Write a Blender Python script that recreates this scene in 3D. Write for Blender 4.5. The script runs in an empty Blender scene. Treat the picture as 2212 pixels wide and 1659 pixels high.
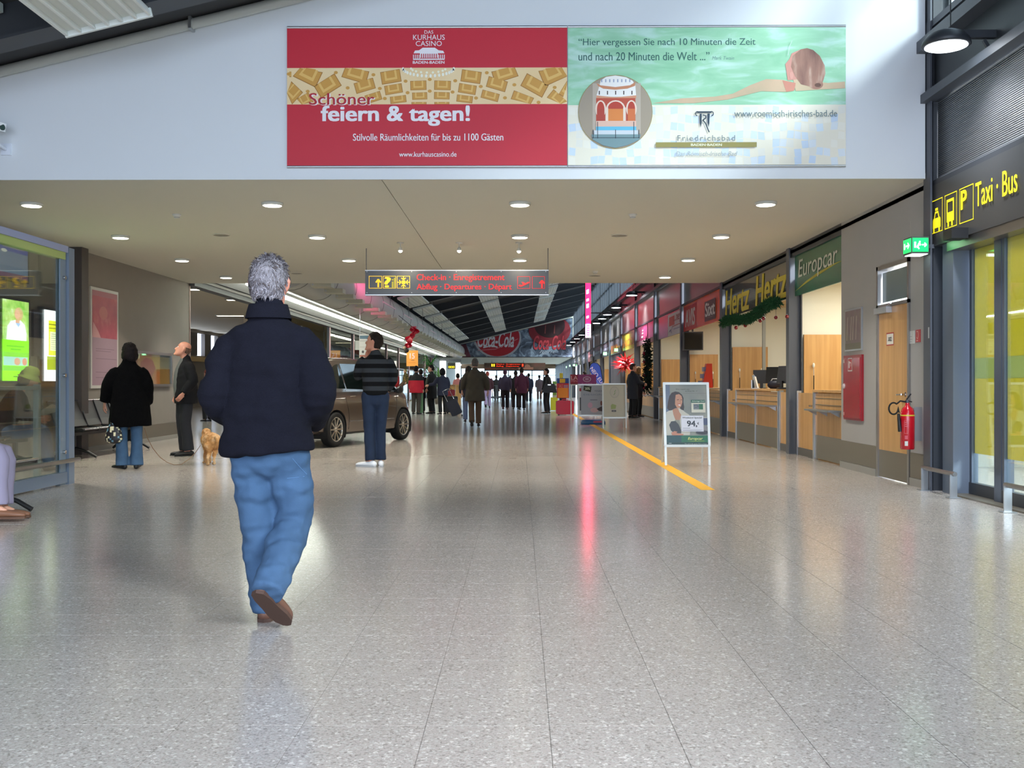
import bpy, bmesh, math, random
from mathutils import Vector, Matrix, noise
random.seed(7)
PI = math.pi
scene = bpy.context.scene
COL = scene.collection

# ------------------------------------------------------------------ camera
F, CAMZ = 2245.0, 1.106
TH = math.atan(17 / F)
cam_d = bpy.data.cameras.new('camera')
cam = bpy.data.objects.new('camera', cam_d)
COL.objects.link(cam)
cam.location = (0, 0, CAMZ)
cam.rotation_euler = (PI / 2, 0, TH)
cam_d.sensor_width = 36.0
cam_d.lens = F / 2212 * 36.0
cam_d.clip_end = 600
scene.camera = cam

# ------------------------------------------------------------------ world, exposure
world = bpy.data.worlds.new('world')
scene.world = world
world.use_nodes = True
bgn = world.node_tree.nodes['Background']
bgn.inputs[0].default_value = (0.66, 0.79, 1.0, 1)
bgn.inputs[1].default_value = 5.3
vs = scene.view_settings
scene.display_settings.display_device = 'sRGB'
vs.view_transform = 'Standard'
vs.look = 'None'
vs.gamma = 1.0
vs.use_curve_mapping = False
vs.exposure = 0.35
scene.cycles.use_denoising = True
scene.cycles.max_bounces = 8
scene.cycles.diffuse_bounces = 4
scene.cycles.glossy_bounces = 4
scene.cycles.transmission_bounces = 6
scene.cycles.transparent_max_bounces = 12
scene.cycles.sample_clamp_indirect = 6.0


def area(name, loc, rot, sx, sy, power, color=(1, 1, 1), portal=False, disk=False):
    d = bpy.data.lights.new(name, 'AREA')
    d.shape = 'DISK' if disk else 'RECTANGLE'
    d.size = sx
    if not disk:
        d.size_y = sy
    d.energy = power
    d.color = color
    o = bpy.data.objects.new(name, d)
    o.location = loc
    o.rotation_euler = rot
    COL.objects.link(o)
    if portal:
        d.cycles.is_portal = True
    return o


sun_d = bpy.data.lights.new('hazy_sun', 'SUN')
sun_d.energy = 7.5
sun_d.angle = math.radians(12)
sun_d.color = (0.93, 0.96, 1.0)
sun = bpy.data.objects.new('hazy_sun', sun_d)
sun.rotation_euler = Vector((0.52, -0.66, 0.41)).to_track_quat('Z', 'Y').to_euler()
COL.objects.link(sun)
# daylight enters by the clerestory and an unseen rear gap left open for light
area('clerestory_portal', (4.42, 37, 5.8), (0, PI / 2, 0), 1.9, 96, 1, portal=True)
area('rear_gap_portal', (-1.3, -4.6, 3.0), (0.93, 0, 0), 11.6, 8.2, 1, portal=True)

# ------------------------------------------------------------------ projection helpers (plan positions measured from the photograph)
def ray(px, py):
    u, v = (px - 1106) / F, (829.5 - py) / F
    return Vector((u * math.cos(TH) - math.sin(TH), math.cos(TH) + u * math.sin(TH), v))


def at_y(px, py, Y):
    r = ray(px, py)
    return r * (Y / r.y) + Vector((0, 0, CAMZ))


def at_x(px, py, X):
    r = ray(px, py)
    return r * (X / r.x) + Vector((0, 0, CAMZ))


def at_z(px, py, z=0.0):
    r = ray(px, py)
    return r * ((z - CAMZ) / r.z) + Vector((0, 0, CAMZ))


# ------------------------------------------------------------------ materials
def lin(c):
    return tuple((x / 255 / 12.92) if x / 255 <= 0.04045 else ((x / 255 + 0.055) / 1.055) ** 2.4 for x in c)


MATS = {}
_O1 = ['first', 'second', 'third', 'fourth', 'fifth', 'sixth', 'seventh', 'eighth', 'ninth', 'tenth', 'eleventh', 'twelfth', 'thirteenth', 'fourteenth', 'fifteenth', 'sixteenth', 'seventeenth', 'eighteenth', 'nineteenth']


def ordinal(n):
    if n < 20:
        return _O1[n - 1]
    t = {2: ('twentieth', 'twenty'), 3: ('thirtieth', 'thirty')}[n // 10]
    return t[0] if n % 10 == 0 else t[1] + '-' + _O1[n % 10 - 1]


def mat(c, rough=0.6, metal=0.0, emit=0.0, spec=0.5, name=None, bump=0.0, bscale=60.0, var=0.0, vscale=4.0, coat=0.0):
    key = (c, rough, metal, emit, spec, bump, bscale, var, vscale, coat)
    if key in MATS:
        return MATS[key]
    m = bpy.data.materials.new(name or 'surface_%d_%d_%d' % c)
    m.use_nodes = True
    nt = m.node_tree
    b = nt.nodes['Principled BSDF']
    L = lin(c)
    b.inputs['Base Color'].default_value = (*L, 1)
    b.inputs['Roughness'].default_value = rough
    b.inputs['Metallic'].default_value = metal
    b.inputs['Specular IOR Level'].default_value = spec
    b.inputs['Coat Weight'].default_value = coat
    if emit:
        b.inputs['Emission Color'].default_value = (*L, 1)
        b.inputs['Emission Strength'].default_value = emit
    if var or bump:
        tc = nt.nodes.new('ShaderNodeTexCoord')
    if var:
        n = nt.nodes.new('ShaderNodeTexNoise')
        n.inputs['Scale'].default_value = vscale
        n.inputs['Detail'].default_value = 5
        nt.links.new(tc.outputs['Object'], n.inputs['Vector'])
        r = nt.nodes.new('ShaderNodeValToRGB')
        r.color_ramp.elements[0].position = 0.3
        r.color_ramp.elements[1].position = 0.7
        r.color_ramp.elements[0].color = (*[x * (1 - var) for x in L], 1)
        r.color_ramp.elements[1].color = (*[min(1, x * (1 + var)) for x in L], 1)
        nt.links.new(n.outputs['Fac'], r.inputs['Fac'])
        nt.links.new(r.outputs['Color'], b.inputs['Base Color'])
    if bump:
        n2 = nt.nodes.new('ShaderNodeTexNoise')
        n2.inputs['Scale'].default_value = bscale
        n2.inputs['Detail'].default_value = 4
        nt.links.new(tc.outputs['Object'], n2.inputs['Vector'])
        bp = nt.nodes.new('ShaderNodeBump')
        bp.inputs['Strength'].default_value = bump
        bp.inputs['Distance'].default_value = 0.01
        nt.links.new(n2.outputs['Fac'], bp.inputs['Height'])
        nt.links.new(bp.outputs['Normal'], b.inputs['Normal'])
    MATS[key] = m
    return m


def ramp_mat(name, kind, cols, scale=5.0, rough=0.5, axis_scale=(1, 1, 1), detail=4, distort=0.0, interp='LINEAR', rot=(0, 0, 0), spec=0.5, emit=0.0):
    """procedural pattern -> colour ramp; cols = [(pos, rgb), ...]"""
    m = bpy.data.materials.new(name)
    m.use_nodes = True
    nt = m.node_tree
    b = nt.nodes['Principled BSDF']
    b.inputs['Roughness'].default_value = rough
    b.inputs['Specular IOR Level'].default_value = spec
    tc = nt.nodes.new('ShaderNodeTexCoord')
    mp = nt.nodes.new('ShaderNodeMapping')
    mp.inputs['Scale'].default_value = axis_scale
    mp.inputs['Rotation'].default_value = rot
    nt.links.new(tc.outputs['Object'], mp.inputs['Vector'])
    if kind == 'noise':
        n = nt.nodes.new('ShaderNodeTexNoise')
        n.inputs['Scale'].default_value = scale
        n.inputs['Detail'].default_value = detail
        n.inputs['Distortion'].default_value = distort
        out = n.outputs['Fac']
    elif kind == 'wave':
        n = nt.nodes.new('ShaderNodeTexWave')
        n.bands_direction = 'Z'
        n.inputs['Scale'].default_value = scale
        n.inputs['Distortion'].default_value = distort
        n.inputs['Detail'].default_value = detail
        out = n.outputs['Fac']
    elif kind == 'z':
        n = nt.nodes.new('ShaderNodeSeparateXYZ')
        out = n.outputs['Z']
    elif kind == 'voronoi':
        n = nt.nodes.new('ShaderNodeTexVoronoi')
        n.inputs['Scale'].default_value = scale
        sp = nt.nodes.new('ShaderNodeSeparateColor')
        nt.links.new(mp.outputs['Vector'], n.inputs['Vector'])
        nt.links.new(n.outputs['Color'], sp.inputs['Color'])
        out = sp.outputs[0]
    if kind != 'voronoi':
        nt.links.new(mp.outputs['Vector'], n.inputs[0])
    r = nt.nodes.new('ShaderNodeValToRGB')
    r.color_ramp.interpolation = interp
    els = r.color_ramp.elements
    while len(els) < len(cols):
        els.new(0.5)
    for e, (p, c) in zip(els, cols):
        e.position = p
    for e, (p, c) in zip(els, cols):
        e.color = (*lin(c), 1)
    nt.links.new(out, r.inputs['Fac'])
    nt.links.new(r.outputs['Color'], b.inputs['Base Color'])
    if emit:
        nt.links.new(r.outputs['Color'], b.inputs['Emission Color'])
        b.inputs['Emission Strength'].default_value = emit
    return m


def glass_mat(name, tint=(235, 242, 240), refl=0.12, rough=0.02):
    m = bpy.data.materials.new(name)
    m.use_nodes = True
    nt = m.node_tree
    nt.nodes.remove(nt.nodes['Principled BSDF'])
    out = nt.nodes['Material Output']
    t = nt.nodes.new('ShaderNodeBsdfTransparent')
    t.inputs[0].default_value = (*lin(tint), 1)
    g = nt.nodes.new('ShaderNodeBsdfGlossy')
    g.inputs['Roughness'].default_value = rough
    mx = nt.nodes.new('ShaderNodeMixShader')
    fr = nt.nodes.new('ShaderNodeLayerWeight')
    fr.inputs['Blend'].default_value = 0.25
    mul = nt.nodes.new('ShaderNodeMath')
    mul.operation = 'MULTIPLY_ADD'
    mul.inputs[1].default_value = 0.45
    mul.inputs[2].default_value = refl * 0.5
    nt.links.new(fr.outputs['Fresnel'], mul.inputs[0])
    nt.links.new(mul.outputs[0], mx.inputs[0])
    nt.links.new(t.outputs[0], mx.inputs[1])
    nt.links.new(g.outputs[0], mx.inputs[2])
    nt.links.new(mx.outputs[0], out.inputs['Surface'])
    return m


def film_mat(name, c, trans=0.55, rough=0.05):
    """coloured translucent film on glass, glossy"""
    m = bpy.data.materials.new(name)
    m.use_nodes = True
    nt = m.node_tree
    nt.nodes.remove(nt.nodes['Principled BSDF'])
    out = nt.nodes['Material Output']
    d = nt.nodes.new('ShaderNodeBsdfDiffuse')
    d.inputs[0].default_value = (*lin(c), 1)
    t = nt.nodes.new('ShaderNodeBsdfTranslucent')
    t.inputs[0].default_value = (*lin(c), 1)
    g = nt.nodes.new('ShaderNodeBsdfGlossy')
    g.inputs['Roughness'].default_value = rough
    m1 = nt.nodes.new('ShaderNodeMixShader')
    m1.inputs[0].default_value = trans
    m2 = nt.nodes.new('ShaderNodeMixShader')
    m2.inputs[0].default_value = 0.10
    nt.links.new(d.outputs[0], m1.inputs[1])
    nt.links.new(t.outputs[0], m1.inputs[2])
    nt.links.new(m1.outputs[0], m2.inputs[1])
    nt.links.new(g.outputs[0], m2.inputs[2])
    nt.links.new(m2.outputs[0], out.inputs['Surface'])
    return m


# ------------------------------------------------------------------ mesh builder
class MB:
    def __init__(s):
        s.v, s.f, s.m, s.mats, s.sm = [], [], [], [], []

    def mi(s, m):
        if m is None:
            return 0
        if m not in s.mats:
            s.mats.append(m)
        return s.mats.index(m)

    def add(s, vs_, fs, m=None, smooth=False):
        k = len(s.v)
        s.v += [tuple(x) for x in vs_]
        i = s.mi(m)
        for f in fs:
            s.f.append([a + k for a in f])
            s.m.append(i)
            s.sm.append(smooth)
        return s

    def box(s, x0, x1, y0, y1, z0, z1, m=None, mx=None):
        p = [Vector((x, y, z)) for z in (z0, z1) for x, y in ((x0, y0), (x1, y0), (x1, y1), (x0, y1))]
        if mx:
            p = [mx @ q for q in p]
        return s.add(p, [(3, 2, 1, 0), (4, 5, 6, 7), (0, 1, 5, 4), (1, 2, 6, 5), (2, 3, 7, 6), (3, 0, 4, 7)], m)

    def bar(s, a, b, w, h, m=None, up=(0, 0, 1)):
        a, b = Vector(a), Vector(b)
        d = (b - a).normalized()
        up = Vector(up)
        sx = d.cross(up)
        if sx.length < 1e-4:
            sx = d.cross(Vector((1, 0, 0)))
        sx.normalize()
        u = sx.cross(d).normalized()
        p = [q + sx * i * w / 2 + u * j * h / 2 for q in (a, b) for i, j in ((-1, -1), (1, -1), (1, 1), (-1, 1))]
        return s.add(p, [(0, 1, 2, 3), (7, 6, 5, 4), (0, 4, 5, 1), (1, 5, 6, 2), (2, 6, 7, 3), (3, 7, 4, 0)], m)

    def tube(s, pts, r, m=None, seg=10, caps=True):
        pts = [Vector(p) for p in pts]
        rs = r if isinstance(r, (list, tuple)) else [r] * len(pts)
        vv, ff = [], []
        ref = None
        for i, p in enumerate(pts):
            if i == 0:
                d = pts[1] - p
            elif i == len(pts) - 1:
                d = p - pts[i - 1]
            else:
                d = (pts[i + 1] - p).normalized() + (p - pts[i - 1]).normalized()
            d.normalize()
            if ref is None:
                ref = d.orthogonal().normalized()
            ref = (ref - d * ref.dot(d)).normalized()
            o = d.cross(ref)
            for k in range(seg):
                a = 2 * PI * k / seg
                vv.append(p + (ref * math.cos(a) + o * math.sin(a)) * rs[i])
        for i in range(len(pts) - 1):
            for k in range(seg):
                k2 = (k + 1) % seg
                ff.append((i * seg + k, i * seg + k2, (i + 1) * seg + k2, (i + 1) * seg + k))
        s.add(vv, ff, m, True)
        if caps:
            n = len(vv)
            s.add(vv[:seg], [list(range(seg))[::-1]], m)
            s.add(vv[n - seg:], [list(range(seg))], m)
        return s

    def cyl(s, a, b, r, m=None, seg=20, r2=None):
        return s.tube([a, b], [r, r if r2 is None else r2], m, seg)

    def lathe(s, prof, c=(0, 0, 0), m=None, seg=24, axis='z'):
        c = Vector(c)
        vv, ff = [], []
        for r, z in prof:
            for k in range(seg):
                a = 2 * PI * k / seg
                q = (r * math.cos(a), r * math.sin(a), z)
                if axis == 'x':
                    q = (z, q[0], q[1])
                elif axis == 'y':
                    q = (q[0], z, q[1])
                vv.append(c + Vector(q))
        for i in range(len(prof) - 1):
            for k in range(seg):
                k2 = (k + 1) % seg
                ff.append((i * seg + k, i * seg + k2, (i + 1) * seg + k2, (i + 1) * seg + k))
        return s.add(vv, ff, m, True)

    def sphere(s, c, r, m=None, seg=14, rings=9):
        rx, ry, rz = r if isinstance(r, (tuple, list)) else (r, r, r)
        c = Vector(c)
        vv, ff = [], []
        for i in range(rings + 1):
            t = PI * i / rings
            for k in range(seg):
                a = 2 * PI * k / seg
                vv.append(c + Vector((rx * math.sin(t) * math.cos(a), ry * math.sin(t) * math.sin(a), rz * math.cos(t))))
        for i in range(rings):
            for k in range(seg):
                k2 = (k + 1) % seg
                ff.append((i * seg + k, (i + 1) * seg + k, (i + 1) * seg + k2, i * seg + k2))
        return s.add(vv, ff, m, True)

    def prism(s, pts, ext, m=None):
        """planar outline (3D points) extruded by vector ext"""
        n = len(pts)
        e = Vector(ext)
        p = [Vector(q) for q in pts]
        vv = p + [q + e for q in p]
        ff = [list(range(n))[::-1], list(range(n, 2 * n))] + [(i, (i + 1) % n, n + (i + 1) % n, n + i) for i in range(n)]
        return s.add(vv, ff, m)

    def mesh(s, name):
        me = bpy.data.meshes.new(name)
        me.from_pydata(s.v, [], s.f)
        for mm in s.mats:
            me.materials.append(mm)
        me.polygons.foreach_set('material_index', s.m)
        me.polygons.foreach_set('use_smooth', s.sm)
        me.update()
        return me


def wmx(o):
    m = o.matrix_basis.copy()
    while o.parent:
        o = o.parent
        m = o.matrix_basis @ m
    return m


def link(name, me, parent=None, loc=None, rot=None):
    o = bpy.data.objects.new(name, me)
    COL.objects.link(o)
    if parent:
        o.parent = parent
    if loc is not None:
        o.location = loc
    if rot is not None:
        o.rotation_euler = rot
    return o


def obj(name, mb, parent=None, m=None, world=True, fixn=True, origin=None):
    """one mesh object. world=True: vertices were given in world space"""
    if m is not None and not mb.mats:
        mb.mats = [m]
    me = mb.mesh(name)
    if fixn:
        bm = bmesh.new()
        bm.from_mesh(me)
        bmesh.ops.recalc_face_normals(bm, faces=bm.faces)
        bm.to_mesh(me)
        bm.free()
    o = bpy.data.objects.new(name, me)
    COL.objects.link(o)
    if parent:
        o.parent = parent
        if world:
            me.transform(wmx(parent).inverted())
    elif origin is not None and world:
        me.transform(Matrix.Translation(-Vector(origin)))
        o.location = origin
    return o


def tag(o, label=None, cat=None, group=None, kind=None):
    if label:
        o['label'] = label
    if cat:
        o['category'] = cat
    if group:
        o['group'] = group
    if kind:
        o['kind'] = kind
    return o


def thing(name, label, cat, loc=(0, 0, 0), rotz=0.0, group=None):
    o = bpy.data.objects.new(name, None)
    o.empty_display_size = 0.1
    COL.objects.link(o)
    o.location = loc
    o.rotation_euler = (0, 0, rotz)
    return tag(o, label, cat, group)


def struct(name, mb, m=None, parent=None, fixn=True):
    o = obj(name, mb, parent, m, fixn=fixn)
    if not parent:
        o['kind'] = 'structure'
    return o


def dup(root, loc=None, rotz=None, label=None, group=None):
    def cp(o, par):
        c = o.copy()
        COL.objects.link(c)
        if par:
            c.parent = par
        for ch in [x for x in o.children]:
            cp(ch, c)
        return c
    r = cp(root, None)
    if loc is not None:
        r.location = loc
    if rotz is not None:
        r.rotation_euler = (0, 0, rotz)
    if label:
        r['label'] = label
    if group:
        r['group'] = group
    return r


# ------------------------------------------------------------------ lettering and flat print
_TXT = {}


def text_mesh(s, bold=0.0, shear=0.0, space=1.0):
    key = (s, bold, shear, space)
    if key in _TXT:
        return _TXT[key]
    cu = bpy.data.curves.new('txt', 'FONT')
    cu.body = s
    cu.size = 1.0
    cu.shear = shear
    cu.space_character = space
    cu.resolution_u = 3
    o = bpy.data.objects.new('txt', cu)
    COL.objects.link(o)
    dg = bpy.context.evaluated_depsgraph_get()
    me = bpy.data.meshes.new_from_object(o.evaluated_get(dg))
    v0 = [(v.co.x, v.co.y) for v in me.vertices]
    f0 = [tuple(p.vertices) for p in me.polygons]
    # heavier strokes: the same outline laid down again with small shifts
    sh = [(0, 0)] if bold < 0.004 else ([(-bold, 0), (bold, 0)] if bold < 0.018 else [(-bold, -bold * .5), (bold, -bold * .5), (-bold, bold * .5), (bold, bold * .5)])
    vv, ff = [], []
    for dx, dy in sh:
        k = len(vv)
        vv += [(x + dx, y + dy) for x, y in v0]
        ff += [tuple(i + k for i in f) for f in f0]
    bpy.data.objects.remove(o)
    bpy.data.curves.remove(cu)
    bpy.data.meshes.remove(me)
    _TXT[key] = (vv, ff)
    return _TXT[key]


class Print:
    """flat printed matter on a real panel: coordinates (a, b) run right and down over pw x ph units"""

    def __init__(s, O, u, n, w, h, pw, ph, eps=0.0004, v=(0, 0, 1), rough=0.5, off=(0, 0), emit=0.0, spec=0.5):
        s.O, s.u, s.v, s.n = Vector(O), Vector(u).normalized(), Vector(v).normalized(), Vector(n).normalized()
        s.sx, s.sy, s.eps, s.mb, s.L, s.rough, s.off, s.emit, s.spec = w / pw, h / ph, eps, MB(), 1, rough, off, emit, spec

    def P(s, a, b, l=None):
        return s.O + s.u * ((a - s.off[0]) * s.sx) - s.v * ((b - s.off[1]) * s.sy) + s.n * (s.eps * (s.L if l is None else l))

    def M(s, c):
        if not isinstance(c, tuple):
            return c
        return mat(c, s.rough, emit=s.emit, spec=s.spec)

    def poly(s, pts, c, l=None):
        s.mb.add([s.P(a, b, l) for a, b in pts], [list(range(len(pts)))], s.M(c))
        s.L += 1 if l is None else 0
        return s

    def rect(s, x0, y0, x1, y1, c, l=None):
        return s.poly([(x0, y1), (x1, y1), (x1, y0), (x0, y0)], c, l)

    def frame(s, x0, y0, x1, y1, t, c):
        l = s.L
        for r in ((x0, y0, x1, y0 + t), (x0, y1 - t, x1, y1), (x0, y0, x0 + t, y1), (x1 - t, y0, x1, y1)):
            s.rect(*r, c, l)
        s.L += 1
        return s

    def ell(s, cx, cy, rx, ry, c, n=28, a0=0, a1=2 * PI, l=None):
        full = abs(a1 - a0 - 2 * PI) < 1e-6
        pts = [(cx + rx * math.cos(a0 + (a1 - a0) * i / (n if full else n - 1)), cy - ry * math.sin(a0 + (a1 - a0) * i / (n if full else n - 1))) for i in range(n)]
        return s.poly(pts, c, l)

    def line(s, pts, t, c, l=None):
        ll = s.L if l is None else l
        for (xa, ya), (xb, yb) in zip(pts, pts[1:]):
            dx, dy = xb - xa, yb - ya
            q = math.hypot(dx, dy) or 1
            ox, oy = -dy / q * t / 2, dx / q * t / 2
            s.poly([(xa + ox, ya + oy), (xb + ox, yb + oy), (xb - ox, yb - oy), (xa - ox, ya - oy)], c, ll)
        s.L += 1 if l is None else 0
        return s

    def text(s, st, x0, y0, x1, y1, c, bold=0.0, shear=0.0, space=1.0):
        vv, ff = text_mesh(st, bold, shear, space)
        ax, bx = min(v[0] for v in vv), max(v[0] for v in vv)
        ay, by = min(v[1] for v in vv), max(v[1] for v in vv)
        nc = 1 if bold < 0.004 else (2 if bold < 0.018 else 4)
        per = len(vv) // nc
        q = [s.P(x0 + (v[0] - ax) / (bx - ax) * (x1 - x0), y1 - (v[1] - ay) / (by - ay) * (y1 - y0), s.L + 0.4 * (i // per)) for i, v in enumerate(vv)]
        s.mb.add(q, ff, s.M(c))
        s.L += 2
        return s

    def done(s, name, parent):
        # make all faces look along n
        fixed = []
        for f in s.mb.f:
            a, b, c = (Vector(s.mb.v[i]) for i in (f[0], f[1], f[2]))
            k = 2
            nn = (b - a).cross(c - a)
            while nn.length < 1e-12 and k < len(f) - 1:
                k += 1
                nn = (b - a).cross(Vector(s.mb.v[f[k]]) - a)
            fixed.append(f if nn.dot(s.n) >= 0 else f[::-1])
        s.mb.f = fixed
        return obj(name, s.mb, parent, fixn=False)

# =================================================================== THE SETTING
XR, XL = 4.28, -7.05          # right wall plane, left wall plane
YF, YS = 10.9, 22.1           # lowered ceiling from YF to YS
ZS = 3.25                     # its underside
roof_z = lambda x: 5.755 + 0.245 * x

M_white = mat((226, 229, 232), 0.75, var=0.015, vscale=0.7)
M_soffit = mat((222, 219, 206), 0.8)
M_wallgrey = mat((168, 166, 163), 0.75, var=0.02, vscale=1.3)
M_warm = mat((136, 128, 120), 0.7, var=0.02)
M_steel = mat((78, 82, 90), 0.45, spec=0.5)
M_darksteel = mat((50, 53, 58), 0.45)
M_bluesteel = mat((128, 146, 170), 0.4, metal=0.3)
M_roof = mat((58, 58, 60), 0.7)
M_alu = mat((188, 190, 192), 0.32, metal=0.85)
M_brushed = mat((150, 146, 142), 0.34, metal=0.9)
M_kick = mat((124, 116, 102), 0.42, metal=0.55)
M_cream = mat((236, 233, 214), 0.75)
M_black = mat((18, 18, 20), 0.45)
M_rubber = mat((14, 14, 15), 0.8)
M_chrome = mat((205, 205, 208), 0.15, metal=1.0)
M_glass = glass_mat('clear_pane_glass')
M_glass_dim = glass_mat('dark_pane_glass', (200, 205, 200), 0.2)
M_wood = ramp_mat('beech_veneer', 'wave', [(0.0, (196, 146, 84)), (1.0, (212, 164, 100))], 0.9, 0.42, (1.0, 1.0, 0.0), 3, 6.0)
# beech grain runs upright: stretch the noise in z
M_wood = ramp_mat('beech_veneer_grain', 'noise', [(0.3, (193, 143, 80)), (0.7, (214, 167, 103))], 3.0, 0.42, (5.0, 5.0, 0.25), 5, 0.4)


def terrazzo(name, joints):
    m = bpy.data.materials.new(name)
    m.use_nodes = True
    nt = m.node_tree
    N, Lk = nt.nodes, nt.links
    b = N['Principled BSDF']
    geo = N.new('ShaderNodeNewGeometry')
    nz = N.new('ShaderNodeTexNoise')
    nz.inputs['Scale'].default_value = 0.9
    nz.inputs['Detail'].default_value = 3
    Lk.new(geo.outputs['Position'], nz.inputs['Vector'])
    base = N.new('ShaderNodeValToRGB')
    base.color_ramp.elements[0].position = 0.35
    base.color_ramp.elements[1].position = 0.65
    base.color_ramp.elements[0].color = (*lin((170, 161, 153)), 1)
    base.color_ramp.elements[1].color = (*lin((173, 164, 156)), 1)
    Lk.new(nz.outputs['Fac'], base.inputs['Fac'])
    col = base.outputs['Color']
    for sc, thr, c, am in ((90, 0.92, (222, 214, 206), 0.6), (115, 0.92, (108, 100, 94), 0.55), (170, 0.74, (142, 137, 130), 0.6), (150, 0.80, (190, 186, 178), 0.5)):
        v = N.new('ShaderNodeTexVoronoi')
        v.inputs['Scale'].default_value = sc
        Lk.new(geo.outputs['Position'], v.inputs['Vector'])
        sp = N.new('ShaderNodeSeparateColor')
        Lk.new(v.outputs['Color'], sp.inputs['Color'])
        g = N.new('ShaderNodeMath')
        g.operation = 'GREATER_THAN'
        g.inputs[1].default_value = thr
        Lk.new(sp.outputs[0], g.inputs[0])
        k = N.new('ShaderNodeMath')
        k.operation = 'MULTIPLY'
        k.inputs[1].default_value = am
        Lk.new(g.outputs[0], k.inputs[0])
        mx = N.new('ShaderNodeMix')
        mx.data_type = 'RGBA'
        mx.inputs['B'].default_value = (*lin(c), 1)
        Lk.new(k.outputs[0], mx.inputs['Factor'])
        Lk.new(col, mx.inputs['A'])
        col = mx.outputs['Result']
    if joints:
        br = N.new('ShaderNodeTexBrick')
        br.offset = 0
        br.inputs['Scale'].default_value = 1
        br.inputs['Mortar Size'].default_value = 0.0022
        br.inputs['Brick Width'].default_value = 0.4
        br.inputs['Row Height'].default_value = 0.4
        br.inputs['Color1'].default_value = br.inputs['Color2'].default_value = (0, 0, 0, 1)
        br.inputs['Mortar'].default_value = (1, 1, 1, 1)
        mp = N.new('ShaderNodeMapping')
        mp.inputs['Location'].default_value = (-0.095, -3.364, 0)
        Lk.new(geo.outputs['Position'], mp.inputs['Vector'])
        Lk.new(mp.outputs[0], br.inputs['Vector'])
        mx = N.new('ShaderNodeMix')
        mx.data_type = 'RGBA'
        mx.inputs['B'].default_value = (*lin((92, 88, 82)), 1)
        k = N.new('ShaderNodeMath')
        k.operation = 'MULTIPLY'
        k.inputs[1].default_value = 0.4
        Lk.new(br.outputs['Color'], k.inputs[0])
        Lk.new(k.outputs[0], mx.inputs['Factor'])
        Lk.new(col, mx.inputs['A'])
        col = mx.outputs['Result']
    Lk.new(col, b.inputs['Base Color'])
    nr = N.new('ShaderNodeTexNoise')
    nr.inputs['Scale'].default_value = 2.2
    nr.inputs['Detail'].default_value = 6
    Lk.new(geo.outputs['Position'], nr.inputs['Vector'])
    mr = N.new('ShaderNodeMapRange')
    mr.inputs['From Min'].default_value = 0.3
    mr.inputs['From Max'].default_value = 0.7
    mr.inputs['To Min'].default_value = 0.165
    mr.inputs['To Max'].default_value = 0.175
    Lk.new(nr.outputs['Fac'], mr.inputs['Value'])
    Lk.new(mr.outputs[0], b.inputs['Roughness'])
    b.inputs['Specular IOR Level'].default_value = 0.28
    return m


M_tile = terrazzo('polished_terrazzo_tile', False)
M_floor = terrazzo('polished_terrazzo_floor', True)
M_joint = mat((140, 136, 128), 0.8)

# floor: far part in one slab, near part as single tiles over a bed
Y_T = 3.364 + 0.4 * 17        # single tiles up to here
b = MB()
b.box(-16, 9, Y_T, 128, -0.15, 0, M_floor)
b.box(-16, 14, -9, Y_T, -0.15, -0.0012, M_floor)
floor = struct('floor', b)
tm = MB()
e = 0.2 - 0.0014
tm.box(-e, e, -e, e, -0.0012, 0, M_tile)
tile_me = tm.mesh('tile')
n_t = 0
for j in range(-3, 17):
    yc = 3.364 + 0.4 * j + 0.2
    lim = 0.47 * (yc + 0.3) + 0.2
    k0 = int(math.floor((-lim - 0.06 - 0.095) / 0.4))
    k1 = int(math.ceil((lim - 0.095) / 0.4))
    for k in range(k0, k1 + 1):
        xc = 0.095 + 0.4 * k + 0.2
        if abs(xc + 0.02) > lim or xc + 0.2 > XR + 0.05 or n_t >= 300:
            continue
        o = link('tile', tile_me, floor, (xc, yc, 0))
        n_t += 1

# roof, sloping up to the right
def roofbox(mb, x0, x1, y0, y1, d0, d1, m):
    """slab following the roof slope, from d0 to d1 below the roof underside"""
    p = [(x0, y0, roof_z(x0) - d1), (x1, y0, roof_z(x1) - d1), (x1, y1, roof_z(x1) - d1), (x0, y1, roof_z(x0) - d1),
         (x0, y0, roof_z(x0) - d0), (x1, y0, roof_z(x1) - d0), (x1, y1, roof_z(x1) - d0), (x0, y1, roof_z(x0) - d0)]
    mb.add(p, [(3, 2, 1, 0), (4, 5, 6, 7), (0, 1, 5, 4), (1, 2, 6, 5), (2, 3, 7, 6), (3, 0, 4, 7)], m)


b = MB()
roofbox(b, -9, 4.6, -2.0, YS, -0.25, 0, M_roof)
roofbox(b, -7.3, 4.6, YS, 84, -0.25, 0, M_roof)
roof = struct('ceiling', b)
# transverse beams under the roof
bm_ = MB()
roofbox(bm_, -7.0, 4.2, 0, 0.16, 0, 0.32, M_darksteel)
roofbox(bm_, -7.0, 4.2, -0.07, 0.23, 0.32, 0.35, M_darksteel)
beam_me = bm_.mesh('roof_beam')
ys = [1.2, 4.0, 6.8, 9.5] + [26.4 + 5.5 * i for i in range(11)]
for y in ys:
    link('roof_beam', beam_me, roof, (0, y, 0))
# pale ribbed deck over the near bay
for i in range(12):
    r = MB()
    roofbox(r, -7.0, -4.72, 4.2 + i * 0.46, 4.4 + i * 0.46, 0.02, 0.10, mat((176, 182, 176), 0.6))
    obj('deck_rib', r, roof)

# lowered ceiling between YF and YS, two boards with an open joint
b = MB()
b.box(-9, -1.455, YF, YS, ZS, ZS + 0.06, M_soffit)
b.box(-1.445, 4.4, YF, YS, ZS, ZS + 0.06, M_soffit)
b.box(-9, 4.4, YF, YS, ZS + 0.06, ZS + 0.12, mat((110, 105, 96), 0.8))
struct('ceiling', b)
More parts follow.
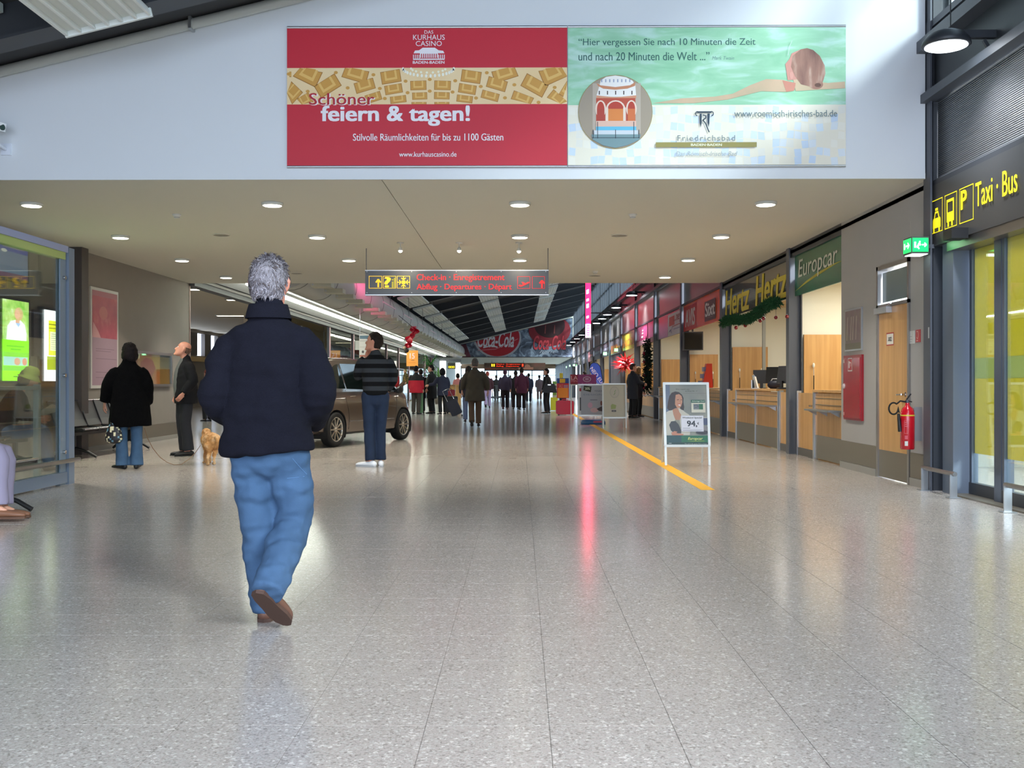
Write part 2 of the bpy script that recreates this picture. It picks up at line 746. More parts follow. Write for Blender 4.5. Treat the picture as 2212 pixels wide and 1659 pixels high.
# white front above it
b = MB()
pts = [(-9, YF - 0.02, ZS), (XR - 0.05, YF - 0.02, ZS), (XR - 0.05, YF - 0.02, roof_z(XR)), (-9, YF - 0.02, roof_z(-9))]
b.prism(pts, (0, 0.0195, 0), M_white)
struct('wall_front', b)
b = MB()
pts = [(-7.05, YS - 0.18, ZS), (4.30, YS - 0.18, ZS), (4.30, YS - 0.18, roof_z(4.3)), (-7.05, YS - 0.18, roof_z(-7.05))]
b.prism([(x, y, z + 0.125) for x, y, z in pts[:2]] + pts[2:], (0, 0.18, 0), M_warm)
struct('wall_rear', b)
# left wall
b = MB()
b.box(XL - 0.25, XL, -7, YS, 0, 4.1, M_warm)
wl = struct('wall_left', b)
b = MB(); b.box(XL, XL + 0.012, 16.55, YS - 0.02, 0.08, 0.33, M_kick); obj('kick_plate', b, wl)
b = MB(); b.box(XL, XL + 0.02, 0, YS - 0.02, 0, 0.08, mat((150, 146, 138), 0.5)); struct('baseboard_left', b)
b = MB(); b.box(XL - 0.02, XL + 0.2, 16.2, 16.45, 0, ZS, mat((62, 55, 52), 0.5)); struct('trim_1', b)
b = MB(); b.box(XL - 0.26, XL + 0.012, YS, YS + 0.06, 0, ZS, mat((150, 120, 108), 0.5)); struct('trim_2', b)

# side hall to the left beyond the lowered ceiling
M_sideceil = mat((188, 174, 150), 0.7)
b = MB(); b.box(-16, XL - 0.05, YS, 84, 3.75, 3.9, M_sideceil); struct('ceiling', b)
b = MB()
b.box(-16, -15.8, YS, 84, 0, 2.5, M_warm)
b.box(-16, -15.8, YS, 84, 3.6, 3.75, M_warm)
sw = struct('wall_side', b)
for i in range(27):
    y = YS + 0.5 + 2.25 * i
    b = MB(); b.box(-15.95, -15.75, y, y + 1.05, 2.5, 3.6, mat((74, 66, 60), 0.6)); obj('pier', b, sw)
b = MB(); b.box(-15.8, -15.6, YS, 84, 2.2, 2.42, mat((196, 166, 110), 0.6)); obj('ledge', b, sw)
b = MB(); b.box(-16, XL - 0.26, 22.0, 22.1, 0, 3.9, M_warm); struct('wall_side', b)
b = MB(); b.box(-16, XL, 84, 84.2, 0, 3.9, M_cream); struct('wall_side', b)
for k, (y, x) in enumerate(((28.7, -8.9), (32.3, -8.4), (34, -12.2), (39.8, -10.9), (47, -10.6), (56, -11), (66, -11))):  # glowing panels stand in for lights reflected on this ceiling
    t = thing('ceiling_glow', 'long pale glow panel for light reflected on the low ceiling of the side hall, %s from the opening' % ordinal(k + 1), 'light', (x, y, 3.745), group='side hall ceiling glow panels')
    b = MB(); b.box(-0.75, 0.75, -0.16, 0.16, -0.03, 0.002, M_alu); obj('frame', b, t, world=False)
    b = MB(); b.box(-0.70, 0.70, -0.12, 0.12, -0.034, -0.028, mat((255, 240, 205), emit=9)); obj('diffuser', b, t, world=False)

# lintel and window wall of the left side beyond YS
b = MB()
b.box(XL - 0.1, XL + 0.12, YS, 84, 3.2, 3.95, M_darksteel)
b.box(XL + 0.12, XL + 0.2, YS, 84, 3.3, 3.36, M_brushed)
struct('trim_3', b)
b = MB()
b.box(-6.75, -5.35, YS + 0.01, 83.6, 3.345, 3.40, M_white)
b.box(-5.45, -5.35, YS + 0.01, 83.6, 3.345, 3.52, M_white)
b.box(-7.0, -6.75, YS + 0.01, 83.6, 3.6, 3.64, M_white)
struct('ceiling', b)
gw = thing('window_1', 'long glazed partition with pale metal posts', 'window', (XL, 38, 0)); gw['kind'] = 'structure'; del gw['category']
for i in range(9):
    y = 38.3 + 5.5 * i
    b = MB(); b.box(XL - 0.06, XL + 0.02, y - 0.05, y + 0.05, 0, 3.2, M_steel); obj('post', b, gw)
    b = MB(); b.box(XL + 0.02, XL + 0.06, y - 0.03, y + 0.03, 0, 3.2, mat((200, 160, 165), 0.4)); obj('cover_strip', b, gw)
    if i < 8:
        b = MB(); b.box(XL - 0.02, XL - 0.008, y + 0.05, y + 5.45, 0.1, 3.2, M_glass_dim); obj('pane', b, gw)
        if i > 1:
            b = MB(); b.box(XL - 0.03, XL + 0.02, y + 0.05, y + 5.45, 1.95, 2.02, M_steel); obj('rail', b, gw)
# rooms behind the glass: lit back wall and red fascia
b = MB()
b.box(-10.2, -10.0, 38.3, 55, 0, 3.75, M_sideceil)
b.box(-9.0, -8.85, 56, 83, 0, 3.75, mat((236, 232, 196), 0.7))
struct('wall_side', b)
b = MB(); b.box(-7.6, -7.5, 39, 47.5, 1.95, 2.32, mat((196, 40, 32), 0.5)); b.box(-7.56, -7.54, 40, 40.02, 2.3, 3.76, M_steel); b.box(-7.56, -7.54, 46, 46.02, 2.3, 3.76, M_steel); tag(obj('sign_board', b), 'plain red board behind the glazed partition above the car', 'sign')

# right wall
b = MB()
b.box(XR, XR + 0.2, YF, 11.42, 0, ZS, M_wallgrey)
b.box(XR, XR + 0.2, 12.46, 13.87, 0, ZS, M_wallgrey)
b.box(XR, XR + 0.2, 11.42, 12.46, 2.98, ZS, M_wallgrey)
wr = struct('wall_right', b)
b = MB()
b.box(XR - 0.012, XR, 12.48, 13.87, 0.09, 0.36, M_kick)
b.box(XR - 0.012, XR, YF + 0.02, 11.40, 0.09, 0.36, M_kick)
struct('trim_4', b)
b = MB()
b.box(XR - 0.022, XR, 12.48, 13.87, 0, 0.085, mat((158, 154, 146), 0.5))
b.box(XR - 0.022, XR, YF + 0.02, 11.40, 0, 0.085, mat((158, 154, 146), 0.5))
struct('baseboard_right', b)

# steel posts of the right side
BAYS = [16.5 + 5.5 * i for i in range(12)]
cm = MB()
cm.box(-0.02, 0.15, -0.015, 0.0, 0, 6.7, M_steel)
cm.box(-0.04, -0.02, -0.09, 0.09, 0, 6.7, M_steel)
cm.box(-0.02, 0.15, -0.0, 0.012, 0, 6.7, M_steel)
cm.box(0.15, 0.17, -0.09, 0.09, 0, 6.7, M_darksteel)
post_me = cm.mesh('steel_post')
first = None
for y in [YF - 0.04] + BAYS:
    o = link('column', post_me, None, (XR, y, 0)); o['kind'] = 'structure'
# band above the signs: brushed panels, then dark steel, then the clerestory
b = MB()
b.box(XR + 0.10, XR + 0.2, 13.87, 84, 2.30, 2.50, M_darksteel) if False else None
b.box(XR + 0.02, XR + 0.2, -7, 84, 4.03, 4.85, M_darksteel)
b.box(XR - 0.10, XR + 0.02, -7, 84, 4.03, 4.12, M_steel)
b.box(XR - 0.14, XR + 0.02, -7, 84, 4.55, 4.67, M_steel)
b.box(XR - 0.02, XR + 0.2, -7, 84, 4.80, 4.87, M_steel)
b.box(XR + 0.0, XR + 0.2, -7, 84, 3.16, 3.21, M_darksteel)
b.box(XR + 0.0, XR + 0.2, 13.87, 22.1, 3.1, 3.25, M_darksteel)
band = struct('wall_right', b)
for y in BAYS[1:]:
    b = MB(); b.box(XR + 0.04, XR + 0.06, y + 0.1, y + 5.4, 3.22, 4.02, M_brushed); obj('panel', b, band)
# clerestory
cw = thing('window_2', None, None, (XR + 0.1, 37, 4.87)); cw['kind'] = 'structure'
b = MB()
b.box(XR + 0.02, XR + 0.2, -7, 84, 6.72, 6.85, M_darksteel)
b.box(XR + 0.06, XR + 0.12, -7, 84, 5.75, 5.82, M_steel)
obj('rail', b, cw)
y = -7.0
mm = MB(); mm.box(-0.04, 0.10, -0.035, 0.035, 4.87, 6.75, M_steel); mm_me = mm.mesh('mullion')
pm = MB(); pm.box(0, 0.01, -0.5, 2.25, 4.87, 6.75, M_glass); pane_me = pm.mesh('pane')
i = 0
while y < 84:
    o = link('mullion', mm_me, cw); o.location = Vector((XR, y, 0)) - cw.location
    if i % 2 == 0:
        pmi = MB(); pmi.box(XR + 0.09, XR + 0.1, y, min(y + 2.75, 84), 4.87, 6.74, M_glass); obj('pane', pmi, cw)
    y += 1.375
    i += 1

# near right facade: header, perforated panels
M_perf = bpy.data.materials.new('perforated_sheet')
M_perf.use_nodes = True
nt = M_perf.node_tree
bs = nt.nodes['Principled BSDF']
bs.inputs['Metallic'].default_value = 0.8
bs.inputs['Roughness'].default_value = 0.38
tc = nt.nodes.new('ShaderNodeTexCoord')
wv = nt.nodes.new('ShaderNodeTexWave')
wv.bands_direction = 'Z'
wv.inputs['Scale'].default_value = 16
rr = nt.nodes.new('ShaderNodeValToRGB')
rr.color_ramp.elements[0].color = (0.05, 0.055, 0.06, 1)
rr.color_ramp.elements[1].color = (0.42, 0.43, 0.45, 1)
bp = nt.nodes.new('ShaderNodeBump')
bp.inputs['Strength'].default_value = 0.6
bp.inputs['Distance'].default_value = 0.01
nt.links.new(tc.outputs['Object'], wv.inputs['Vector'])
nt.links.new(wv.outputs['Fac'], rr.inputs['Fac'])
nt.links.new(rr.outputs['Color'], bs.inputs['Base Color'])
nt.links.new(wv.outputs['Fac'], bp.inputs['Height'])
nt.links.new(bp.outputs['Normal'], bs.inputs['Normal'])
for k, (y0, y1) in enumerate(((8.42, 10.80), (5.6, 8.38), (2.8, 5.56))):
    b = MB(); b.box(XR + 0.05, XR + 0.07, y0, y1, 3.22, 4.02, M_perf); obj('panel', b, band)
    b = MB(); b.box(XR + 0.02, XR + 0.05, y0 - 0.03, y0 + 0.01, 3.22, 4.02, M_alu); obj('edge_strip', b, band)
b = MB(); b.box(XR + 0.02, XR + 0.05, 2.8, 10.80, 3.20, 3.225, M_alu); obj('edge_strip', b, band)

b = MB()
b.box(XR + 0.01, XR + 0.2, 10.82, YF, 0, 6.7, M_darksteel)
b.box(XR + 0.05, XR + 0.3, 10.42, 10.68, 0, 2.55, mat((98, 108, 122), 0.45))
struct('trim_5', b)
b = MB(); b.box(XR + 0.0, XR + 0.35, -2, 10.80, 2.53, 3.16, mat((62, 62, 62), 0.35)); hd = struct('wall_right', b)
b = MB()
for yy in (8.2, 5.7):
    b.box(XR - 0.001, XR + 0.001, yy - 0.003, yy + 0.003, 2.53, 3.16, M_black)
obj('panel_joint', b, hd)
b = MB(); b.box(XR + 0.02, XR + 0.34, -2, 10.5, 2.44, 2.53, M_brushed); struct('trim_6', b)

# sliding doors (glass leaves with yellow film)
M_yel = film_mat('yellow_window_film', (222, 208, 104), 0.66)
M_frost = film_mat('frosted_band_film', (206, 208, 150), 0.6, 0.2)
M_doorframe = mat((84, 92, 104), 0.35, metal=0.5)


def glass_leaf(name, y0, y1, x):
    t = thing(name, None, None, (x, y0, 0)); t['kind'] = 'structure'
    b = MB()
    b.box(x - 0.025, x + 0.025, y0, y0 + 0.05, 0.02, 2.44, M_doorframe)
    b.box(x - 0.025, x + 0.025, y1 - 0.05, y1, 0.02, 2.44, M_doorframe)
    obj('stile', b, t)
    b = MB(); b.box(x - 0.03, x + 0.03, y0, y1, 0.01, 0.13, M_darksteel); obj('bottom_rail', b, t)
    b = MB(); b.box(x - 0.005, x + 0.005, y0 + 0.05, y1 - 0.05, 0.13, 2.44, M_glass); obj('pane', b, t)
    b = MB(); b.box(x + 0.006, x + 0.008, y0 + 0.05, y1 - 0.05, 1.36, 2.44, M_yel); b.box(x + 0.006, x + 0.008, y0 + 0.05, y1 - 0.05, 0.42, 1.16, M_yel); obj('yellow_film', b, t)
    b = MB(); b.box(x + 0.006, x + 0.008, y0 + 0.05, y1 - 0.05, 1.16, 1.36, M_frost); obj('frosted_band', b, t)
    return t


glass_leaf('door_1', 9.72, 10.38, XR + 0.22)
b = MB(); b.box(XR + 0.14, XR + 0.26, 9.58, 9.72, 0, 2.46, M_doorframe); struct('trim_7', b)
glass_leaf('door_2', 9.0, 9.58, XR + 0.17)
glass_leaf('door_3', 8.2, 8.98, XR + 0.17)
glass_leaf('window_3', 6.4, 8.1, XR + 0.22)
glass_leaf('window_4', 4.4, 6.3, XR + 0.22)
b = MB(); b.box(XR + 0.02, XR + 0.3, -2, 10.42, -0.003, 0.014, M_kick); struct('trim_8', b)
b = MB(); b.box(XR + 0.1, XR + 0.3, -7, 4.3, 0, 2.55, M_wallgrey); struct('wall_right', b)
# porch outside the doors
b = MB()
b.box(12.8, 13.0, -2, 14.5, 0, 2.2, mat((206, 200, 150), 0.8))
struct('wall_outside', b)

# far lowered ceiling, banner wall and glazed end
b = MB()
b.box(XL, 4.4, 83.7, 112, ZS, ZS + 0.15, M_soffit)
b.prism([(XL, 83.7, ZS), (4.3, 83.7, ZS), (4.3, 83.7, roof_z(4.3)), (XL, 83.7, roof_z(XL))], (0, 0.15, 0), M_cream)
struct('wall_far', b)
b = MB()
b.box(XL - 0.2, XL, 84, 125, 0, 3.3, mat((200, 198, 190), 0.6))
b.box(XL, 4.4, 112, 125, 3.7, 3.8, M_soffit)
b.box(XL, 4.4, 124.8, 125, 2.95, 3.8, mat((120, 96, 70), 0.6))
struct('wall_far', b)
ew = thing('window_5', None, None, (0, 125, 0)); ew['kind'] = 'structure'
for i in range(9):
    x = XL + i * (11.35 / 8)
    b = MB(); b.box(x - 0.06, x + 0.06, 124.85, 124.97, 0, 2.95, M_steel); obj('mullion', b, ew)
b = MB(); b.box(XL, 4.3, 124.85, 124.97, 2.1, 2.18, M_steel); obj('rail', b, ew)
b = MB(); b.box(XL, 4.3, 124.9, 124.91, 0, 2.95, M_glass); obj('pane', b, ew)
rw = thing('window_6', None, None, (XR, 104, 0)); rw['kind'] = 'structure'
for i in range(18):
    y = 84.5 + i * 2.3
    b = MB(); b.box(XR - 0.05, XR + 0.25, y - 0.3, y + 0.3, 0, 3.3, M_steel); obj('pier', b, rw)
b = MB(); b.box(XR + 0.1, XR + 0.11, 84, 125, 0, 3.2, M_glass); obj('pane', b, rw)
b = MB(); b.box(XR, XR + 0.2, 84, 125, 3.2, 3.8, M_steel); obj('rail', b, rw)

# ------------------------------------------------------------------ shop bays behind the right wall
def wallbox(name, x0, x1, y0, y1, z0, z1, m, parent=None):
    b = MB(); b.box(x0, x1, y0, y1, z0, z1, m)
    return struct(name, b, parent=parent)


b = MB()
b.box(7.0, 7.15, 12.5, 84, 0, 3.1, M_cream)
for k, y in enumerate([13.87] + BAYS):
    b.box(XR + 0.2, 7.0, y + 0.02, y + 0.10, 0, 3.1, M_cream)
struct('wall_shops', b)
b = MB(); b.box(XR + 0.12, 7.0, 13.8, 84, 2.72, 2.8, mat((205, 176, 128), 0.7)); struct('ceiling', b)

# unseen area lights below the shop ceilings, without fixtures
for k, y in enumerate([15.0] + [y + 2.75 for y in BAYS[:8]]):
    area('shop_light', (5.5, y, 2.68), (0, 0, 0), 1.4, 1.2, 48, (1.0, 0.96, 0.86))

# =================================================================== FIXTURES OF THE CEILINGS
M_glow = mat((255, 250, 225), emit=7)
M_glow2 = mat((238, 246, 255), emit=14)
M_glow3 = mat((245, 252, 235), emit=24)
M_fit = mat((214, 214, 208), 0.4)
rows = [(12.28, [-5.79, -2.93, 0.0, 2.90]), (15.0, [-5.78, -2.93, 0.0, 2.90]), (17.8, [-5.80, -2.93, 0.0, 2.88]), (20.65, [-5.85, -2.93, 0.0, 2.88])]
rown = ['first row behind the white front', 'second row behind the white front', 'third row behind the white front', 'last row before the dark hall roof']
coln = ['left-hand end', 'second place from the left', 'third place from the left', 'right-hand end']
proto = thing('downlight', 'x', 'light', (0, 0, 0), group='downlights of the lowered ceiling')
b = MB()
b.lathe([(0.0, -0.035), (0.118, -0.035), (0.128, -0.028), (0.128, -0.0), (0.0, 0.0)], (0, 0, 0), M_fit, 24)
obj('housing', b, proto, world=False)
b = MB(); b.lathe([(0.0, -0.044), (0.10, -0.040), (0.112, -0.034)], (0, 0, 0), M_glow, 24)
obj('glowing_disc', b, proto, world=False)
b = MB(); b.cyl((-0.11, 0.0, -0.03), (-0.11, 0.0, 0.0), 0.008, M_steel, 8)
obj('hook', b, proto, world=False)
used = False
for r, (y, xs) in enumerate(rows):
    for c, x in enumerate(xs):
        lab = 'round glowing ceiling downlight, %s, %s' % (rown[r], coln[c])
        if used:
            dup(proto, (x, y, ZS), None, lab)
        else:
            proto.location = (x, y, ZS); proto['label'] = lab; used = True
        dl = area('downlight_beam', (x, y, ZS - 0.06), (0, 0, 0), 0.24, 0, 21, (1.0, 0.96, 0.86), disk=True); dl.data.spread = 1.75
# smoke detectors and flat speakers
for x, y, lab in ((382, 463, 'small white smoke detector between the two left lights of the front row'), (1367, 463, 'small white smoke detector between the two right lights of the front row'),
                  (1286, 586, 'small white smoke detector by the far edge of the lowered ceiling')):
    p = at_z(x, y, ZS)
    t = thing('smoke_detector', lab, 'detector', (p.x, p.y, ZS), group='smoke detectors')
    b = MB(); b.lathe([(0.0, -0.05), (0.03, -0.05), (0.045, -0.02), (0.055, -0.012), (0.055, 0), (0, 0)], (0, 0, 0), M_fit, 16); obj('body', b, t, world=False)
    b = MB(); b.lathe([(0.032, -0.042), (0.036, -0.042), (0.036, -0.034), (0.032, -0.034)], (0, 0, 0), M_steel, 14); obj('slot_ring', b, t, world=False)
for x, y, lab in ((478, 507, 'flat round ceiling speaker left of the hanging sign'), (1338, 508, 'flat round ceiling speaker right of the hanging sign'),
                  (1285, 595, 'flat round ceiling speaker beside the rear smoke detector'), (641, 590, 'flat round ceiling speaker right of the grey-haired head')):
    p = at_z(x, y, ZS)
    t = thing('ceiling_speaker', lab, 'speaker', (p.x, p.y, ZS), group='ceiling speakers')
    b = MB(); b.lathe([(0.0, -0.006), (0.10, -0.006), (0.115, 0.0)], (0, 0, 0), mat((150, 146, 134), 0.7), 20); obj('grille', b, t, world=False)
    b = MB(); b.lathe([(0.112, -0.01), (0.122, -0.01), (0.122, 0.0), (0.112, 0.0)], (0, 0, 0), M_soffit, 20); obj('rim', b, t, world=False)
# small spotlights in front of the hanging sign
for k, (x, y, lab) in enumerate(((865, 541, 'small bright spotlight above the left part of the hanging sign'), (992, 541, 'small bright spotlight above the middle of the hanging sign'), (1121, 542, 'small bright spotlight above the right part of the hanging sign'))):
    p = at_y(x, y, 15.75)
    t = thing('spotlight', lab, 'light', (p.x, p.y, ZS), group='spotlights over the hanging sign')
    b = MB(); b.lathe([(0, -0.012), (0.05, -0.012), (0.055, 0), (0, 0)], (0, 0, 0), M_fit, 14); obj('mount', b, t, world=False)
    b = MB(); b.cyl((0, 0, -0.01), (0, 0, p.z - ZS + 0.03), 0.007, M_fit, 8); obj('arm', b, t, world=False)
    b = MB(); b.lathe([(0.0, 0.045), (0.022, 0.045), (0.036, 0.0), (0.034, -0.004)], (0, 0, p.z - ZS), M_fit, 14); obj('shade', b, t, world=False)
    b = MB(); b.sphere((0, 0, p.z - ZS - 0.004), 0.031, M_glow, 12, 8); obj('bulb', b, t, world=False)
    area('spot_beam', (p.x, p.y, p.z - 0.08), (0.5, 0, 0), 0.1, 0, 5, (1.0, 0.85, 0.62), disk=True)

# ---- hanging direction sign over the hall
def arrow_up(P, x0, y0, x1, y1, c):
    w, h = x1 - x0, y1 - y0
    cx = (x0 + x1) / 2
    P.poly([(cx - w * .14, y1), (cx + w * .14, y1), (cx + w * .14, y0 + h * .25), (cx - w * .14, y0 + h * .25)], c)
    P.poly([(cx, y0), (x1, y0 + h * .42), (x1, y0 + h * .62), (cx, y0 + h * .22), (x0, y0 + h * .62), (x0, y0 + h * .42)], c) if False else None
    P.line([(x0 + w * .08, y0 + h * .46), (cx, y0 + h * .08), (x1 - w * .08, y0 + h * .46)], w * .26, c)


YH = 16.35
p0, p1 = at_y(789, 585, YH), at_y(1185, 636, YH)
t = thing('hanging_sign', 'dark grey hanging direction sign with yellow pictograms and red check-in lettering', 'sign', ((p0.x + p1.x) / 2, YH, p1.z))
b = MB(); b.box(p0.x, p1.x, YH, YH + 0.12, p1.z, p0.z, mat((68, 74, 84), 0.4)); obj('panel', b, t)
b = MB()
b.box(p0.x - 0.004, p1.x + 0.004, YH - 0.004, YH + 0.124, p0.z, p0.z + 0.012, M_alu)
b.box(p0.x - 0.004, p1.x + 0.004, YH - 0.004, YH + 0.124, p1.z - 0.012, p1.z, M_alu)
obj('edge_trim', b, t)
for x in (790, 1184):
    q = at_y(x, 560, YH)
    b = MB(); b.cyl((q.x, YH + 0.06, p0.z), (q.x, YH + 0.06, ZS), 0.006, M_steel, 8); obj('rod', b, t)
P = Print((p0.x, YH, p0.z), (1, 0, 0), (0, -1, 0), p1.x - p0.x, p0.z - p1.z, 1826, 240, off=(132, 300), emit=0.25)
# coordinates read off a 4.6x crop of the photograph's sign
Y_, R_ = (250, 205, 40), (226, 34, 40)
for x0 in (168, 308, 448):
    P.frame(x0, 352, x0 + 130, 478, 5, Y_)
arrow_up(P, 234, 378, 290, 466, Y_)
P.text('?', 322, 362, 388, 468, Y_, bold=0.03)
P.text('i', 396, 384, 414, 470, mat((176, 168, 40), 0.5), bold=0.0)
P.rect(418, 372, 430, 470, mat((176, 168, 40), 0.5))
P.rect(496, 398, 532, 434, Y_)
for (ax, ay, dx, dy) in ((514, 396, 0, -1), (514, 436, 0, 1), (494, 416, -1, 0), (534, 416, 1, 0)):
    tx, ty = ax + dx * 0, ay + dy * 0
    P.line([(ax + dx * 4, ay + dy * 4), (ax + dx * 44, ay + dy * 44)], 9, Y_)
    P.line([(ax + dx * 24 - abs(dy) * 22, ay + dy * 24 - abs(dx) * 22), (ax + dx * 4, ay + dy * 4), (ax + dx * 24 + abs(dy) * 22, ay + dy * 24 + abs(dx) * 22)], 9, Y_)
P.text('Check-in · Enregistrement', 644, 334, 1520, 416, R_, bold=0.016)
P.text('Abflug · Departures · Départ', 644, 432, 1592, 508, R_, bold=0.016)
for x0 in (1648, 1794):
    P.frame(x0, 358, x0 + 126, 482, 4, R_)
arrow_up(P, 1862, 392, 1922, 474, R_)
P.poly([(1660, 450), (1670, 440), (1690, 446), (1756, 412), (1770, 416), (1760, 430), (1690, 462), (1668, 462)], R_)
P.poly([(1700, 438), (1688, 414), (1702, 414), (1732, 428)], R_)
P.done('lettering', t)
b = MB()
for i, x in enumerate((150, 596, 1040, 1486, 1930)):
    for y in (310, 522):
        q = P.P(x, y); b.cyl(q - Vector((0, 0.004, 0)), q, 0.006, M_alu, 8)
obj('screw', b, t); t.children[-1]['kind'] = 'stuff'

# ---- big banner on the white front
YB = YF - 0.045
q0, q1, qm = at_y(620, 60, YB), at_y(1827, 362, YB), at_y(1226, 200, YB)
zt, zb = q0.z, at_y(620, 357, YB).z - 0.01
def banner(name, lab, x0, x1):
    t = thing(name, lab, 'banner', ((x0 + x1) / 2, YB, zb))
    bb = MB(); bb.box(x0, x1, YB, YB + 0.012, zb, zt, mat((232, 232, 228), 0.6)); obj('cloth', bb, t)
    bb = MB(); bb.tube([(x0, YB + 0.008, zt + 0.004), (x1, YB + 0.008, zt + 0.004)], 0.016, M_alu, 8); obj('top_rail', bb, t)
    bb = MB(); bb.tube([(x0, YB + 0.008, zb - 0.004), (x1, YB + 0.008, zb - 0.004)], 0.014, M_alu, 8); obj('bottom_rail', bb, t)
    return t
t = banner('banner', 'red banner with a cream coffered-ceiling strip and white German lettering on the white front', q0.x, qm.x - 0.004)
P = Print((q0.x, YB, zt), (1, 0, 0), (0, -1, 0), qm.x - 0.004 - q0.x, zt - zb, 2088, 1010, off=(75, 80))
RED = (204, 36, 56)
P.rect(75, 80, 2163, 1090, RED)
P.rect(75, 374, 2163, 640, ramp_mat('cream_plaster_print', 'noise', [(0.3, (240, 206, 150)), (0.7, (250, 226, 180))], 1.2))
AM, AM2, AM3 = (214, 158, 72), (236, 192, 108), (176, 118, 46)
random.seed(3)
lay = P.L
def coffer(cx, cy, w, h, ang):
    ca, sa = math.cos(ang), math.sin(ang)
    def q(x, y):
        X = cx + x * ca - y * sa; Yy = cy + x * sa + y * ca
        return (min(2163, max(75, X)), min(640, max(374, Yy)))
    P.poly([q(-w, h), q(w, h), q(w, -h), q(-w, -h)], AM3, lay)
    P.poly([q(-w * .94, h * .9), q(w * .94, h * .9), q(w * .94, -h * .9), q(-w * .94, -h * .9)], AM, lay + 1)
    P.poly([q(-w * .62, h * .5), q(w * .62, h * .5), q(w * .62, -h * .95), q(-w * .62, -h * .95)], AM2, lay + 2)
    P.poly([q(-w * .42, h * .15), q(w * .42, h * .15), q(w * .42, -h * .95), q(-w * .42, -h * .95)], AM, lay + 3)
for cx, cy, w, h, a in ((230, 420, 95, 62, .45), (585, 420, 95, 48, .28), (850, 440, 74, 46, -.16), (110, 555, 60, 60, .75), (380, 505, 90, 52, -.55), (655, 505, 75, 40, -.28),
                        (870, 530, 66, 34, -.16), (1055, 503, 60, 34, -.03), (1235, 503, 62, 34, .03), (1420, 530, 66, 34, .16), (1448, 440, 74, 44, .14), (1640, 495, 74, 40, .28),
                        (1700, 420, 92, 46, -.3), (1920, 505, 92, 52, .5), (2060, 420, 95, 62, -.4), (905, 605, 60, 26, -.12), (1065, 580, 56, 26, -.03), (1230, 578, 58, 26, .03),
                        (1400, 602, 60, 26, .12), (1590, 580, 66, 30, .26), (1830, 600, 80, 34, .36), (720, 590, 60, 32, -.3), (2090, 608, 70, 40, .7), (210, 610, 50, 40, -.5), (1060, 632, 56, 8, 0), (1230, 632, 56, 8, 0), (2150, 530, 20, 60, .6), (100, 420, 8, 20, 0)):
    coffer(cx, cy, w, h, a)
P.L = lay + 4
for cx, cy in ((440, 408), (720, 425), (230, 545), (528, 520), (768, 525), (1140, 460), (1330, 470), (1140, 545), (960, 472), (975, 556), (1310, 552), (1565, 412), (1520, 512), (1770, 500), (1700, 595), (2070, 520), (1950, 628), (88, 418), (805, 598), (1485, 596)):
    P.ell(cx, cy, 15, 12, AM, 10, l=P.L)
P.L += 1
for i in range(18):
    a = PI + PI * (i + .5) / 18
    P.ell(1130 - 190 * math.cos(a), 378 - 56 * math.sin(a), 9, 13, (255, 252, 236), 8, l=P.L)
    if i % 2:
        P.ell(1130 - 130 * math.cos(a), 378 - 32 * math.sin(a), 9, 9, (255, 250, 225), 8, l=P.L)
P.L += 1
W_ = (246, 240, 244)
P.text('DAS', 1100, 102, 1166, 127, W_)
P.text('KURHAUS', 1016, 134, 1252, 172, W_)
P.text('CASINO', 1036, 180, 1230, 217, W_)
P.poly([(1020, 270), (1030, 250), (1060, 248), (1088, 229), (1178, 229), (1206, 248), (1240, 252), (1250, 270)], W_)
P.rect(1066, 268, 1200, 273, W_)
for i in range(9):
    P.rect(1068 + i * 15.6, 272, 1076 + i * 15.6, 304, W_, P.L)
for i in range(4):
    P.rect(1016 + i * 14, 280, 1022 + i * 14, 312, W_, P.L)
    P.rect(1204 + i * 14, 280, 1210 + i * 14, 312, W_, P.L)
P.rect(1016, 309, 1250, 318, W_)
P.text('BADEN-BADEN', 1014, 326, 1250, 346, W_, bold=0.02)
P.text('Schöner', 246, 562, 734, 648, (248, 236, 236), bold=0.028)
P.text('Schöner', 240, 558, 728, 644, (184, 34, 48), bold=0.012)
P.text('feiern & tagen!', 328, 650, 1440, 800, W_, bold=0.03)
P.text('Stilvolle Räumlichkeiten für bis zu 1100 Gästen', 568, 855, 1688, 907, W_, bold=0.012)
P.text('www.kurhauscasino.de', 912, 988, 1340, 1024, W_, bold=0.01)
P.done('print', t)

t = banner('banner', 'green and cream banner with a swimming woman and a round picture of a bath hall', qm.x + 0.004, q1.x)
P = Print((qm.x + 0.004, YB, zt), (1, 0, 0), (0, -1, 0), q1.x - qm.x - 0.004, zt - zb, 2080, 1030, off=(55, 80))
M_water = ramp_mat('pool_water_print', 'noise', [(0.25, (140, 200, 160)), (0.5, (160, 214, 178)), (0.62, (186, 226, 208)), (0.8, (208, 238, 226))], 2.6, axis_scale=(0.8, 1, 3.2), detail=5, distort=0.8)
P.rect(55, 80, 2135, 660, M_water)
P.rect(55, 660, 2135, 1110, (238, 232, 214))
lay = P.L
for r in range(7):
    for c in range(38):
        if random.random() < 0.62:
            x = 62 + c * 54.5; y = 672 + r * 62
            s0 = 8 * math.sin(c * 1.1 + r)
            s1 = 8 * math.sin((c + 1) * 1.1 + r)
            col = random.choice([(214, 228, 240), (224, 232, 238), (232, 230, 220), (206, 222, 240), (240, 236, 222)])
            P.poly([(x + s0 * .5, y + 56 + s0), (x + 50 + s0 * .5, y + 56 + s1), (x + 50 - s1 * .5, y + s1), (x - s0 * .5, y + s0)], col, lay)
P.L = lay + 1
TG = (52, 104, 96)
P.text('“Hier vergessen Sie nach 10 Minuten die Zeit', 134, 166, 1460, 232, TG, bold=0.006)
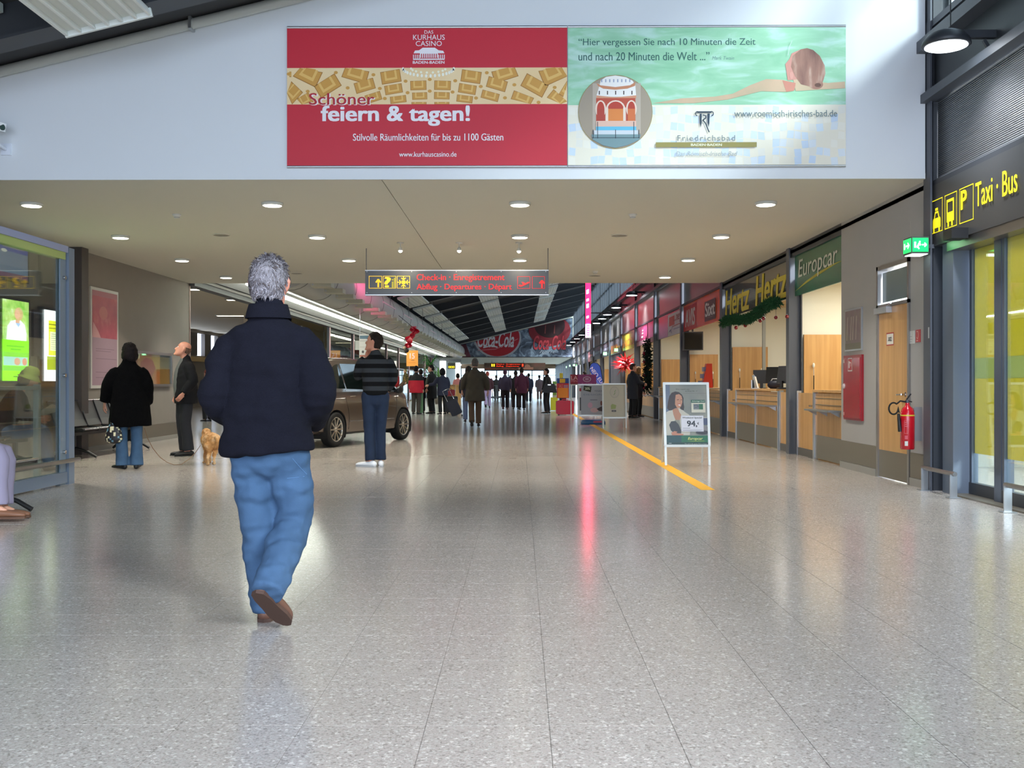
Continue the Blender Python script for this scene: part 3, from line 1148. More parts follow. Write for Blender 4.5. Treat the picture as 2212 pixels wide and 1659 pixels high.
P.text('und nach 20 Minuten die Welt ...”', 134, 268, 1116, 330, TG, bold=0.006)
P.text('Mark Twain', 1134, 300, 1300, 326, (120, 160, 150), shear=0.3)
SK, SK2 = (206, 168, 142), (190, 148, 124)
M_skinp = ramp_mat('wet_skin_print', 'noise', [(0.3, (186, 176, 142)), (0.7, (216, 182, 152))], 3.0)
P.poly([(690, 648), (900, 612), (1150, 600), (1290, 578), (1420, 515), (1540, 470), (1660, 476), (1760, 500), (1740, 560), (1680, 566), (1500, 560), (1380, 590), (1250, 622), (1000, 648)], M_skinp)
P.poly([(1740, 470), (2000, 500), (2128, 490), (2130, 540), (1960, 548), (1760, 560)], M_skinp)
P.poly([(1690, 410), (1682, 360), (1716, 318), (1730, 280), (1800, 250), (1800, 470), (1700, 480)], (214, 150, 136))
P.poly([(1660, 480), (1760, 500), (1750, 556), (1690, 566)], (206, 136, 116))
M_hairp = ramp_mat('wet_hair_print', 'noise', [(0.3, (116, 74, 66)), (0.6, (168, 122, 104)), (0.75, (206, 176, 158))], 9, axis_scale=(1.0, 1, 0.25), rot=(0, 0.25, 0))
P.poly([(1800, 250), (1845, 242), (1890, 256), (1940, 300), (1976, 370), (1982, 430), (1960, 500), (1880, 530), (1800, 510), (1755, 450), (1725, 380), (1735, 300)], M_hairp)
P.ell(1912, 512, 52, 34, M_hairp)
P.ell(1925, 516, 24, 15, (104, 66, 52))
P.ell(1728, 444, 14, 26, (222, 160, 146))
# round picture
P.ell(410, 712, 279, 274, (156, 140, 74), 48)
P.ell(410, 712, 275, 270, (164, 150, 132), 48)
P.rect(240, 500, 600, 870, (188, 174, 158))
P.poly([(266, 600), (290, 520), (300, 480), (340, 452), (410, 442), (490, 455), (540, 482), (560, 520), (566, 600)], (244, 240, 236))
P.poly([(268, 498), (300, 515), (410, 528), (520, 515), (560, 490), (556, 520), (500, 540), (410, 548), (320, 540), (280, 520)], (206, 138, 100))
for i in range(5):
    P.rect(286 + i * 61, 556, 294 + i * 61, 584, (60, 40, 40), P.L)
for i in range(8):
    P.rect(304 + i * 30, 470, 312 + i * 30, 492, (150, 160, 190), P.L)
P.L += 1
P.poly([(268, 590), (410, 604), (566, 590), (566, 612), (268, 612)], (214, 150, 116))
P.rect(266, 610, 560, 780, (190, 78, 54))
for cx, w, c in ((300, 34, (176, 60, 44)), (412, 66, (222, 132, 62)), (530, 34, (212, 112, 60))):
    P.ell(cx, 690, w + 6, 64, (240, 214, 196), 20)
    P.ell(cx, 692, w - 6, 56, (186, 60, 40), 20)
    P.rect(cx - w + 6, 690, cx + w - 6, 780, c)
for cx in (346, 478):
    P.rect(cx - 10, 680, cx + 10, 800, (236, 216, 200))
P.rect(266, 780, 566, 822, (226, 186, 168))
P.rect(266, 822, 566, 850, (96, 186, 220))
P.poly([(230, 880), (600, 880), (590, 920), (500, 960), (410, 980), (320, 962), (240, 918)], (116, 146, 152))
P.rect(250, 850, 580, 880, (206, 214, 222))
for x in (277, 411, 548, 243, 586):
    P.line([(x, 786 if x in (277, 548) else 845), (x, 910)], 5, (40, 54, 66), P.L)
P.line([(236, 905), (592, 905)], 4, (40, 54, 66))
# emblem and lettering
NV = (30, 56, 76)
P.line([(1020, 716), (1130, 716)], 11, NV)
for cx, d in ((1022, 1), (1130, -1)):
    P.line([(cx + d * 16 * math.cos(a) * (1 - a / 14), 730 - 20 * math.sin(a) * (1 - a / 14)) for a in [0.5 + PI * k / 8 for k in range(12)]], 7, NV)
P.poly([(1040, 728), (1056, 728), (1054, 800), (1048, 832), (1042, 800)], NV)
P.line([(1062, 738), (1084, 742), (1086, 760), (1064, 776), (1084, 800), (1104, 850), (1112, 866)], 8, NV)
P.poly([(1098, 728), (1116, 726), (1112, 800), (1106, 830), (1100, 790)], NV)
P.text('Friedrichsbad', 874, 888, 1304, 930, (120, 134, 140), bold=0.0, space=1.25)
P.rect(712, 940, 1466, 976, (150, 140, 76))
P.text('BADEN·BADEN', 974, 950, 1206, 968, (238, 236, 210), bold=0.03)
P.text('Das Römisch-Irische Bad', 860, 1008, 1322, 1042, (170, 178, 182), shear=0.3)
P.text('www.roemisch-irisches-bad.de', 1298, 704, 2066, 752, (110, 128, 132), bold=0.004)
P.line([(1700, 300), (1712, 230), (1730, 190)], 3, (220, 240, 232))
P.done('print', t)

# ---- pipe under the roof along the white front, hangers
t = thing('pipe', 'long pale conduit pipe running up along the sloping roof edge', 'pipe', (-4, YF - 0.1, roof_z(-4) - 0.2))
b = MB(); b.tube([(-6.9, YF - 0.1, roof_z(-6.9) - 0.062), (-2.2, YF - 0.1, roof_z(-2.2) - 0.062), (-0.2, YF - 0.1, roof_z(-0.2) - 0.062)], 0.055, mat((188, 190, 184), 0.45), 14); obj('pipe_run', b, t)
for x in (-6.2, -3.42, -1.0):
    b = MB(); b.box(x - 0.015, x + 0.015, YF - 0.17, YF - 0.03, roof_z(x) - 0.125, roof_z(x) - 0.0, M_alu); b.cyl((x, YF - 0.1, roof_z(x) - 0.06), (x, YF - 0.1, roof_z(x)), 0.008, M_alu, 6); obj('clamp', b, t)

# ---- radiant ceiling panels: slatted, in three columns down the hall
def radiant(x, y, lab, w=0.78, l=4.2):
    t = thing('radiant_panel', lab, 'heater', (x, y, roof_z(x) - 0.41), group='slatted ceiling heater panels')
    t.rotation_euler = (0, -math.atan(0.245), 0)
    b = MB(); b.box(-w / 2, w / 2, -l / 2, l / 2, 0.0, 0.04, mat((214, 218, 212), 0.4)); obj('plate', b, t, world=False)
    b = MB()
    b.box(-w / 2 - 0.02, w / 2 + 0.02, -l / 2 - 0.02, -l / 2 + 0.01, -0.05, 0.03, mat((226, 230, 226), 0.4))
    b.box(-w / 2 - 0.02, w / 2 + 0.02, l / 2 - 0.01, l / 2 + 0.02, -0.05, 0.03, mat((226, 230, 226), 0.4))
    obj('frame', b, t, world=False)
    for i in range(7):
        b = MB(); xx = -w / 2 + w * i / 6
        b.box(xx - 0.012, xx + 0.012, -l / 2, l / 2, -0.045, 0.0, mat((232, 236, 232), 0.4)); obj('slat', b, t, world=False)
    for sx in (-1, 1):
        b = MB(); b.cyl((sx * w * .4, 0, 0.03), (sx * w * .4, 0, 0.41), 0.006, M_alu, 6); obj('hanger', b, t, world=False)
    return t
rp = radiant(-3.77, 7.38, 'white slatted ceiling heater panel under the near roof')
for cx, cn in ((-4.1, 'left-hand'), (-1.4, 'middle'), (1.4, 'right-hand')):
    for j in range(9):
        y = 29.2 + 5.5 * j
        n = ('nearest', 'second', 'third', 'fourth', 'fifth', 'sixth', 'seventh', 'eighth', 'farthest')[j]
        dup(rp, (cx, y, roof_z(cx) - 0.41), None, 'white slatted heater panel under the hall roof, %s in the %s line' % (n, cn))
for o in [o for o in bpy.data.objects if o.name.startswith('radiant_panel') and o.name != 'radiant_panel']:
    o.rotation_euler = (0, -math.atan(0.245), 0)

# ---- strip light along the left side
t = thing('strip_light', 'long white fluorescent strip along the pale soffit left of the duct', 'light', (-5.84, 34, 3.28))
b = MB(); b.box(-5.93, -5.75, 22.3, 46.2, 3.285, 3.345, M_fit); obj('housing', b, t)
b = MB(); b.box(-5.91, -5.77, 22.35, 46.1, 3.24, 3.285, M_glow3); obj('tube_cover', b, t)
t = thing('strip_light', 'short white strip light next after the long strip', 'light', (-5.84, 48.8, 3.28))
b = MB(); b.box(-5.93, -5.75, 46.6, 51.6, 3.285, 3.345, M_fit); obj('housing', b, t)
b = MB(); b.box(-5.91, -5.77, 46.7, 51.5, 3.24, 3.285, M_glow3); obj('tube_cover', b, t)
t = thing('strip_light', 'white strip light beyond the red hanging ribbon', 'light', (-5.84, 66, 3.28))
b = MB(); b.box(-5.93, -5.75, 54.0, 81.0, 3.285, 3.345, M_fit); obj('housing', b, t)
b = MB(); b.box(-5.91, -5.77, 54.2, 80.8, 3.24, 3.285, M_glow3); obj('tube_cover', b, t)
# ---- round air duct with ring joints
t = thing('air_duct', 'round grey air duct with ring joints running down the hall', 'duct', (-5.0, 22.2, 3.72))
b = MB(); b.tube([(-5.0, y, 3.72) for y in (22.15, 40, 60, 83.6)], 0.57, mat((172, 168, 160), 0.45, metal=0.2), 32); obj('duct_shell', b, t)
for i in range(22):
    y = 22.6 + 2.8 * i
    if y < 83:
        b = MB(); b.tube([(-5.0, y - 0.02, 3.72), (-5.0, y + 0.02, 3.72)], 0.577, mat((96, 92, 88), 0.5), 32); obj('ring_joint', b, t)
# ---- outlet boxes beside it
proto = thing('outlet_box', 'x', 'vent', (-4.29, 22.4, 3.2), group='pale outlet boxes hanging beside the air duct')
b = MB(); b.box(-4.5, -4.07, 22.35, 22.75, 3.20, 3.30, mat((196, 192, 170), 0.6)); obj('casing', b, proto)
b = MB(); b.cyl((-4.46, 22.34, 3.25), (-4.46, 22.36, 3.25), 0.02, M_alu, 8); obj('end_knob', b, proto)
b = MB(); b.cyl((-4.46, 22.55, 3.29), (-4.50, 22.55, 3.45), 0.008, M_steel, 6); obj('hanger', b, proto)
ordn = ['nearest', 'second', 'third', 'fourth', 'fifth', 'sixth', 'seventh', 'eighth', 'ninth', 'tenth']
proto['label'] = 'pale box hanging beside the air duct, nearest of the row'
for i in range(1, 38):
    if i < 10:
        dup(proto, (-4.29, 22.4 + 1.5 * i, 3.2), None, 'pale box hanging beside the air duct, %s of the row' % ordn[i])
    else:
        dup(proto, (-4.29, 22.4 + 1.5 * i, 3.2), None, 'small pale box beside the air duct, %s of the row' % ordinal(i + 1))
# ---- short pipes hanging under the roof
for i in range(7):
    y = 33 + 5.5 * i
    t = thing('hanging_pipe', 'thin pale pipe hung under the roof beside the duct, %s of its row' % ordinal(i + 1), 'pipe', (-4.12, y, 3.58), group='thin pipes under the roof')
    b = MB(); b.tube([(-4.12, y - 1.7, 3.58), (-4.12, y + 1.3, 3.58)], 0.022, mat((224, 190, 200), 0.4), 8); obj('run', b, t)
    b = MB(); b.cyl((-4.12, y, 3.58), (-4.12, y, 4.3), 0.008, M_steel, 6); obj('hanger', b, t)

# ---- flood lights along the right wall
ys = [(9.44, 'bright floodlight on an arm above the sliding door sign'), (6.4, 'added unseen floodlight above the second pair of sliding doors, outside the picture'), (3.2, 'added unseen floodlight nearest the camera on the right wall, outside the picture'), (35.9, 'nearest floodlight in the row over the shop signs'), (41.7, 'second floodlight in the row over the shop signs'), (45.9, 'third floodlight in the row over the shop signs'),  # the two out of view are added to light the near floor
      (48.8, 'fourth floodlight in the row over the shop signs'), (52.4, 'fifth floodlight in the row over the shop signs'), (64.9, 'sixth floodlight, just past the pink pillar sign'), (70.3, 'seventh floodlight in the row over the shop signs'), (76.0, 'eighth floodlight in the row over the shop signs'), (81.8, 'last floodlight in the row over the shop signs')]
fl = None
for y, lab in ys:
    if fl is None:
        fl = thing('floodlight', lab, 'light', (3.86, y, 4.15), group='floodlights on the right wall')
        b = MB()
        prof = [(0.0, 0.13), (0.09, 0.13), (0.16, 0.10), (0.20, 0.05), (0.215, 0.0), (0.20, -0.005), (0.0, -0.005)]
        b.lathe(prof, (3.86, y, 4.17), M_darksteel, 24); obj('head', b, fl)
        b = MB(); b.lathe([(0.0, -0.012), (0.17, -0.010), (0.185, -0.004)], (3.86, y, 4.165), M_glow2, 24); obj('lens', b, fl)
        b = MB(); b.bar((3.95, y, 4.27), (4.3, y, 4.27), 0.06, 0.07, M_darksteel); b.bar((4.2, y, 4.22), (4.3, y, 4.05), 0.03, 0.03, M_darksteel); obj('arm', b, fl)
        b = MB(); b.cyl((3.9, y, 4.3), (3.9, y, 4.75), 0.005, M_black, 6); obj('cable', b, fl)
    else:
        dup(fl, (3.86, y, 4.15), None, lab)
    fb = area('flood_beam', (3.86, y, 4.13), (0, 0, 0), 0.34, 0, (34 if y > 8 else 60) if y < 20 else 85, (0.9, 0.94, 1.0), disk=True); fb.data.spread = 2.0 if y > 8 else 2.6

# ---- vertical pink light sign
t = thing('pillar_sign', 'tall narrow pink and white illuminated sign hanging high in the hall', 'sign', (2.93, 45, 3.1))
zb_, zt_ = at_y(1270, 730, 45).z, 6.3
xa, xb = at_y(1264.5, 700, 45).x, at_y(1276.5, 700, 45).x
b = MB(); b.box(xa, xb, 45, 45.6, zb_, zt_, mat((58, 40, 66), 0.5)); obj('casing', b, t)
b = MB(); b.box(xa + 0.004, xb - 0.004, 44.985, 45.0, at_y(1270, 700, 45).z, zt_, mat((255, 16, 62), emit=3)); obj('pink_face', b, t)
b = MB(); b.box(xa + 0.004, xb - 0.004, 44.985, 45.0, zb_ + 0.01, at_y(1270, 700, 45).z, mat((255, 170, 220), emit=4)); obj('white_face', b, t)
P = Print((xa, 44.983, zt_), (1, 0, 0), (0, -1, 0), xb - xa, zt_ - zb_, 10, 130, emit=6, eps=0.004)
for y0, y1 in ((22, 30), (46, 53), (62, 66), (71, 78), (92, 96)):
    P.poly([(2, y1), (6, y1 - 1.5), (6, y0 - 1.5), (2, y0)], (255, 210, 230), P.L)
for y0 in range(104, 128, 4):
    P.rect(2.5, y0, 7.5, y0 + 1.6, (232, 40, 120), P.L)
P.done('lettering', t)
b = MB(); b.bar((xb, 45.3, 4.2), (XR, 45.3, 4.2), 0.05, 0.05, M_darksteel); b.bar((xb, 45.3, 6.0), (XR, 45.3, 6.0), 0.05, 0.05, M_darksteel); obj('bracket', b, t)
area('pink_glow', (2.93, 44.96, 4.9), (PI / 2, 0, 0), 0.26, 2.6, 10, (1, 0.10, 0.34))
# added pink light, out of sight behind the sign, to tint the beams
t = thing('added_pink_light', 'added unseen pink light hung under the roof behind the hanging sign', 'light', (-2.3, 26, 4.1))
b = MB(); b.box(-2.6, -2.0, 25.96, 26.02, 3.95, 4.25, M_darksteel); obj('housing', b, t)
b = MB(); b.box(-2.57, -2.03, 26.02, 26.03, 3.98, 4.22, mat((255, 40, 110), emit=4)); obj('lens', b, t)
b = MB(); b.cyl((-2.3, 25.99, 4.25), (-2.3, 25.99, roof_z(-2.3)), 0.012, M_steel, 8); obj('rod', b, t)
o_ = area('added_pink_beam', (-2.3, 26.06, 4.1), (PI * 0.60, 0, 0.6), 0.54, 0.24, 330, (1.0, 0.10, 0.34)); o_.data.spread = 1.1

# ---- security camera at the left end of the white front
p = at_y(4, 275, YF - 0.25)
t = thing('security_camera', 'white security camera on the white front at the left', 'camera', (p.x, YF - 0.02, p.z))
b = MB(); b.bar((p.x - 0.16, p.y + 0.02, p.z + 0.03), (p.x + 0.03, p.y - 0.05, p.z - 0.01), 0.09, 0.085, mat((236, 238, 240), 0.35)); obj('housing', b, t)
b = MB(); b.cyl((p.x + 0.028, p.y - 0.05, p.z - 0.012), (p.x + 0.034, p.y - 0.053, p.z - 0.012), 0.032, mat((40, 66, 60), 0.1), 16); obj('lens', b, t)
b = MB(); b.cyl((p.x - 0.06, p.y, p.z - 0.05), (p.x - 0.06, p.y + 0.05, p.z - 0.17), 0.02, mat((226, 230, 240), 0.4), 10); b.box(p.x - 0.11, p.x - 0.01, YF - 0.05, YF - 0.02, p.z - 0.24, p.z - 0.12, mat((226, 230, 240), 0.4)); b.cyl((p.x - 0.06, p.y + 0.05, p.z - 0.17), (p.x - 0.06, YF - 0.03, p.z - 0.18), 0.02, mat((226, 230, 240), 0.4), 10); obj('bracket', b, t)

# ---- cola banner on the far cross wall
YC = 83.6
x0, x1, xm = at_y(980, 700, YC).x, at_y(1238, 700, YC).x, at_y(1117, 700, YC).x
zb_ = at_y(1100, 771, YC).z
t = thing('banner', 'wide red and silver soft drink banner high on the far cross wall', 'banner', (0, YC, zb_))
b = MB(); b.prism([(x0, YC, zb_), (min(x1, 4.25), YC, zb_), (min(x1, 4.25), YC, roof_z(4.2) - 0.35), (x0, YC, roof_z(x0) - 0.3)], (0, 0.05, 0), mat((60, 66, 80), 0.6)); obj('cloth', b, t)
zt_ = roof_z(4.2)
P = Print((x0, YC, zt_), (1, 0, 0), (0, -1, 0), x1 - x0, zt_ - zb_, 1170, 420, eps=0.006, off=(1010, 735))
M_ice = ramp_mat('ice_and_bottle_print', 'noise', [(0.3, (36, 40, 54)), (0.5, (86, 98, 116)), (0.62, (150, 166, 184)), (0.8, (70, 78, 96))], 1.6, detail=8, distort=1.5)
def rz(a):  # print row of the roof line at column a, with a margin
    return 735 + (zt_ - (roof_z(x0 + (a - 1010) * (x1 - x0) / 1170) - 0.36)) / (zt_ - zb_) * 420
P.poly([(1010, 1155), (2170, 1155), (2170, rz(2170)), (1010, rz(1010))], M_ice)
P.poly([(1010, 1155), (1180, 1155), (1130, rz(1130)), (1010, rz(1010))], ramp_mat('dark_red_print', 'noise', [(0.3, (70, 16, 30)), (0.7, (120, 50, 70))], 1.5, detail=6))
circ = [(1440 + 232 * math.cos(2 * PI * i / 40), 975 + 190 * math.sin(2 * PI * i / 40)) for i in range(40)]
P.poly([(x, min(1154, max(rz(x), y))) for x, y in circ][::-1], (170, 168, 176))
circ = [(1440 + 216 * math.cos(2 * PI * i / 40), 965 + 184 * math.sin(2 * PI * i / 40)) for i in range(40)]
P.poly([(x, min(1152, max(rz(x), y))) for x, y in circ][::-1], (168, 22, 38))
P.text('Coca-Cola', 1244, 912, 1602, 1062, (216, 214, 220), bold=0.02, shear=0.35)
P.line([(1300, 1066), (1380, 1046), (1440, 1062)], 12, (216, 214, 220))
P.line([(1246, 1092), (1420, 1080), (1560, 1020), (1640, 980)], 6, (200, 120, 130))
circ = [(1950 + 205 * math.cos(2 * PI * i / 40), 900 + 150 * math.sin(2 * PI * i / 40)) for i in range(40)]
P.poly([(x, min(1152, max(rz(x), y))) for x, y in circ][::-1], (120, 22, 34))
circ = [(1950 + 150 * math.cos(2 * PI * i / 40), 850 + 120 * math.sin(2 * PI * i / 40)) for i in range(40)]
P.poly([(x, min(1152, max(rz(x) + 4, y))) for x, y in circ][::-1], (46, 14, 16))
P.text('Coca-Cola', 1790, 950, 2110, 1086, (190, 60, 70), bold=0.02, shear=0.35)
P.text('light', 1850, 1090, 2010, 1130, (170, 176, 186), shear=0.35)
for x in (1900, 1990):
    P.poly([(x, 930), (x + 10, 930), (x + 14, 850), (x + 6, 850)], (130, 60, 56), P.L)
P.done('print', t)
# second hanging sign far away, decorated board beside it
t = thing('hanging_sign', 'small distant hanging direction sign with red lettering', 'sign', (-1.2, 95, 2.6))
p0, p1 = at_y(1060, 784, 95), at_y(1133, 794, 95)
b = MB(); b.box(p0.x, p1.x, 95, 95.1, p1.z, p0.z, mat((50, 20, 16), 0.5)); obj('panel', b, t)
for x in (p0.x + 0.1, p1.x - 0.1):
    b = MB(); b.cyl((x, 95.05, p0.z), (x, 95.05, ZS), 0.012, M_steel, 6); obj('rod', b, t)
P = Print((p0.x, 95, p0.z), (1, 0, 0), (0, -1, 0), p1.x - p0.x, p0.z - p1.z, 100, 14, eps=0.01, emit=1.5)
P.text('Check-in · Enregistrement', 16, 2, 88, 6.5, (236, 60, 30)); P.text('Abflug · Departures', 16, 8, 84, 12.5, (236, 60, 30)); P.rect(2, 3, 6, 11, (240, 190, 40)); P.rect(8, 3, 12, 11, (240, 190, 40)); P.rect(92, 3, 97, 11, (236, 60, 30))
P.done('lettering', t)
t = thing('picture_board', 'wide brown and orange picture board over the far glazed end', 'board', (0, 108, 2.6))
p0, p1 = at_y(1046, 785, 106), at_y(1178, 799, 106)
b = MB(); b.box(p0.x, p1.x, 106, 106.2, p1.z, 3.25, ramp_mat('brown_board_print', 'noise', [(0.3, (84, 62, 50)), (0.5, (140, 104, 84)), (0.7, (186, 110, 96))], 0.8, detail=6)); obj('panel', b, t)
P = Print((p0.x, 106, 3.25), (1, 0, 0), (0, -1, 0), p1.x - p0.x, 3.25 - p1.z, 132, 20, eps=0.01)
P.poly([(74, 19), (106, 19), (106, 12), (100, 12), (98, 6), (92, 3), (88, 8), (84, 12), (74, 12)], (222, 150, 120)); P.rect(2, 16, 70, 18, (190, 70, 50))
P.done('print', t)
b = MB(); b.box(p0.x, p1.x, 106.05, 106.15, p1.z - 0.1, p1.z, M_steel); obj('bottom_rail', b, t)

# =================================================================== RIGHT SIDE
def RP(X, yfar, ztop, eps=0.0006, emit=0.0, rough=0.45):
    """print on a plane facing -X, in metres; q(px,py) gives its (a,b) for a picture point"""
    P = Print((X, yfar, ztop), (0, -1, 0), (-1, 0, 0), 1, 1, 1, 1, eps=eps, emit=emit, rough=rough)
    def q(px, py):
        w = at_x(px, py, X)
        return (yfar - w.y, ztop - w.z)
    P.q = q
    return P


def LP(X, ynear, ztop, eps=0.0006, emit=0.0, rough=0.45):
    P = Print((X, ynear, ztop), (0, 1, 0), (1, 0, 0), 1, 1, 1, 1, eps=eps, emit=emit, rough=rough)
    return P


# ---- office door in the right wall
t = thing('door_4', None, None, (XR, 11.94, 0)); t['kind'] = 'structure'
b = MB()
b.box(XR - 0.02, XR + 0.1, 11.42, 11.47, 0, 2.50, M_brushed); b.box(XR - 0.02, XR + 0.1, 12.41, 12.46, 0, 2.50, M_brushed)
b.box(XR - 0.02, XR + 0.1, 11.42, 12.46, 2.45, 2.50, M_brushed); b.box(XR - 0.02, XR + 0.1, 11.42, 12.46, 2.0, 2.04, M_brushed)
obj('door_frame', b, t)
b = MB(); b.box(XR - 0.002, XR + 0.04, 11.47, 12.41, 0.33, 2.0, M_wood); obj('door_leaf', b, t)
b = MB(); b.box(XR - 0.004, XR + 0.04, 11.47, 12.41, 0.01, 0.33, M_kick); obj('kick_plate', b, t)
b = MB(); b.box(XR + 0.03, XR + 0.04, 11.50, 12.38, 2.07, 2.42, mat((120, 138, 140), 0.15)); obj('transom_pane', b, t)
b = MB(); b.box(XR - 0.07, XR - 0.004, 11.98, 12.40, 1.93, 2.0, M_alu); b.bar((XR - 0.04, 12.0, 2.01), (XR - 0.10, 11.75, 2.02), 0.02, 0.012, M_alu); obj('door_closer', b, t)
b = MB()
b.cyl((XR - 0.002, 11.56, 0.99), (XR - 0.05, 11.56, 0.99), 0.012, M_chrome, 10); b.tube([(XR - 0.05, 11.56, 0.99), (XR - 0.05, 11.70, 0.985)], 0.010, M_chrome, 10)
b.cyl((XR - 0.001, 11.56, 0.99), (XR - 0.006, 11.56, 0.99), 0.026, M_chrome, 14)
obj('handle', b, t)
for z in (0.22, 1.83):
    b = MB(); b.cyl((XR - 0.01, 12.43, z - 0.07), (XR - 0.01, 12.43, z + 0.07), 0.011, M_alu, 8); obj('hinge', b, t)
P = RP(XR - 0.003, 12.16, 1.70)
P.rect(0, 0, 0.24, 0.15, (182, 60, 56)); P.rect(0.012, 0.014, 0.228, 0.136, (232, 228, 214)); P.text('XII2', 0.06, 0.05, 0.18, 0.10, (40, 44, 50), bold=0.03)
P.done('name_plate', t)
b = MB(); b.box(XR - 0.001, XR + 0.2, 11.42, 12.46, 2.5, 2.99, M_wallgrey); struct('wall_right', b)

# ---- framed poster, fire hose cabinet, small plates
t = thing('wall_poster', 'aluminium framed poster hanging above the red fire hose cabinet', 'poster', (XR, 13.28, 1.55))
ya, yb = at_x(1828, 700, XR).y, at_x(1864, 700, XR).y
b = MB(); b.box(XR - 0.02, XR - 0.001, yb, ya, 1.53, 2.07, M_alu); obj('frame', b, t)
P = RP(XR - 0.0205, ya - 0.02, 2.05)
w_ = ya - yb - 0.04
P.rect(0, 0, w_, 0.5, ramp_mat('muted_fountain_poster', 'noise', [(0.3, (122, 98, 104)), (0.55, (132, 116, 112)), (0.75, (118, 116, 96))], 5))
for a in (0.18, 0.42, 0.55, 0.75):
    P.line([(w_ * a, 0.08), (w_ * (a - 0.03), 0.2), (w_ * (a - .06), 0.38)], 0.018, (196, 186, 164), P.L)
P.rect(0, 0.42, w_, 0.5, (110, 104, 84))
P.done('print', t)
t = thing('hose_cabinet', 'red fire hose cabinet on the grey wall beside the office door', 'cabinet', (XR, 13.28, 0.65))
ya, yb = at_x(1827, 800, XR).y, at_x(1866, 800, XR).y
b = MB(); b.box(XR - 0.03, XR - 0.001, yb, ya, 0.645, 1.475, mat((150, 20, 32), 0.35)); obj('body', b, t)
b = MB(); b.box(XR - 0.042, XR - 0.03, yb + 0.03, ya - 0.03, 0.67, 1.44, mat((168, 16, 30), 0.25, coat=0.4)); d_ = obj('door', b, t)
b = MB(); b.lathe([(0, -0.06), (0.028, -0.06), (0.034, -0.045), (0.034, -0.04)], (XR, ya - 0.07, 1.08), mat((220, 200, 196), 0.3), 14, axis='x'); obj('latch', b, d_)
P = RP(XR - 0.0425, ya, 1.44)
P.rect(0.22, 0.0, 0.40, 0.17, (232, 224, 220)); P.rect(0.235, 0.012, 0.385, 0.158, (168, 16, 30)); P.rect(0.26, 0.04, 0.30, 0.13, (240, 232, 228)); P.line([(0.30, 0.06), (0.35, 0.06), (0.35, 0.11)], 0.014, (240, 232, 228)); P.rect(0.05, 0.015, 0.09, 0.06, (228, 196, 190)); P.rect(0.05, 0.70, 0.09, 0.74, (208, 120, 120))
P.done('pictogram', d_)
t = thing('notice_plate', 'small white notice plate beside the office door', 'sign', (XR, 11.3, 1.6))
ya, yb = at_x(1965, 730, XR).y, at_x(1976, 730, XR).y
b = MB(); b.box(XR - 0.006, XR - 0.001, yb, ya, 1.545, 1.685, mat((206, 206, 202), 0.4)); obj('plate', b, t)
P = RP(XR - 0.0065, ya, 1.685); P.rect(0.03, 0.06, 0.09, 0.064, (120, 120, 120)); P.rect(0.02, 0.09, 0.10, 0.094, (120, 120, 120)); P.rect(0.03, 0.115, 0.08, 0.119, (120, 120, 120)); P.done('lettering', t)
t = thing('fire_sign', 'small red extinguisher pictogram plate next to the white notice plate', 'sign', (XR, 11.1, 1.6))
ya, yb = at_x(1979, 730, XR).y, at_x(1989, 730, XR).y
b = MB(); b.box(XR - 0.006, XR - 0.001, yb, ya, 1.555, 1.69, mat((178, 40, 44), 0.4)); obj('plate', b, t)
P = RP(XR - 0.0065, ya, 1.69); P.line([(0.03, 0.02), (0.07, 0.02), (0.085, 0.06), (0.06, 0.10), (0.03, 0.08)], 0.008, (226, 190, 180)); P.rect(0.03, 0.112, 0.07, 0.122, (226, 190, 180)); P.done('pictogram', t)
P = Print((XR + 0.0, 10.68, 1.69), (0, -1, 0), (-1, 0, 0), 1, 1, 1, 1)
t = thing('number_plate', 'pale numeral on the dark post beside the sliding doors', 'sign', (XR - 0.04, 10.7, 1.6))
P = Print((XR - 0.042, 10.85, 1.695), (0, -1, 0), (-1, 0, 0), 1, 1, 1, 1); P.text('1', 0.03, 0, 0.062, 0.115, (206, 208, 206), bold=0.02); P.done('numeral', t)

# ---- exit sign box
t = thing('exit_sign', 'glowing green emergency exit box sticking out at the wall corner', 'sign', (4.1, 10.8, 2.45))
b = MB(); b.box(4.02, 4.20, 10.70, 10.92, 2.445, 2.62, mat((70, 74, 76), 0.4)); b.box(4.20, 4.29, 10.78, 10.84, 2.51, 2.55, M_steel); obj('housing', b, t)
EG = mat((20, 200, 90), 0.3, emit=1.6)
b = MB(); b.box(4.03, 4.19, 10.694, 10.70, 2.465, 2.605, EG); obj('front_face', b, t)
b = MB(); b.box(4.014, 4.02, 10.71, 10.91, 2.465, 2.605, EG); obj('side_face', b, t)
b = MB(); b.box(4.03, 4.19, 10.71, 10.91, 2.440, 2.445, mat((230, 255, 235), emit=5)); obj('lamp_strip', b, t)
P = Print((4.03, 10.692, 2.605), (1, 0, 0), (0, -1, 0), 0.16, 0.14, 16, 14, emit=3.0)
for x0 in (2.0,):
    P.rect(1.6, 4, 3.4, 10, (230, 255, 236)); P.poly([(4, 9), (6, 5), (7.4, 5), (8.6, 7), (7.6, 8), (6.6, 7), (6, 9), (7, 11), (6, 11.6), (5, 9.6), (4.4, 10.6)], (230, 255, 236)); P.ell(7.2, 4, 0.9, 0.9, (230, 255, 236), 10); P.line([(9.4, 7), (13.6, 7)], 1.2, (230, 255, 236)); P.line([(12, 5), (14, 7), (12, 9)], 1.0, (230, 255, 236))
P.done('pictogram', t)
P = Print((4.013, 10.91, 2.605), (0, -1, 0), (-1, 0, 0), 0.2, 0.14, 16, 14, emit=3.0)
P.rect(2, 4, 4, 10, (230, 255, 236)); P.line([(6, 7), (12, 7)], 1.6, (230, 255, 236)); P.line([(10, 4), (13, 7), (10, 10)], 1.2, (230, 255, 236)); P.done('pictogram', t)

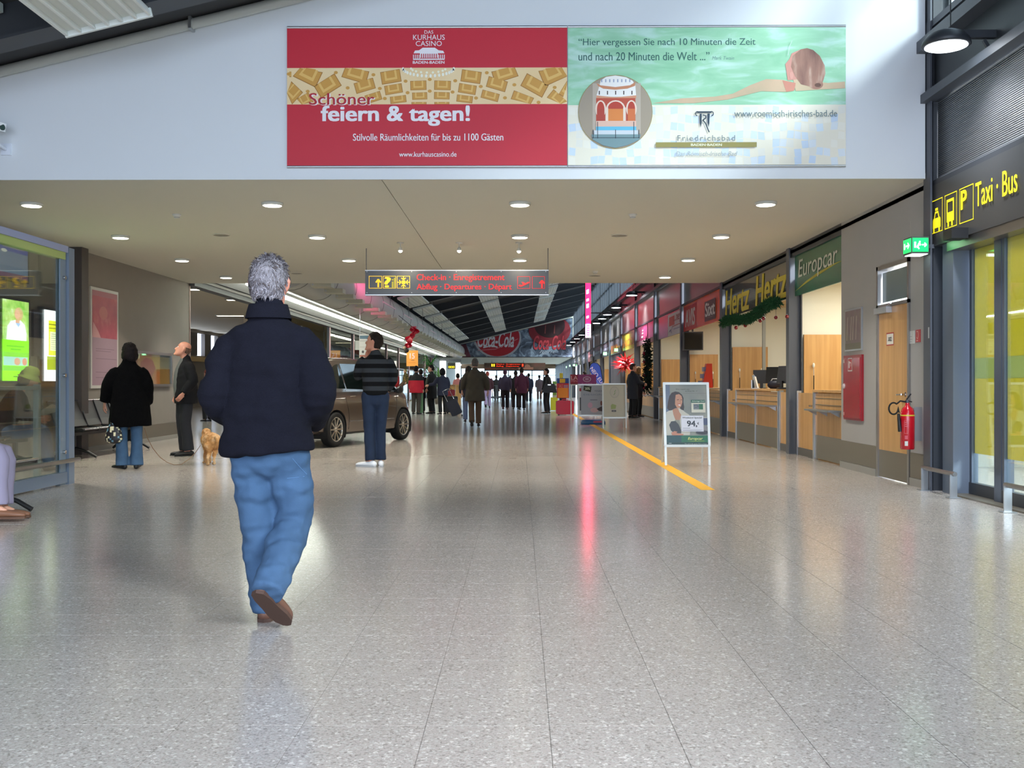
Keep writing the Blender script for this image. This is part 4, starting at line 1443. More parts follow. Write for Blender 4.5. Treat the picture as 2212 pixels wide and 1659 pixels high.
# ---- fire extinguisher
ex, ey = 4.135, 11.12
t = thing('fire_extinguisher', 'red fire extinguisher with black hose hanging beside the office door', 'extinguisher', (ex, ey, 0.41))
M_red = mat((196, 14, 34), 0.22, coat=0.5)
b = MB(); b.lathe([(0, 0.41), (0.066, 0.41), (0.073, 0.42), (0.074, 0.75), (0.070, 0.80), (0.055, 0.845), (0.03, 0.87), (0.021, 0.885), (0.021, 0.905), (0, 0.905)], (ex, ey, 0), M_red, 28); obj('cylinder', b, t)
b = MB(); b.lathe([(0.0745, 0.765), (0.0748, 0.772), (0.0745, 0.779)], (ex, ey, 0), mat((214, 190, 60), 0.4), 28); obj('yellow_band', b, t)
b = MB(); b.cyl((ex, ey, 0.90), (ex, ey, 0.935), 0.018, M_steel, 12); b.bar((ex - 0.02, ey, 0.93), (ex + 0.045, ey, 0.915), 0.018, 0.012, M_black); b.bar((ex - 0.01, ey, 0.94), (ex + 0.035, ey - 0.0, 1.0), 0.016, 0.012, M_black); obj('valve_handle', b, t)
b = MB()
hp = [(ex - 0.01, ey, 0.915), (ex - 0.08, ey - 0.01, 0.925), (ex - 0.11, ey - 0.01, 0.90)]
hp += [(ex - 0.155 + 0.05 * math.cos(a), ey - 0.02, 0.845 + 0.062 * math.sin(a)) for a in [0.9 + 0.35 * k for k in range(16)]]
hp += [(ex - 0.105, ey - 0.02, 0.86), (ex - 0.095, ey - 0.02, 0.80)]
b.tube(hp, 0.009, M_rubber, 8); obj('hose', b, t)
b = MB(); b.cyl((ex - 0.10, ey - 0.01, 0.79), (ex - 0.075, ey, 0.60), 0.014, M_black, 10, 0.026); obj('horn', b, t)
P = Print((ex - 0.066, ey - 0.0765, 0.73), (1, 0, 0), (0, -1, 0), 0.1, 0.3, 10, 30)
P.frame(0.4, 1, 4.4, 15, 0.25, (222, 130, 136)); P.rect(1, 3, 3.6, 3.5, (222, 130, 136)); P.rect(1, 5, 3.2, 5.5, (222, 130, 136)); P.rect(1, 7, 3.6, 7.5, (222, 130, 136)); P.rect(0.8, 17, 4, 21, (206, 90, 100)); P.rect(0.8, 23, 4.2, 28, (214, 218, 206))
P.done('label_print', t)
b = MB(); b.box(4.2, 4.28, ey - 0.02, ey + 0.02, 0.5, 0.86, M_alu); obj('wall_bracket', b, t)

# ---- sign over the sliding doors
t = thing('taxi_sign', 'yellow taxi, bus and parking pictograms with words over the sliding doors', 'sign', (XR, 9.5, 2.6))
P = RP(XR - 0.002, 10.80, 3.16, emit=0.55)
YL = (246, 232, 30)
q = P.q
def seg(pts, th, c=YL):
    P.line([q(*p) for p in pts], th, c)
for x0, x1 in ((2012, 2036), (2041, 2067), (2073, 2103)):
    a0, a1 = q(x0, 400)[0], q(x1, 400)[0]
    P.frame(a0, 0.16, a1, 0.50, 0.008, YL)
def pic(a0, a1, pts, c=YL):
    P.poly([(a0 + (a1 - a0) * x, 0.16 + 0.34 * y) for x, y in pts], c)
A = [(q(x0, 400)[0], q(x1, 400)[0]) for x0, x1 in ((2012, 2036), (2041, 2067), (2073, 2103))]
a0, a1 = A[0]
pic(a0, a1, [(.16, .86), (.84, .86), (.84, .62), (.80, .56), (.20, .56), (.16, .62)]); pic(a0, a1, [(.26, .56), (.34, .56), (.40, .42), (.60, .42), (.66, .56), (.74, .56), (.64, .36), (.36, .36)]); pic(a0, a1, [(.38, .34), (.62, .34), (.62, .26), (.38, .26)])
pic(a0, a1, [(.20, .98), (.32, .98), (.32, .86), (.20, .86)]); pic(a0, a1, [(.68, .98), (.80, .98), (.80, .86), (.68, .86)])
a0, a1 = A[1]
pic(a0, a1, [(.20, .82), (.80, .82), (.80, .54), (.20, .54)]); pic(a0, a1, [(.20, .54), (.28, .54), (.28, .24), (.72, .24), (.72, .54), (.80, .54), (.80, .16), (.20, .16)]); pic(a0, a1, [(.28, .96), (.40, .96), (.40, .82), (.28, .82)]); pic(a0, a1, [(.60, .96), (.72, .96), (.72, .82), (.60, .82)])
a0, a1 = A[2]
P.text('P', a0 + (a1 - a0) * .14, 0.16 + .34 * .08, a0 + (a1 - a0) * .58, 0.16 + .34 * .62, YL, bold=0.03)
P.text('Taxi · Bus', q(2109, 420)[0], 0.175, q(2200, 420)[0], 0.40, YL, bold=0.012)
P.text('Gepäckwagen · Parken', q(2212, 400)[0] + 0.15, 0.175, q(2212, 400)[0] + 2.2, 0.44, YL, bold=0.012) if False else None
P.done('lettering', t)
b = MB(); b.box(4.12, 4.28, 9.95, 10.15, 2.5, 2.6, M_black); s_ = obj('sensor', b); tag(s_, 'small black motion sensor above the sliding doors', 'sensor')
# ---- floor bumpers beside the doors
def bumper(y0, y1, x, lab):
    t = thing('floor_rail', lab, 'rail', (x, (y0 + y1) / 2, 0), group='low rails by the sliding doors')
    b = MB(); b.tube([(x, y0 - 0.04, 0.235), (x, y1 + 0.04, 0.235)], 0.022, M_brushed, 12); obj('top_bar', b, t)
    for y in (y0, y1):
        b = MB(); b.box(x - 0.035, x + 0.035, y - 0.006, y + 0.006, 0.005, 0.23, M_alu); obj('leg', b, t)
        b = MB(); b.box(x - 0.06, x + 0.06, y - 0.05, y + 0.05, 0.0, 0.008, M_alu); obj('foot_plate', b, t)
bumper(10.10, 10.82, 4.2, 'short steel floor rail in front of the first sliding door leaf')
bumper(8.2, 8.98, 4.2, 'steel floor rail cut by the right picture edge')

# =================================================================== SHOP FRONTS
def sign_panel(y0, y1, c, lab, z0=2.48, z1=3.10, x=XR + 0.03, m=None):
    t = thing('shop_sign', lab, 'sign', (x, (y0 + y1) / 2, z0))
    b = MB(); b.box(x, x + 0.03, y0, y1, z0, z1 + 0.065, m or mat(c, 0.25)); obj('panel', b, t)
    P = RP(x - 0.0005, y1, z1, eps=0.002)
    return t, P


GRN = (22, 98, 66)
t, P = sign_panel(13.89, 16.32, GRN, 'green sign with cream lettering and a yellow swoosh above the nearest counter')
W2 = 16.32 - 13.89
P.poly([(W2 - .0, .365 - .02), (W2 - .35, .38 - .02), (W2 - 1.0, .41), (W2 - 1.7, .47), (0.02, .545), (0.6, .45), (1.2, .385), (1.9, .345), (2.2, .338)], (170, 158, 30))
P.text('Europcar', 0.22, 0.085, 2.2, 0.44, (206, 202, 190), shear=0.12, bold=0.01)
P.done('lettering', t)
M_tint = mat((64, 58, 50), 0.12, coat=0.6)
t, P = sign_panel(16.62, 21.88, None, 'brown tinted sign with two large yellow words above the garland', m=M_tint)
P.text('Hertz', 0.05, 0.05, 2.35, 0.59, (206, 190, 40), shear=0.14, bold=0.03)
P.text('Hertz', 2.85, 0.04, 5.1, 0.59, (206, 190, 40), shear=0.14, bold=0.03)
P.done('lettering', t)
t, P = sign_panel(22.12, 27.38, (232, 84, 24), 'red and orange sign with white lettering over the bay with the black monitor')
P.rect(0, 0, 2.0, 0.62, (210, 30, 20)); P.text('AVIS', 0.3, 0.09, 1.8, 0.53, (238, 226, 216), bold=0.03, shear=0.1)
P.rect(3.15, 0.09, 4.5, 0.55, (86, 48, 46)); P.text('Sixt', 3.22, 0.13, 4.43, 0.45, (238, 232, 224), bold=0.03); P.rect(3.5, 0.47, 4.3, 0.485, (150, 110, 100))
P.done('lettering', t)
t, P = sign_panel(27.62, 32.88, (84, 82, 84), 'grey and white sign with red square and red line, third beyond the garland')
P.rect(2.6, 0, 5.26, 0.62, (214, 210, 204)); P.rect(2.85, 0.08, 3.9, 0.34, (206, 80, 60)); P.text('Budget', 2.9, 0.04, 4.9, 0.26, (120, 70, 66), bold=0.02) if False else None
P.text('…ney', 3.7, 0.08, 5.1, 0.32, (150, 80, 70), bold=0.03); P.line([(3.5, 0.375), (5.26, 0.36)], 0.022, (196, 70, 50)); P.line([(3.2, 0.52), (3.6, 0.36)], 0.02, (60, 70, 110)); P.line([(2.95, 0.50), (3.25, 0.45), (3.4, 0.55)], 0.035, (50, 60, 104)); P.rect(3.8, 0.45, 5.2, 0.475, (150, 150, 168))
P.done('lettering', t)
t, P = sign_panel(33.12, 38.38, (184, 60, 104), 'magenta travel shop sign with pale band below')
P.rect(0, 0.46, 5.26, 0.62, (176, 130, 136)); P.line([(0.6, 0.03), (0.75, 0.2), (0.5, 0.42)], 0.1, (232, 190, 200)); P.ell(1.9, 0.12, 0.2, 0.03, (246, 226, 230), 12); P.ell(1.9, 0.22, 0.24, 0.035, (246, 226, 230), 12); P.ell(1.8, 0.34, 0.3, 0.04, (246, 226, 230), 12)
P.done('lettering', t)
t, P = sign_panel(38.62, 43.88, (206, 190, 60), 'yellow shop sign with orange lettering')
P.text('NICOL', 0.8, 0.2, 4.8, 0.48, (206, 128, 40), bold=0.03); P.rect(0.2, 0.3, 0.7, 0.5, (206, 128, 40)); P.done('lettering', t)
t, P = sign_panel(44.12, 49.38, (88, 84, 88), 'dark grey sign with a brown and gold picture, next beyond the yellow one')
P.rect(0.2, 0.22, 3.4, 0.6, (132, 76, 36)); P.text('Brezel', 1.6, 0.28, 5.0, 0.42, (214, 160, 60), bold=0.02); P.ell(1.9, 0.5, 0.3, 0.05, (240, 190, 80), 10); P.done('lettering', t)
for i, (c, lab) in enumerate((((96, 94, 104), 'plain grey sign panel in the far part of the shop row'), ((120, 130, 150), 'pale blue sign panel in the far part of the shop row'), ((140, 90, 92), 'dull red sign panel in the far part of the shop row'), ((96, 100, 110), 'dark slate sign panel in the far part of the shop row'), ((130, 126, 120), 'stone grey sign panel in the far part of the shop row'), ((100, 96, 108), 'last sign panel of the shop row'))):
    t, P = sign_panel(49.62 + 5.5 * i, 54.88 + 5.5 * i, c, lab); P.rect(0.8, 0.2, 4.4, 0.32, tuple(min(255, int(v * 1.4)) for v in c)); P.done('lettering', t)
# green exit lamps
for k, (px, py, Y, lab) in enumerate(((1307, 764, 50, 'glowing green exit lamp under the brown shop sign, left of two'), (1331, 756, 44.9, 'glowing green exit lamp under the brown shop sign, right of two'), (1225, 793, 95, 'tiny green exit lamp far down the right side, first'), (1232, 790, 88, 'tiny green exit lamp far down the right side, second'), (1240, 789, 80, 'tiny green exit lamp far down the right side, third'), (1191, 804, 120, 'tiny green exit lamp by the far glazed end'))):
    p = at_y(px, py, Y)
    t = thing('exit_lamp', lab, 'light', (p.x, Y, p.z), group='distant green exit lamps')
    r = 4.2 / F * Y if k < 2 else 2.6 / F * Y
    b = MB(); b.box(p.x - r, p.x + r, Y, Y + 0.12, p.z - r * .8, p.z + r * .8, mat((60, 80, 66), 0.5)); obj('housing', b, t)
    b = MB(); b.box(p.x - r * .9, p.x + r * .9, Y - 0.01, Y, p.z - r * .7, p.z + r * .7, mat((150, 255, 170), emit=5)); obj('face', b, t)
    b = MB(); b.bar((p.x, Y + 0.06, p.z), (max(p.x + .1, XR + 0.04), Y + 0.06, p.z), 0.03, 0.03, M_steel); obj('bracket', b, t)

# wooden end panels of the bays and steel door posts
M_orangewood = mat((198, 132, 66), 0.45)
for k, y in enumerate(BAYS[:9]):
    t = thing('partition_panel', ['beech panel at the far end of the nearest counter', 'beech panel below the garland, at the far end of the second counter', 'beech panel beside the hanging black monitor', 'beech panel in the fourth shop bay', 'beech panel by the baubles', 'beech panel behind the red tinsel', 'beech panel beyond the dark curtain', 'narrow beech panel in the far shop row', 'narrowest beech panel far down the shop row'][k], 'panel', (4.75, y, 0), group='beech panels between the shop bays')
    b = MB(); b.box(XR + 0.03 + (0.17), 5.22, y - 0.08, y - 0.03, 0.0, 1.885, M_wood); obj('board', b, t)
    b = MB(); b.box(XR + 0.03 + 0.17, 5.22, y - 0.085, y - 0.08, 0, 0.1, M_alu); obj('base_strip', b, t)
    for x in (4.62, 5.08):
        s_ = thing('clamp_rod', 'thin steel rod with white cap on the beech panel', 'rod', (x, y - 0.1, 0.95), group='capped rods on the beech panels')
        if k < 3:
            b = MB(); b.cyl((x, y - 0.13, 1.02), (x, y - 0.13, 1.24), 0.008, M_black, 8); b.cyl((x, y - 0.13, 1.24), (x, y - 0.12, 1.37), 0.005, M_alu, 8); obj('rod', b, s_)
            b = MB(); b.sphere((x, y - 0.12, 1.40), (0.02, 0.02, 0.04), mat((232, 230, 214), 0.4), 10, 8); obj('cap', b, s_)
            s_['label'] = 'thin steel rod with white cap on the %s beech panel, %s one' % (('nearest', 'second', 'third')[k], 'corridor side' if x < 4.8 else 'inner')
        else:
            bpy.data.objects.remove(s_)


def counter(y0, y1, lab, split=True, ledge=True, x=XR + 0.05):
    t = thing('service_counter', lab, 'counter', (x + 0.3, (y0 + y1) / 2, 0), group='beech service counters')
    b = MB(); b.box(x - 0.02, x + 0.75, y0, y1, 0.985, 1.02, M_wood); obj('worktop', b, t)
    ys_ = [(y0 + 0.02, y1 - 0.02)] if not split else [(y0 + 0.02, (y0 + y1) / 2 - 0.02), ((y0 + y1) / 2 + 0.02, y1 - 0.02)]
    for a, c in ys_:
        b = MB(); b.box(x + 0.02, x + 0.06, a, c, 0.36, 0.97, M_wood); p = obj('front_panel', b, t)
        for z in (0.80, 0.895):
            b = MB(); b.box(x + 0.012, x + 0.02, a + 0.02, c - 0.02, z, z + 0.012, mat((128, 110, 80), 0.5)); obj('groove_strip', b, p)
        b = MB(); b.box(x + 0.015, x + 0.06, a, c, 0.02, 0.36, M_kick); obj('kick_plate', b, t)
    for yy in ([y0, y1] + ([(y0 + y1) / 2] if split else [])):
        b = MB(); b.box(x, x + 0.04, yy - 0.02, yy + 0.02, 0, 0.985, M_alu); obj('upright', b, t)
    if ledge:
        b = MB(); b.box(x - 0.17, x + 0.0, y0 + 0.05, y1 - 0.1, 0.72, 0.745, mat((150, 152, 150), 0.35, metal=0.7)); l = obj('bag_ledge', b, t)
        for yy in (y0 + 0.1, (y0 + y1) / 2, y1 - 0.15):
            b = MB(); b.prism([(x, yy, 0.72), (x - 0.13, yy, 0.72), (x, yy, 0.65)], (0, 0.02, 0), M_alu); obj('bracket', b, l)
    b = MB(); b.box(x + 0.06, x + 0.7, y0 + 0.01, y0 + 0.04, 0, 0.985, M_wood); b.box(x + 0.06, x + 0.7, y1 - 0.04, y1 - 0.01, 0, 0.985, M_wood); obj('side_panel', b, t)
    return t


counter(13.99, 15.35, 'nearest beech service counter with grey bag ledge', split=False)
counter(17.5, 20.9, 'long beech service counter below the garland')
counter(22.4, 27.2, 'beech service counter behind the poster stand with the smiling woman')
counter(28.0, 32.5, 'beech service counter in the fourth bay')
counter(33.4, 38.0, 'beech service counter where the couple stands', split=False)
counter(39.0, 43.6, 'beech service counter behind the red tinsel', split=False)
for y0 in (50, 55.5, 61, 66.5):
    counter(y0, y0 + 4.6, 'distant beech counter in the far shop row, near %s' % {50: 'the blue flag', 55.5: 'the purple board', 61: 'the yellow stand', 66.5: 'the last floodlights'}[y0], split=False, ledge=False)
# swing gates beside the counters
for y0, y1, lab in ((15.4, 16.35, 'beech swing gate beside the nearest counter'), (20.95, 21.85, 'beech swing gate at the far end of the long counter'), (16.65, 17.45, 'grey framed beech gate at the near end of the long counter')):
    t = thing('swing_gate', lab, 'gate', (XR + 0.1, (y0 + y1) / 2, 0))
    b = MB(); b.box(XR + 0.08, XR + 0.12, y0 + 0.03, y1 - 0.03, 0.12, 0.97, M_wood); obj('leaf', b, t)
    b = MB(); b.box(XR + 0.06, XR + 0.13, y0, y0 + 0.04, 0, 1.0, M_alu); b.box(XR + 0.06, XR + 0.13, y1 - 0.04, y1, 0, 1.0, M_alu); obj('post', b, t)
    b = MB(); b.box(XR + 0.07, XR + 0.125, y0 + 0.03, y1 - 0.03, 0.0, 0.12, mat((90, 86, 80), 0.5)); obj('kick_strip', b, t)
    b = MB(); b.cyl((XR + 0.08, y0 + 0.12, 0.78), (XR + 0.03, y0 + 0.12, 0.78), 0.014, M_chrome, 10); obj('knob', b, t)

# pole in the second bay
p = at_y(1650, 760, 21.3)
t = thing('steel_pole', 'slim grey steel pole standing behind the long counter', 'pole', (p.x, 21.3, 0))
b = MB(); b.box(p.x - 0.03, p.x + 0.03, 21.27, 21.33, 0.02, 2.72, mat((140, 140, 130), 0.4)); obj('shaft', b, t)
b = MB(); b.box(p.x - 0.07, p.x + 0.07, 21.23, 21.37, 0.0, 0.02, M_steel); obj('base_plate', b, t)

# ---- things on the counters
def monitor(x, y, lab, rz=0.0, w=0.40, h=0.30, lean=0.15, c=M_black):
    t = thing('monitor', lab, 'monitor', (x, y, 1.02), rz)
    b = MB(); b.box(-w / 2, w / 2, -0.02, 0.02, 0.10, 0.10 + h, c)
    s = obj('screen', b, t, world=False); s.rotation_euler = (lean, 0, 0)
    b = MB(); b.box(-w / 2 + 0.02, w / 2 - 0.02, -0.023, -0.02, 0.12, 0.08 + h, mat((24, 26, 30), 0.15)); obj('display', b, s, world=False)
    b = MB(); b.box(-0.03, 0.03, 0.0, 0.03, 0.01, 0.14, c); b.lathe([(0, 0), (0.10, 0), (0.10, 0.012), (0.0, 0.015)], (0, 0.01, 0), c, 16); obj('stand', b, t, world=False)
    return t


def on_counter(px, py, Y):
    w = at_y(px, py, Y)
    return w.x


monitor(on_counter(1676, 800, 19.0), 19.0, 'black monitor seen from behind on the long counter', 2.6, 0.38, 0.30)
monitor(on_counter(1645, 800, 20.2), 20.2, 'black monitor leaning beside the steel pole', 2.9, 0.32, 0.26)
monitor(on_counter(1690, 800, 18.0), 18.0, 'thin black monitor edge beside the dark post', 1.9, 0.36, 0.30)
monitor(4.72, 23.3, 'slanted black monitor by the red leaflet stand', 1.2, 0.40, 0.34, 0.3)
monitor(4.75, 29.3, 'slanted white and black monitor in the fourth bay', 1.2, 0.40, 0.34, 0.3)
def leaflets(x, y, z, cols, lab, rz=1.2, n=5, name='leaflet_stack'):
    t = thing(name, lab, 'leaflets', (x, y, z), rz)
    b = MB(); b.box(-0.12, 0.12, -0.01, 0.12, 0, 0.012, M_alu); b.box(-0.12, 0.12, 0.10, 0.12, 0, 0.16, M_alu); obj('holder', b, t, world=False)
    for i in range(n):
        b = MB(); b.box(-0.11 + 0.01 * i, 0.09 + 0.006 * i, -0.002, 0.004, 0.0, 0.22 + 0.02 * (i % 3), mat(cols[i % len(cols)], 0.4))
        o = obj('leaflet', b, t, world=False); o.location = (0, 0.01 + i * 0.017, 0.012); o.rotation_euler = (-0.25 + 0.03 * i, 0, 0.06 * i)
    return t
leaflets(4.45, 19.4, 1.02, [(222, 222, 214), (120, 140, 180), (206, 196, 160), (236, 236, 230)], 'upright white and blue leaflets on the long counter')
leaflets(4.62, 14.35, 1.02, [(40, 128, 64), (96, 84, 78), (60, 70, 66), (120, 110, 100)], 'green and dark leaflets at the near end of the nearest counter')
t = thing('bag', 'small dark blue bag beside the keyboard on the long counter', 'bag', (4.62, 18.9, 1.02))
b = MB(); b.sphere((4.62, 18.9, 1.09), (0.13, 0.09, 0.08), mat((20, 24, 48), 0.6), 16, 10); obj('body', b, t)
b = MB(); b.tube([(4.55, 18.9, 1.14), (4.58, 18.88, 1.2), (4.66, 18.88, 1.2), (4.69, 18.9, 1.14)], 0.01, mat((206, 206, 210), 0.5), 8); obj('strap', b, t)
t = thing('keyboard', 'dark grey keyboard on the near end of the long counter', 'keyboard', (4.55, 18.1, 1.02), 1.4)
b = MB(); b.box(-0.2, 0.2, -0.07, 0.07, 0.005, 0.022, mat((40, 42, 46), 0.5)); obj('body', b, t, world=False)
b = MB()
for i in range(12):
    for j in range(4):
        b.box(-0.19 + i * 0.032, -0.163 + i * 0.032, -0.06 + j * 0.031, -0.034 + j * 0.031, 0.022, 0.027, mat((70, 72, 76), 0.5))
o = obj('keys', b, t, world=False); o['kind'] = 'stuff'
# red leaflet stand
t = thing('leaflet_stand', 'tall orange-red cardboard leaflet stand on the counter', 'stand', (4.6, 24.2, 1.02))
x0, x1 = at_y(1512, 800, 24.2).x, at_y(1540, 800, 24.2).x
b = MB(); b.prism([(x0 + 0.05, 24.2, 1.02), (x1, 24.2, 1.02), (x1 - 0.02, 24.2, 1.58), (x0 + 0.16, 24.2, 1.58)], (0, 0.22, 0), mat((226, 60, 24), 0.4)); obj('body', b, t)
for i in range(3):
    b = MB(); z = 1.08 + i * 0.16; xo = x0 + 0.05 + i * 0.045; b.box(xo - 0.06, xo, 24.2, 24.40, z, z + 0.10, mat((120, 110, 140), 0.4)); obj('leaflet_pack', b, t)
# hanging black monitor
x0, x1 = at_y(1476, 730, 26.9).x, at_y(1519, 730, 26.9).x
z0, z1 = at_y(1500, 757, 26.9).z, at_y(1500, 716, 26.9).z
t = thing('hanging_monitor', 'large black monitor hanging below the red and orange sign', 'monitor', ((x0 + x1) / 2, 26.9, z0))
b = MB(); b.prism([(x0, 26.9, z0), (x1, 26.9, z0 + 0.01), (x1, 26.9, z1), (x0, 26.9, z1 - 0.02)], (0, 0.12, 0), M_black)
b.prism([(x0 + 0.05, 27.02, z0 + 0.05), (x1 - 0.05, 27.02, z0 + 0.05), (x1 - 0.05, 27.02, z1 - 0.05), (x0 + 0.05, 27.02, z1 - 0.05)], (0, 0.2, 0), M_black); obj('casing', b, t)
b = MB(); b.box(x0 + 0.03, x1 - 0.03, 26.894, 26.9, z0 + 0.03, z1 - 0.03, mat((10, 10, 12), 0.1)); obj('display', b, t)
b = MB(); b.cyl(((x0 + x1) / 2, 27.0, z1), ((x0 + x1) / 2, 27.0, 2.72), 0.025, M_steel, 10); obj('mount', b, t)

# ---- garland with red baubles on the second sign
def needles(name, parent, pts, r, n, m, leng=0.06, seed=1):
    rnd = random.Random(seed)
    b = MB()
    L = [(Vector(a), Vector(c)) for a, c in zip(pts, pts[1:])]
    for i in range(n):
        a, c = rnd.choice(L)
        p = a.lerp(c, rnd.random())
        d = Vector((rnd.gauss(0, 1), rnd.gauss(0, 1), rnd.gauss(0, 1))).normalized()
        p = p + d * r * rnd.random() ** 0.6
        d2 = (d + Vector((rnd.gauss(0, .5), rnd.gauss(0, .5), rnd.gauss(0, .5)))).normalized()
        s = d2.orthogonal().normalized() * leng * 0.22
        b.add([p - s, p + s, p + d2 * leng], [(0, 1, 2)], m)
        s2 = d2.cross(s)
        b.add([p - s2, p + s2, p + d2 * leng], [(0, 1, 2)], m)
    o = obj(name, b, parent, fixn=False)
    o['kind'] = 'stuff'
    return o


gx = XR - 0.10
t = thing('garland', 'dark green fir garland draped along the lower edge of the brown sign', 'garland', (gx, 19, 2.5))
zz = lambda y: 2.37 + 0.06 * math.sin(y * 1.9) - 0.05 * math.exp(-((y - 20.4) ** 2)) + 0.03 * math.exp(-((y - 16.8) ** 2) * 2)
gp = [(gx, y, zz(y)) for y in [21.4 - 0.25 * k for k in range(19)]]
needles('fir_needles', t, gp, 0.085, 3400, mat((20, 74, 40), 0.7), 0.065)
b = MB(); b.tube(gp, 0.02, mat((20, 50, 28), 0.8), 6); obj('wire', b, t)
for k, (px, py) in enumerate(((1590, 708), (1610, 703), (1642, 693), (1649, 688), (1676, 686), (1700, 684))):
    w = at_x(px, py, gx)
    t = thing('bauble', ['red glass bauble hanging first from the far end of the garland', 'red glass bauble hanging second from the far end of the garland', 'red glass bauble, lower of the touching pair on the garland', 'red glass bauble, upper of the touching pair on the garland', 'lone red glass bauble near the near end of the garland', 'red glass bauble half hidden behind the dark post'][k], 'bauble', (w.x, w.y, w.z), group='baubles on the long garland')
    r = 4.1 / F * w.y
    b = MB(); b.sphere(w, r, mat((128, 8, 22), 0.2, coat=0.5), 16, 12); obj('ball', b, t)
    b = MB(); b.cyl(w + Vector((0, 0, r * .95)), w + Vector((0, 0, r * 1.25)), r * .25, M_alu, 8); b.cyl(w + Vector((0, 0, r * 1.2)), (w.x, w.y, zz(w.y)), 0.003, M_black, 5); obj('hook', b, t)
# vertical garland with pink baubles, red tinsel
w0, w1 = at_x(1399, 745, 4.22), at_x(1399, 850, 4.22)
t = thing('garland', 'thin leafy garland hanging straight down beside the magenta sign', 'garland', (4.22, w0.y, 1.2))
needles('leaves', t, [(4.22, w0.y, 2.5), (4.22, w0.y, 0.9)], 0.13, 700, mat((24, 44, 34), 0.7), 0.13, seed=3)
b = MB(); b.tube([(4.22, w0.y, 3.1), (4.22, w0.y, 0.9)], 0.012, M_black, 6); obj('cord', b, t)
for k, py in enumerate((763, 782, 812, 838)):
    w = at_x(1399, py, 4.18)
    t = thing('bauble', ['pinkish red bauble, topmost on the straight garland', 'pinkish red bauble, second from the top on the straight garland', 'pinkish red bauble, third from the top on the straight garland', 'pinkish red bauble, lowest on the straight garland'][k], 'bauble', (w.x, w0.y, w.z), group='baubles on the straight garland')
    b = MB(); b.sphere((4.12, w0.y, w.z), 0.055, mat((170, 20, 60), 0.25), 12, 9); obj('ball', b, t)
    b = MB(); b.cyl((4.12, w0.y, w.z + 0.05), (4.12, w0.y, w.z + 0.09), 0.012, M_alu, 6); obj('hook', b, t)
pc = at_x(1352, 785, 4.3)
t = thing('tinsel', 'large spiky red tinsel star hanging in a far shop bay', 'decoration', (4.3, pc.y, pc.z))
rnd = random.Random(5)
b = MB()
for i in range(420):
    d = Vector((rnd.gauss(0, .6), rnd.gauss(0, 1), rnd.gauss(0, .45)))
    s = d.orthogonal().normalized() * 0.05
    c = Vector((4.25, pc.y + rnd.uniform(-1.2, 1.2), pc.z + rnd.uniform(-.12, .12)))
    b.add([c - s, c + s, c + d * 0.35], [(0, 1, 2)], mat((206, 12, 24), 0.3))
o = obj('foil_strips', b, t, fixn=False); o['kind'] = 'stuff'
b = MB(); b.cyl((4.25, pc.y, pc.z), (4.25, pc.y, 2.72), 0.008, M_black, 6); obj('cord', b, t)
# dark curtain in one bay
t = thing('curtain', 'grey pleated roller curtain closing a far shop bay', 'curtain', (4.35, 47, 0))
b = MB()
pts = []
for i in range(0, 57):
    y = 45.0 + i * 0.08
    pts.append((4.36 + 0.05 * math.sin(i * 1.3), y))
for (xa, ya), (xb, yb) in zip(pts, pts[1:]):
    b.add([(xa, ya, 0.02), (xb, yb, 0.02), (xb, yb, 2.48), (xa, ya, 2.48)], [(0, 1, 2, 3)], mat((108, 106, 112), 0.5, metal=0.4))
obj('cloth', b, t, fixn=False)
b = MB(); b.box(4.3, 4.42, 45, 49.4, 2.46, 2.5, M_steel); obj('rail', b, t)

# =================================================================== STANDS ON THE FLOOR
def aframe(px0, px1, Y, h, lab, back=True, lean=0.045):
    """poster stand, returns thing and Print; front plane at Y leaning back"""
    xa, xb = at_y(px0, 900, Y).x, at_y(px1, 900, Y).x
    w = xb - xa
    t = thing('poster_stand', lab, 'stand', ((xa + xb) / 2, Y, 0))
    th = math.atan(lean / 1.0 * 2.4)
    fr = link('front_board', None, t)
    zb = 0.265 * h / 1.13 * 1.0
    sl = 0.16
    def fp(x, z, dy=0.0):
        return (x, Y + sl * z + dy, z)
    b = MB()
    for x in (xa + 0.015, xb - 0.015):
        b.bar(fp(x, 0.0), fp(x, h), 0.03, 0.022, M_alu2, up=(0, 1, 0))
    obj('leg', b, t)
    bpy.data.objects.remove(fr)
    b = MB()
    for z in (zb, h - 0.012):
        b.bar(fp(xa, z, -0.012), fp(xb, z, -0.012), 0.034, 0.024, M_alu2, up=(0, 1, 0.0))
    for x in (xa + 0.012, xb - 0.012):
        b.bar(fp(x, zb, -0.012), fp(x, h, -0.012), 0.034, 0.024, M_alu2, up=(0, 1, 0))
    obj('snap_frame', b, t)
    b = MB()
    p = [fp(xa + 0.02, zb), fp(xb - 0.02, zb), fp(xb - 0.02, h - 0.01), fp(xa + 0.02, h - 0.01)]
    b.prism(p, (0, 0.012, 0), mat((206, 206, 200), 0.5)); obj('board', b, t)
    if back:
        b = MB()
        for x in (xa + 0.03, xb - 0.03):
            b.bar((x, Y + sl * h + 0.03, h - 0.02), (x, Y + sl * h * 2.2 + 0.1, 0.0), 0.022, 0.018, M_alu2, up=(0, 1, 0))
        b.bar((xa + 0.03, Y + sl * h * 1.9 + 0.09, 0.25), (xb - 0.03, Y + sl * h * 1.9 + 0.09, 0.25), 0.018, 0.018, M_alu2)
        obj('rear_leg', b, t)
    O = Vector(fp(xa + 0.025, h - 0.02, -0.003))
    v = Vector((0, sl, 1)).normalized()
    hh = (h - 0.02 - zb) * math.sqrt(1 + sl * sl) - 0.01
    return t, O, v, w - 0.05, hh


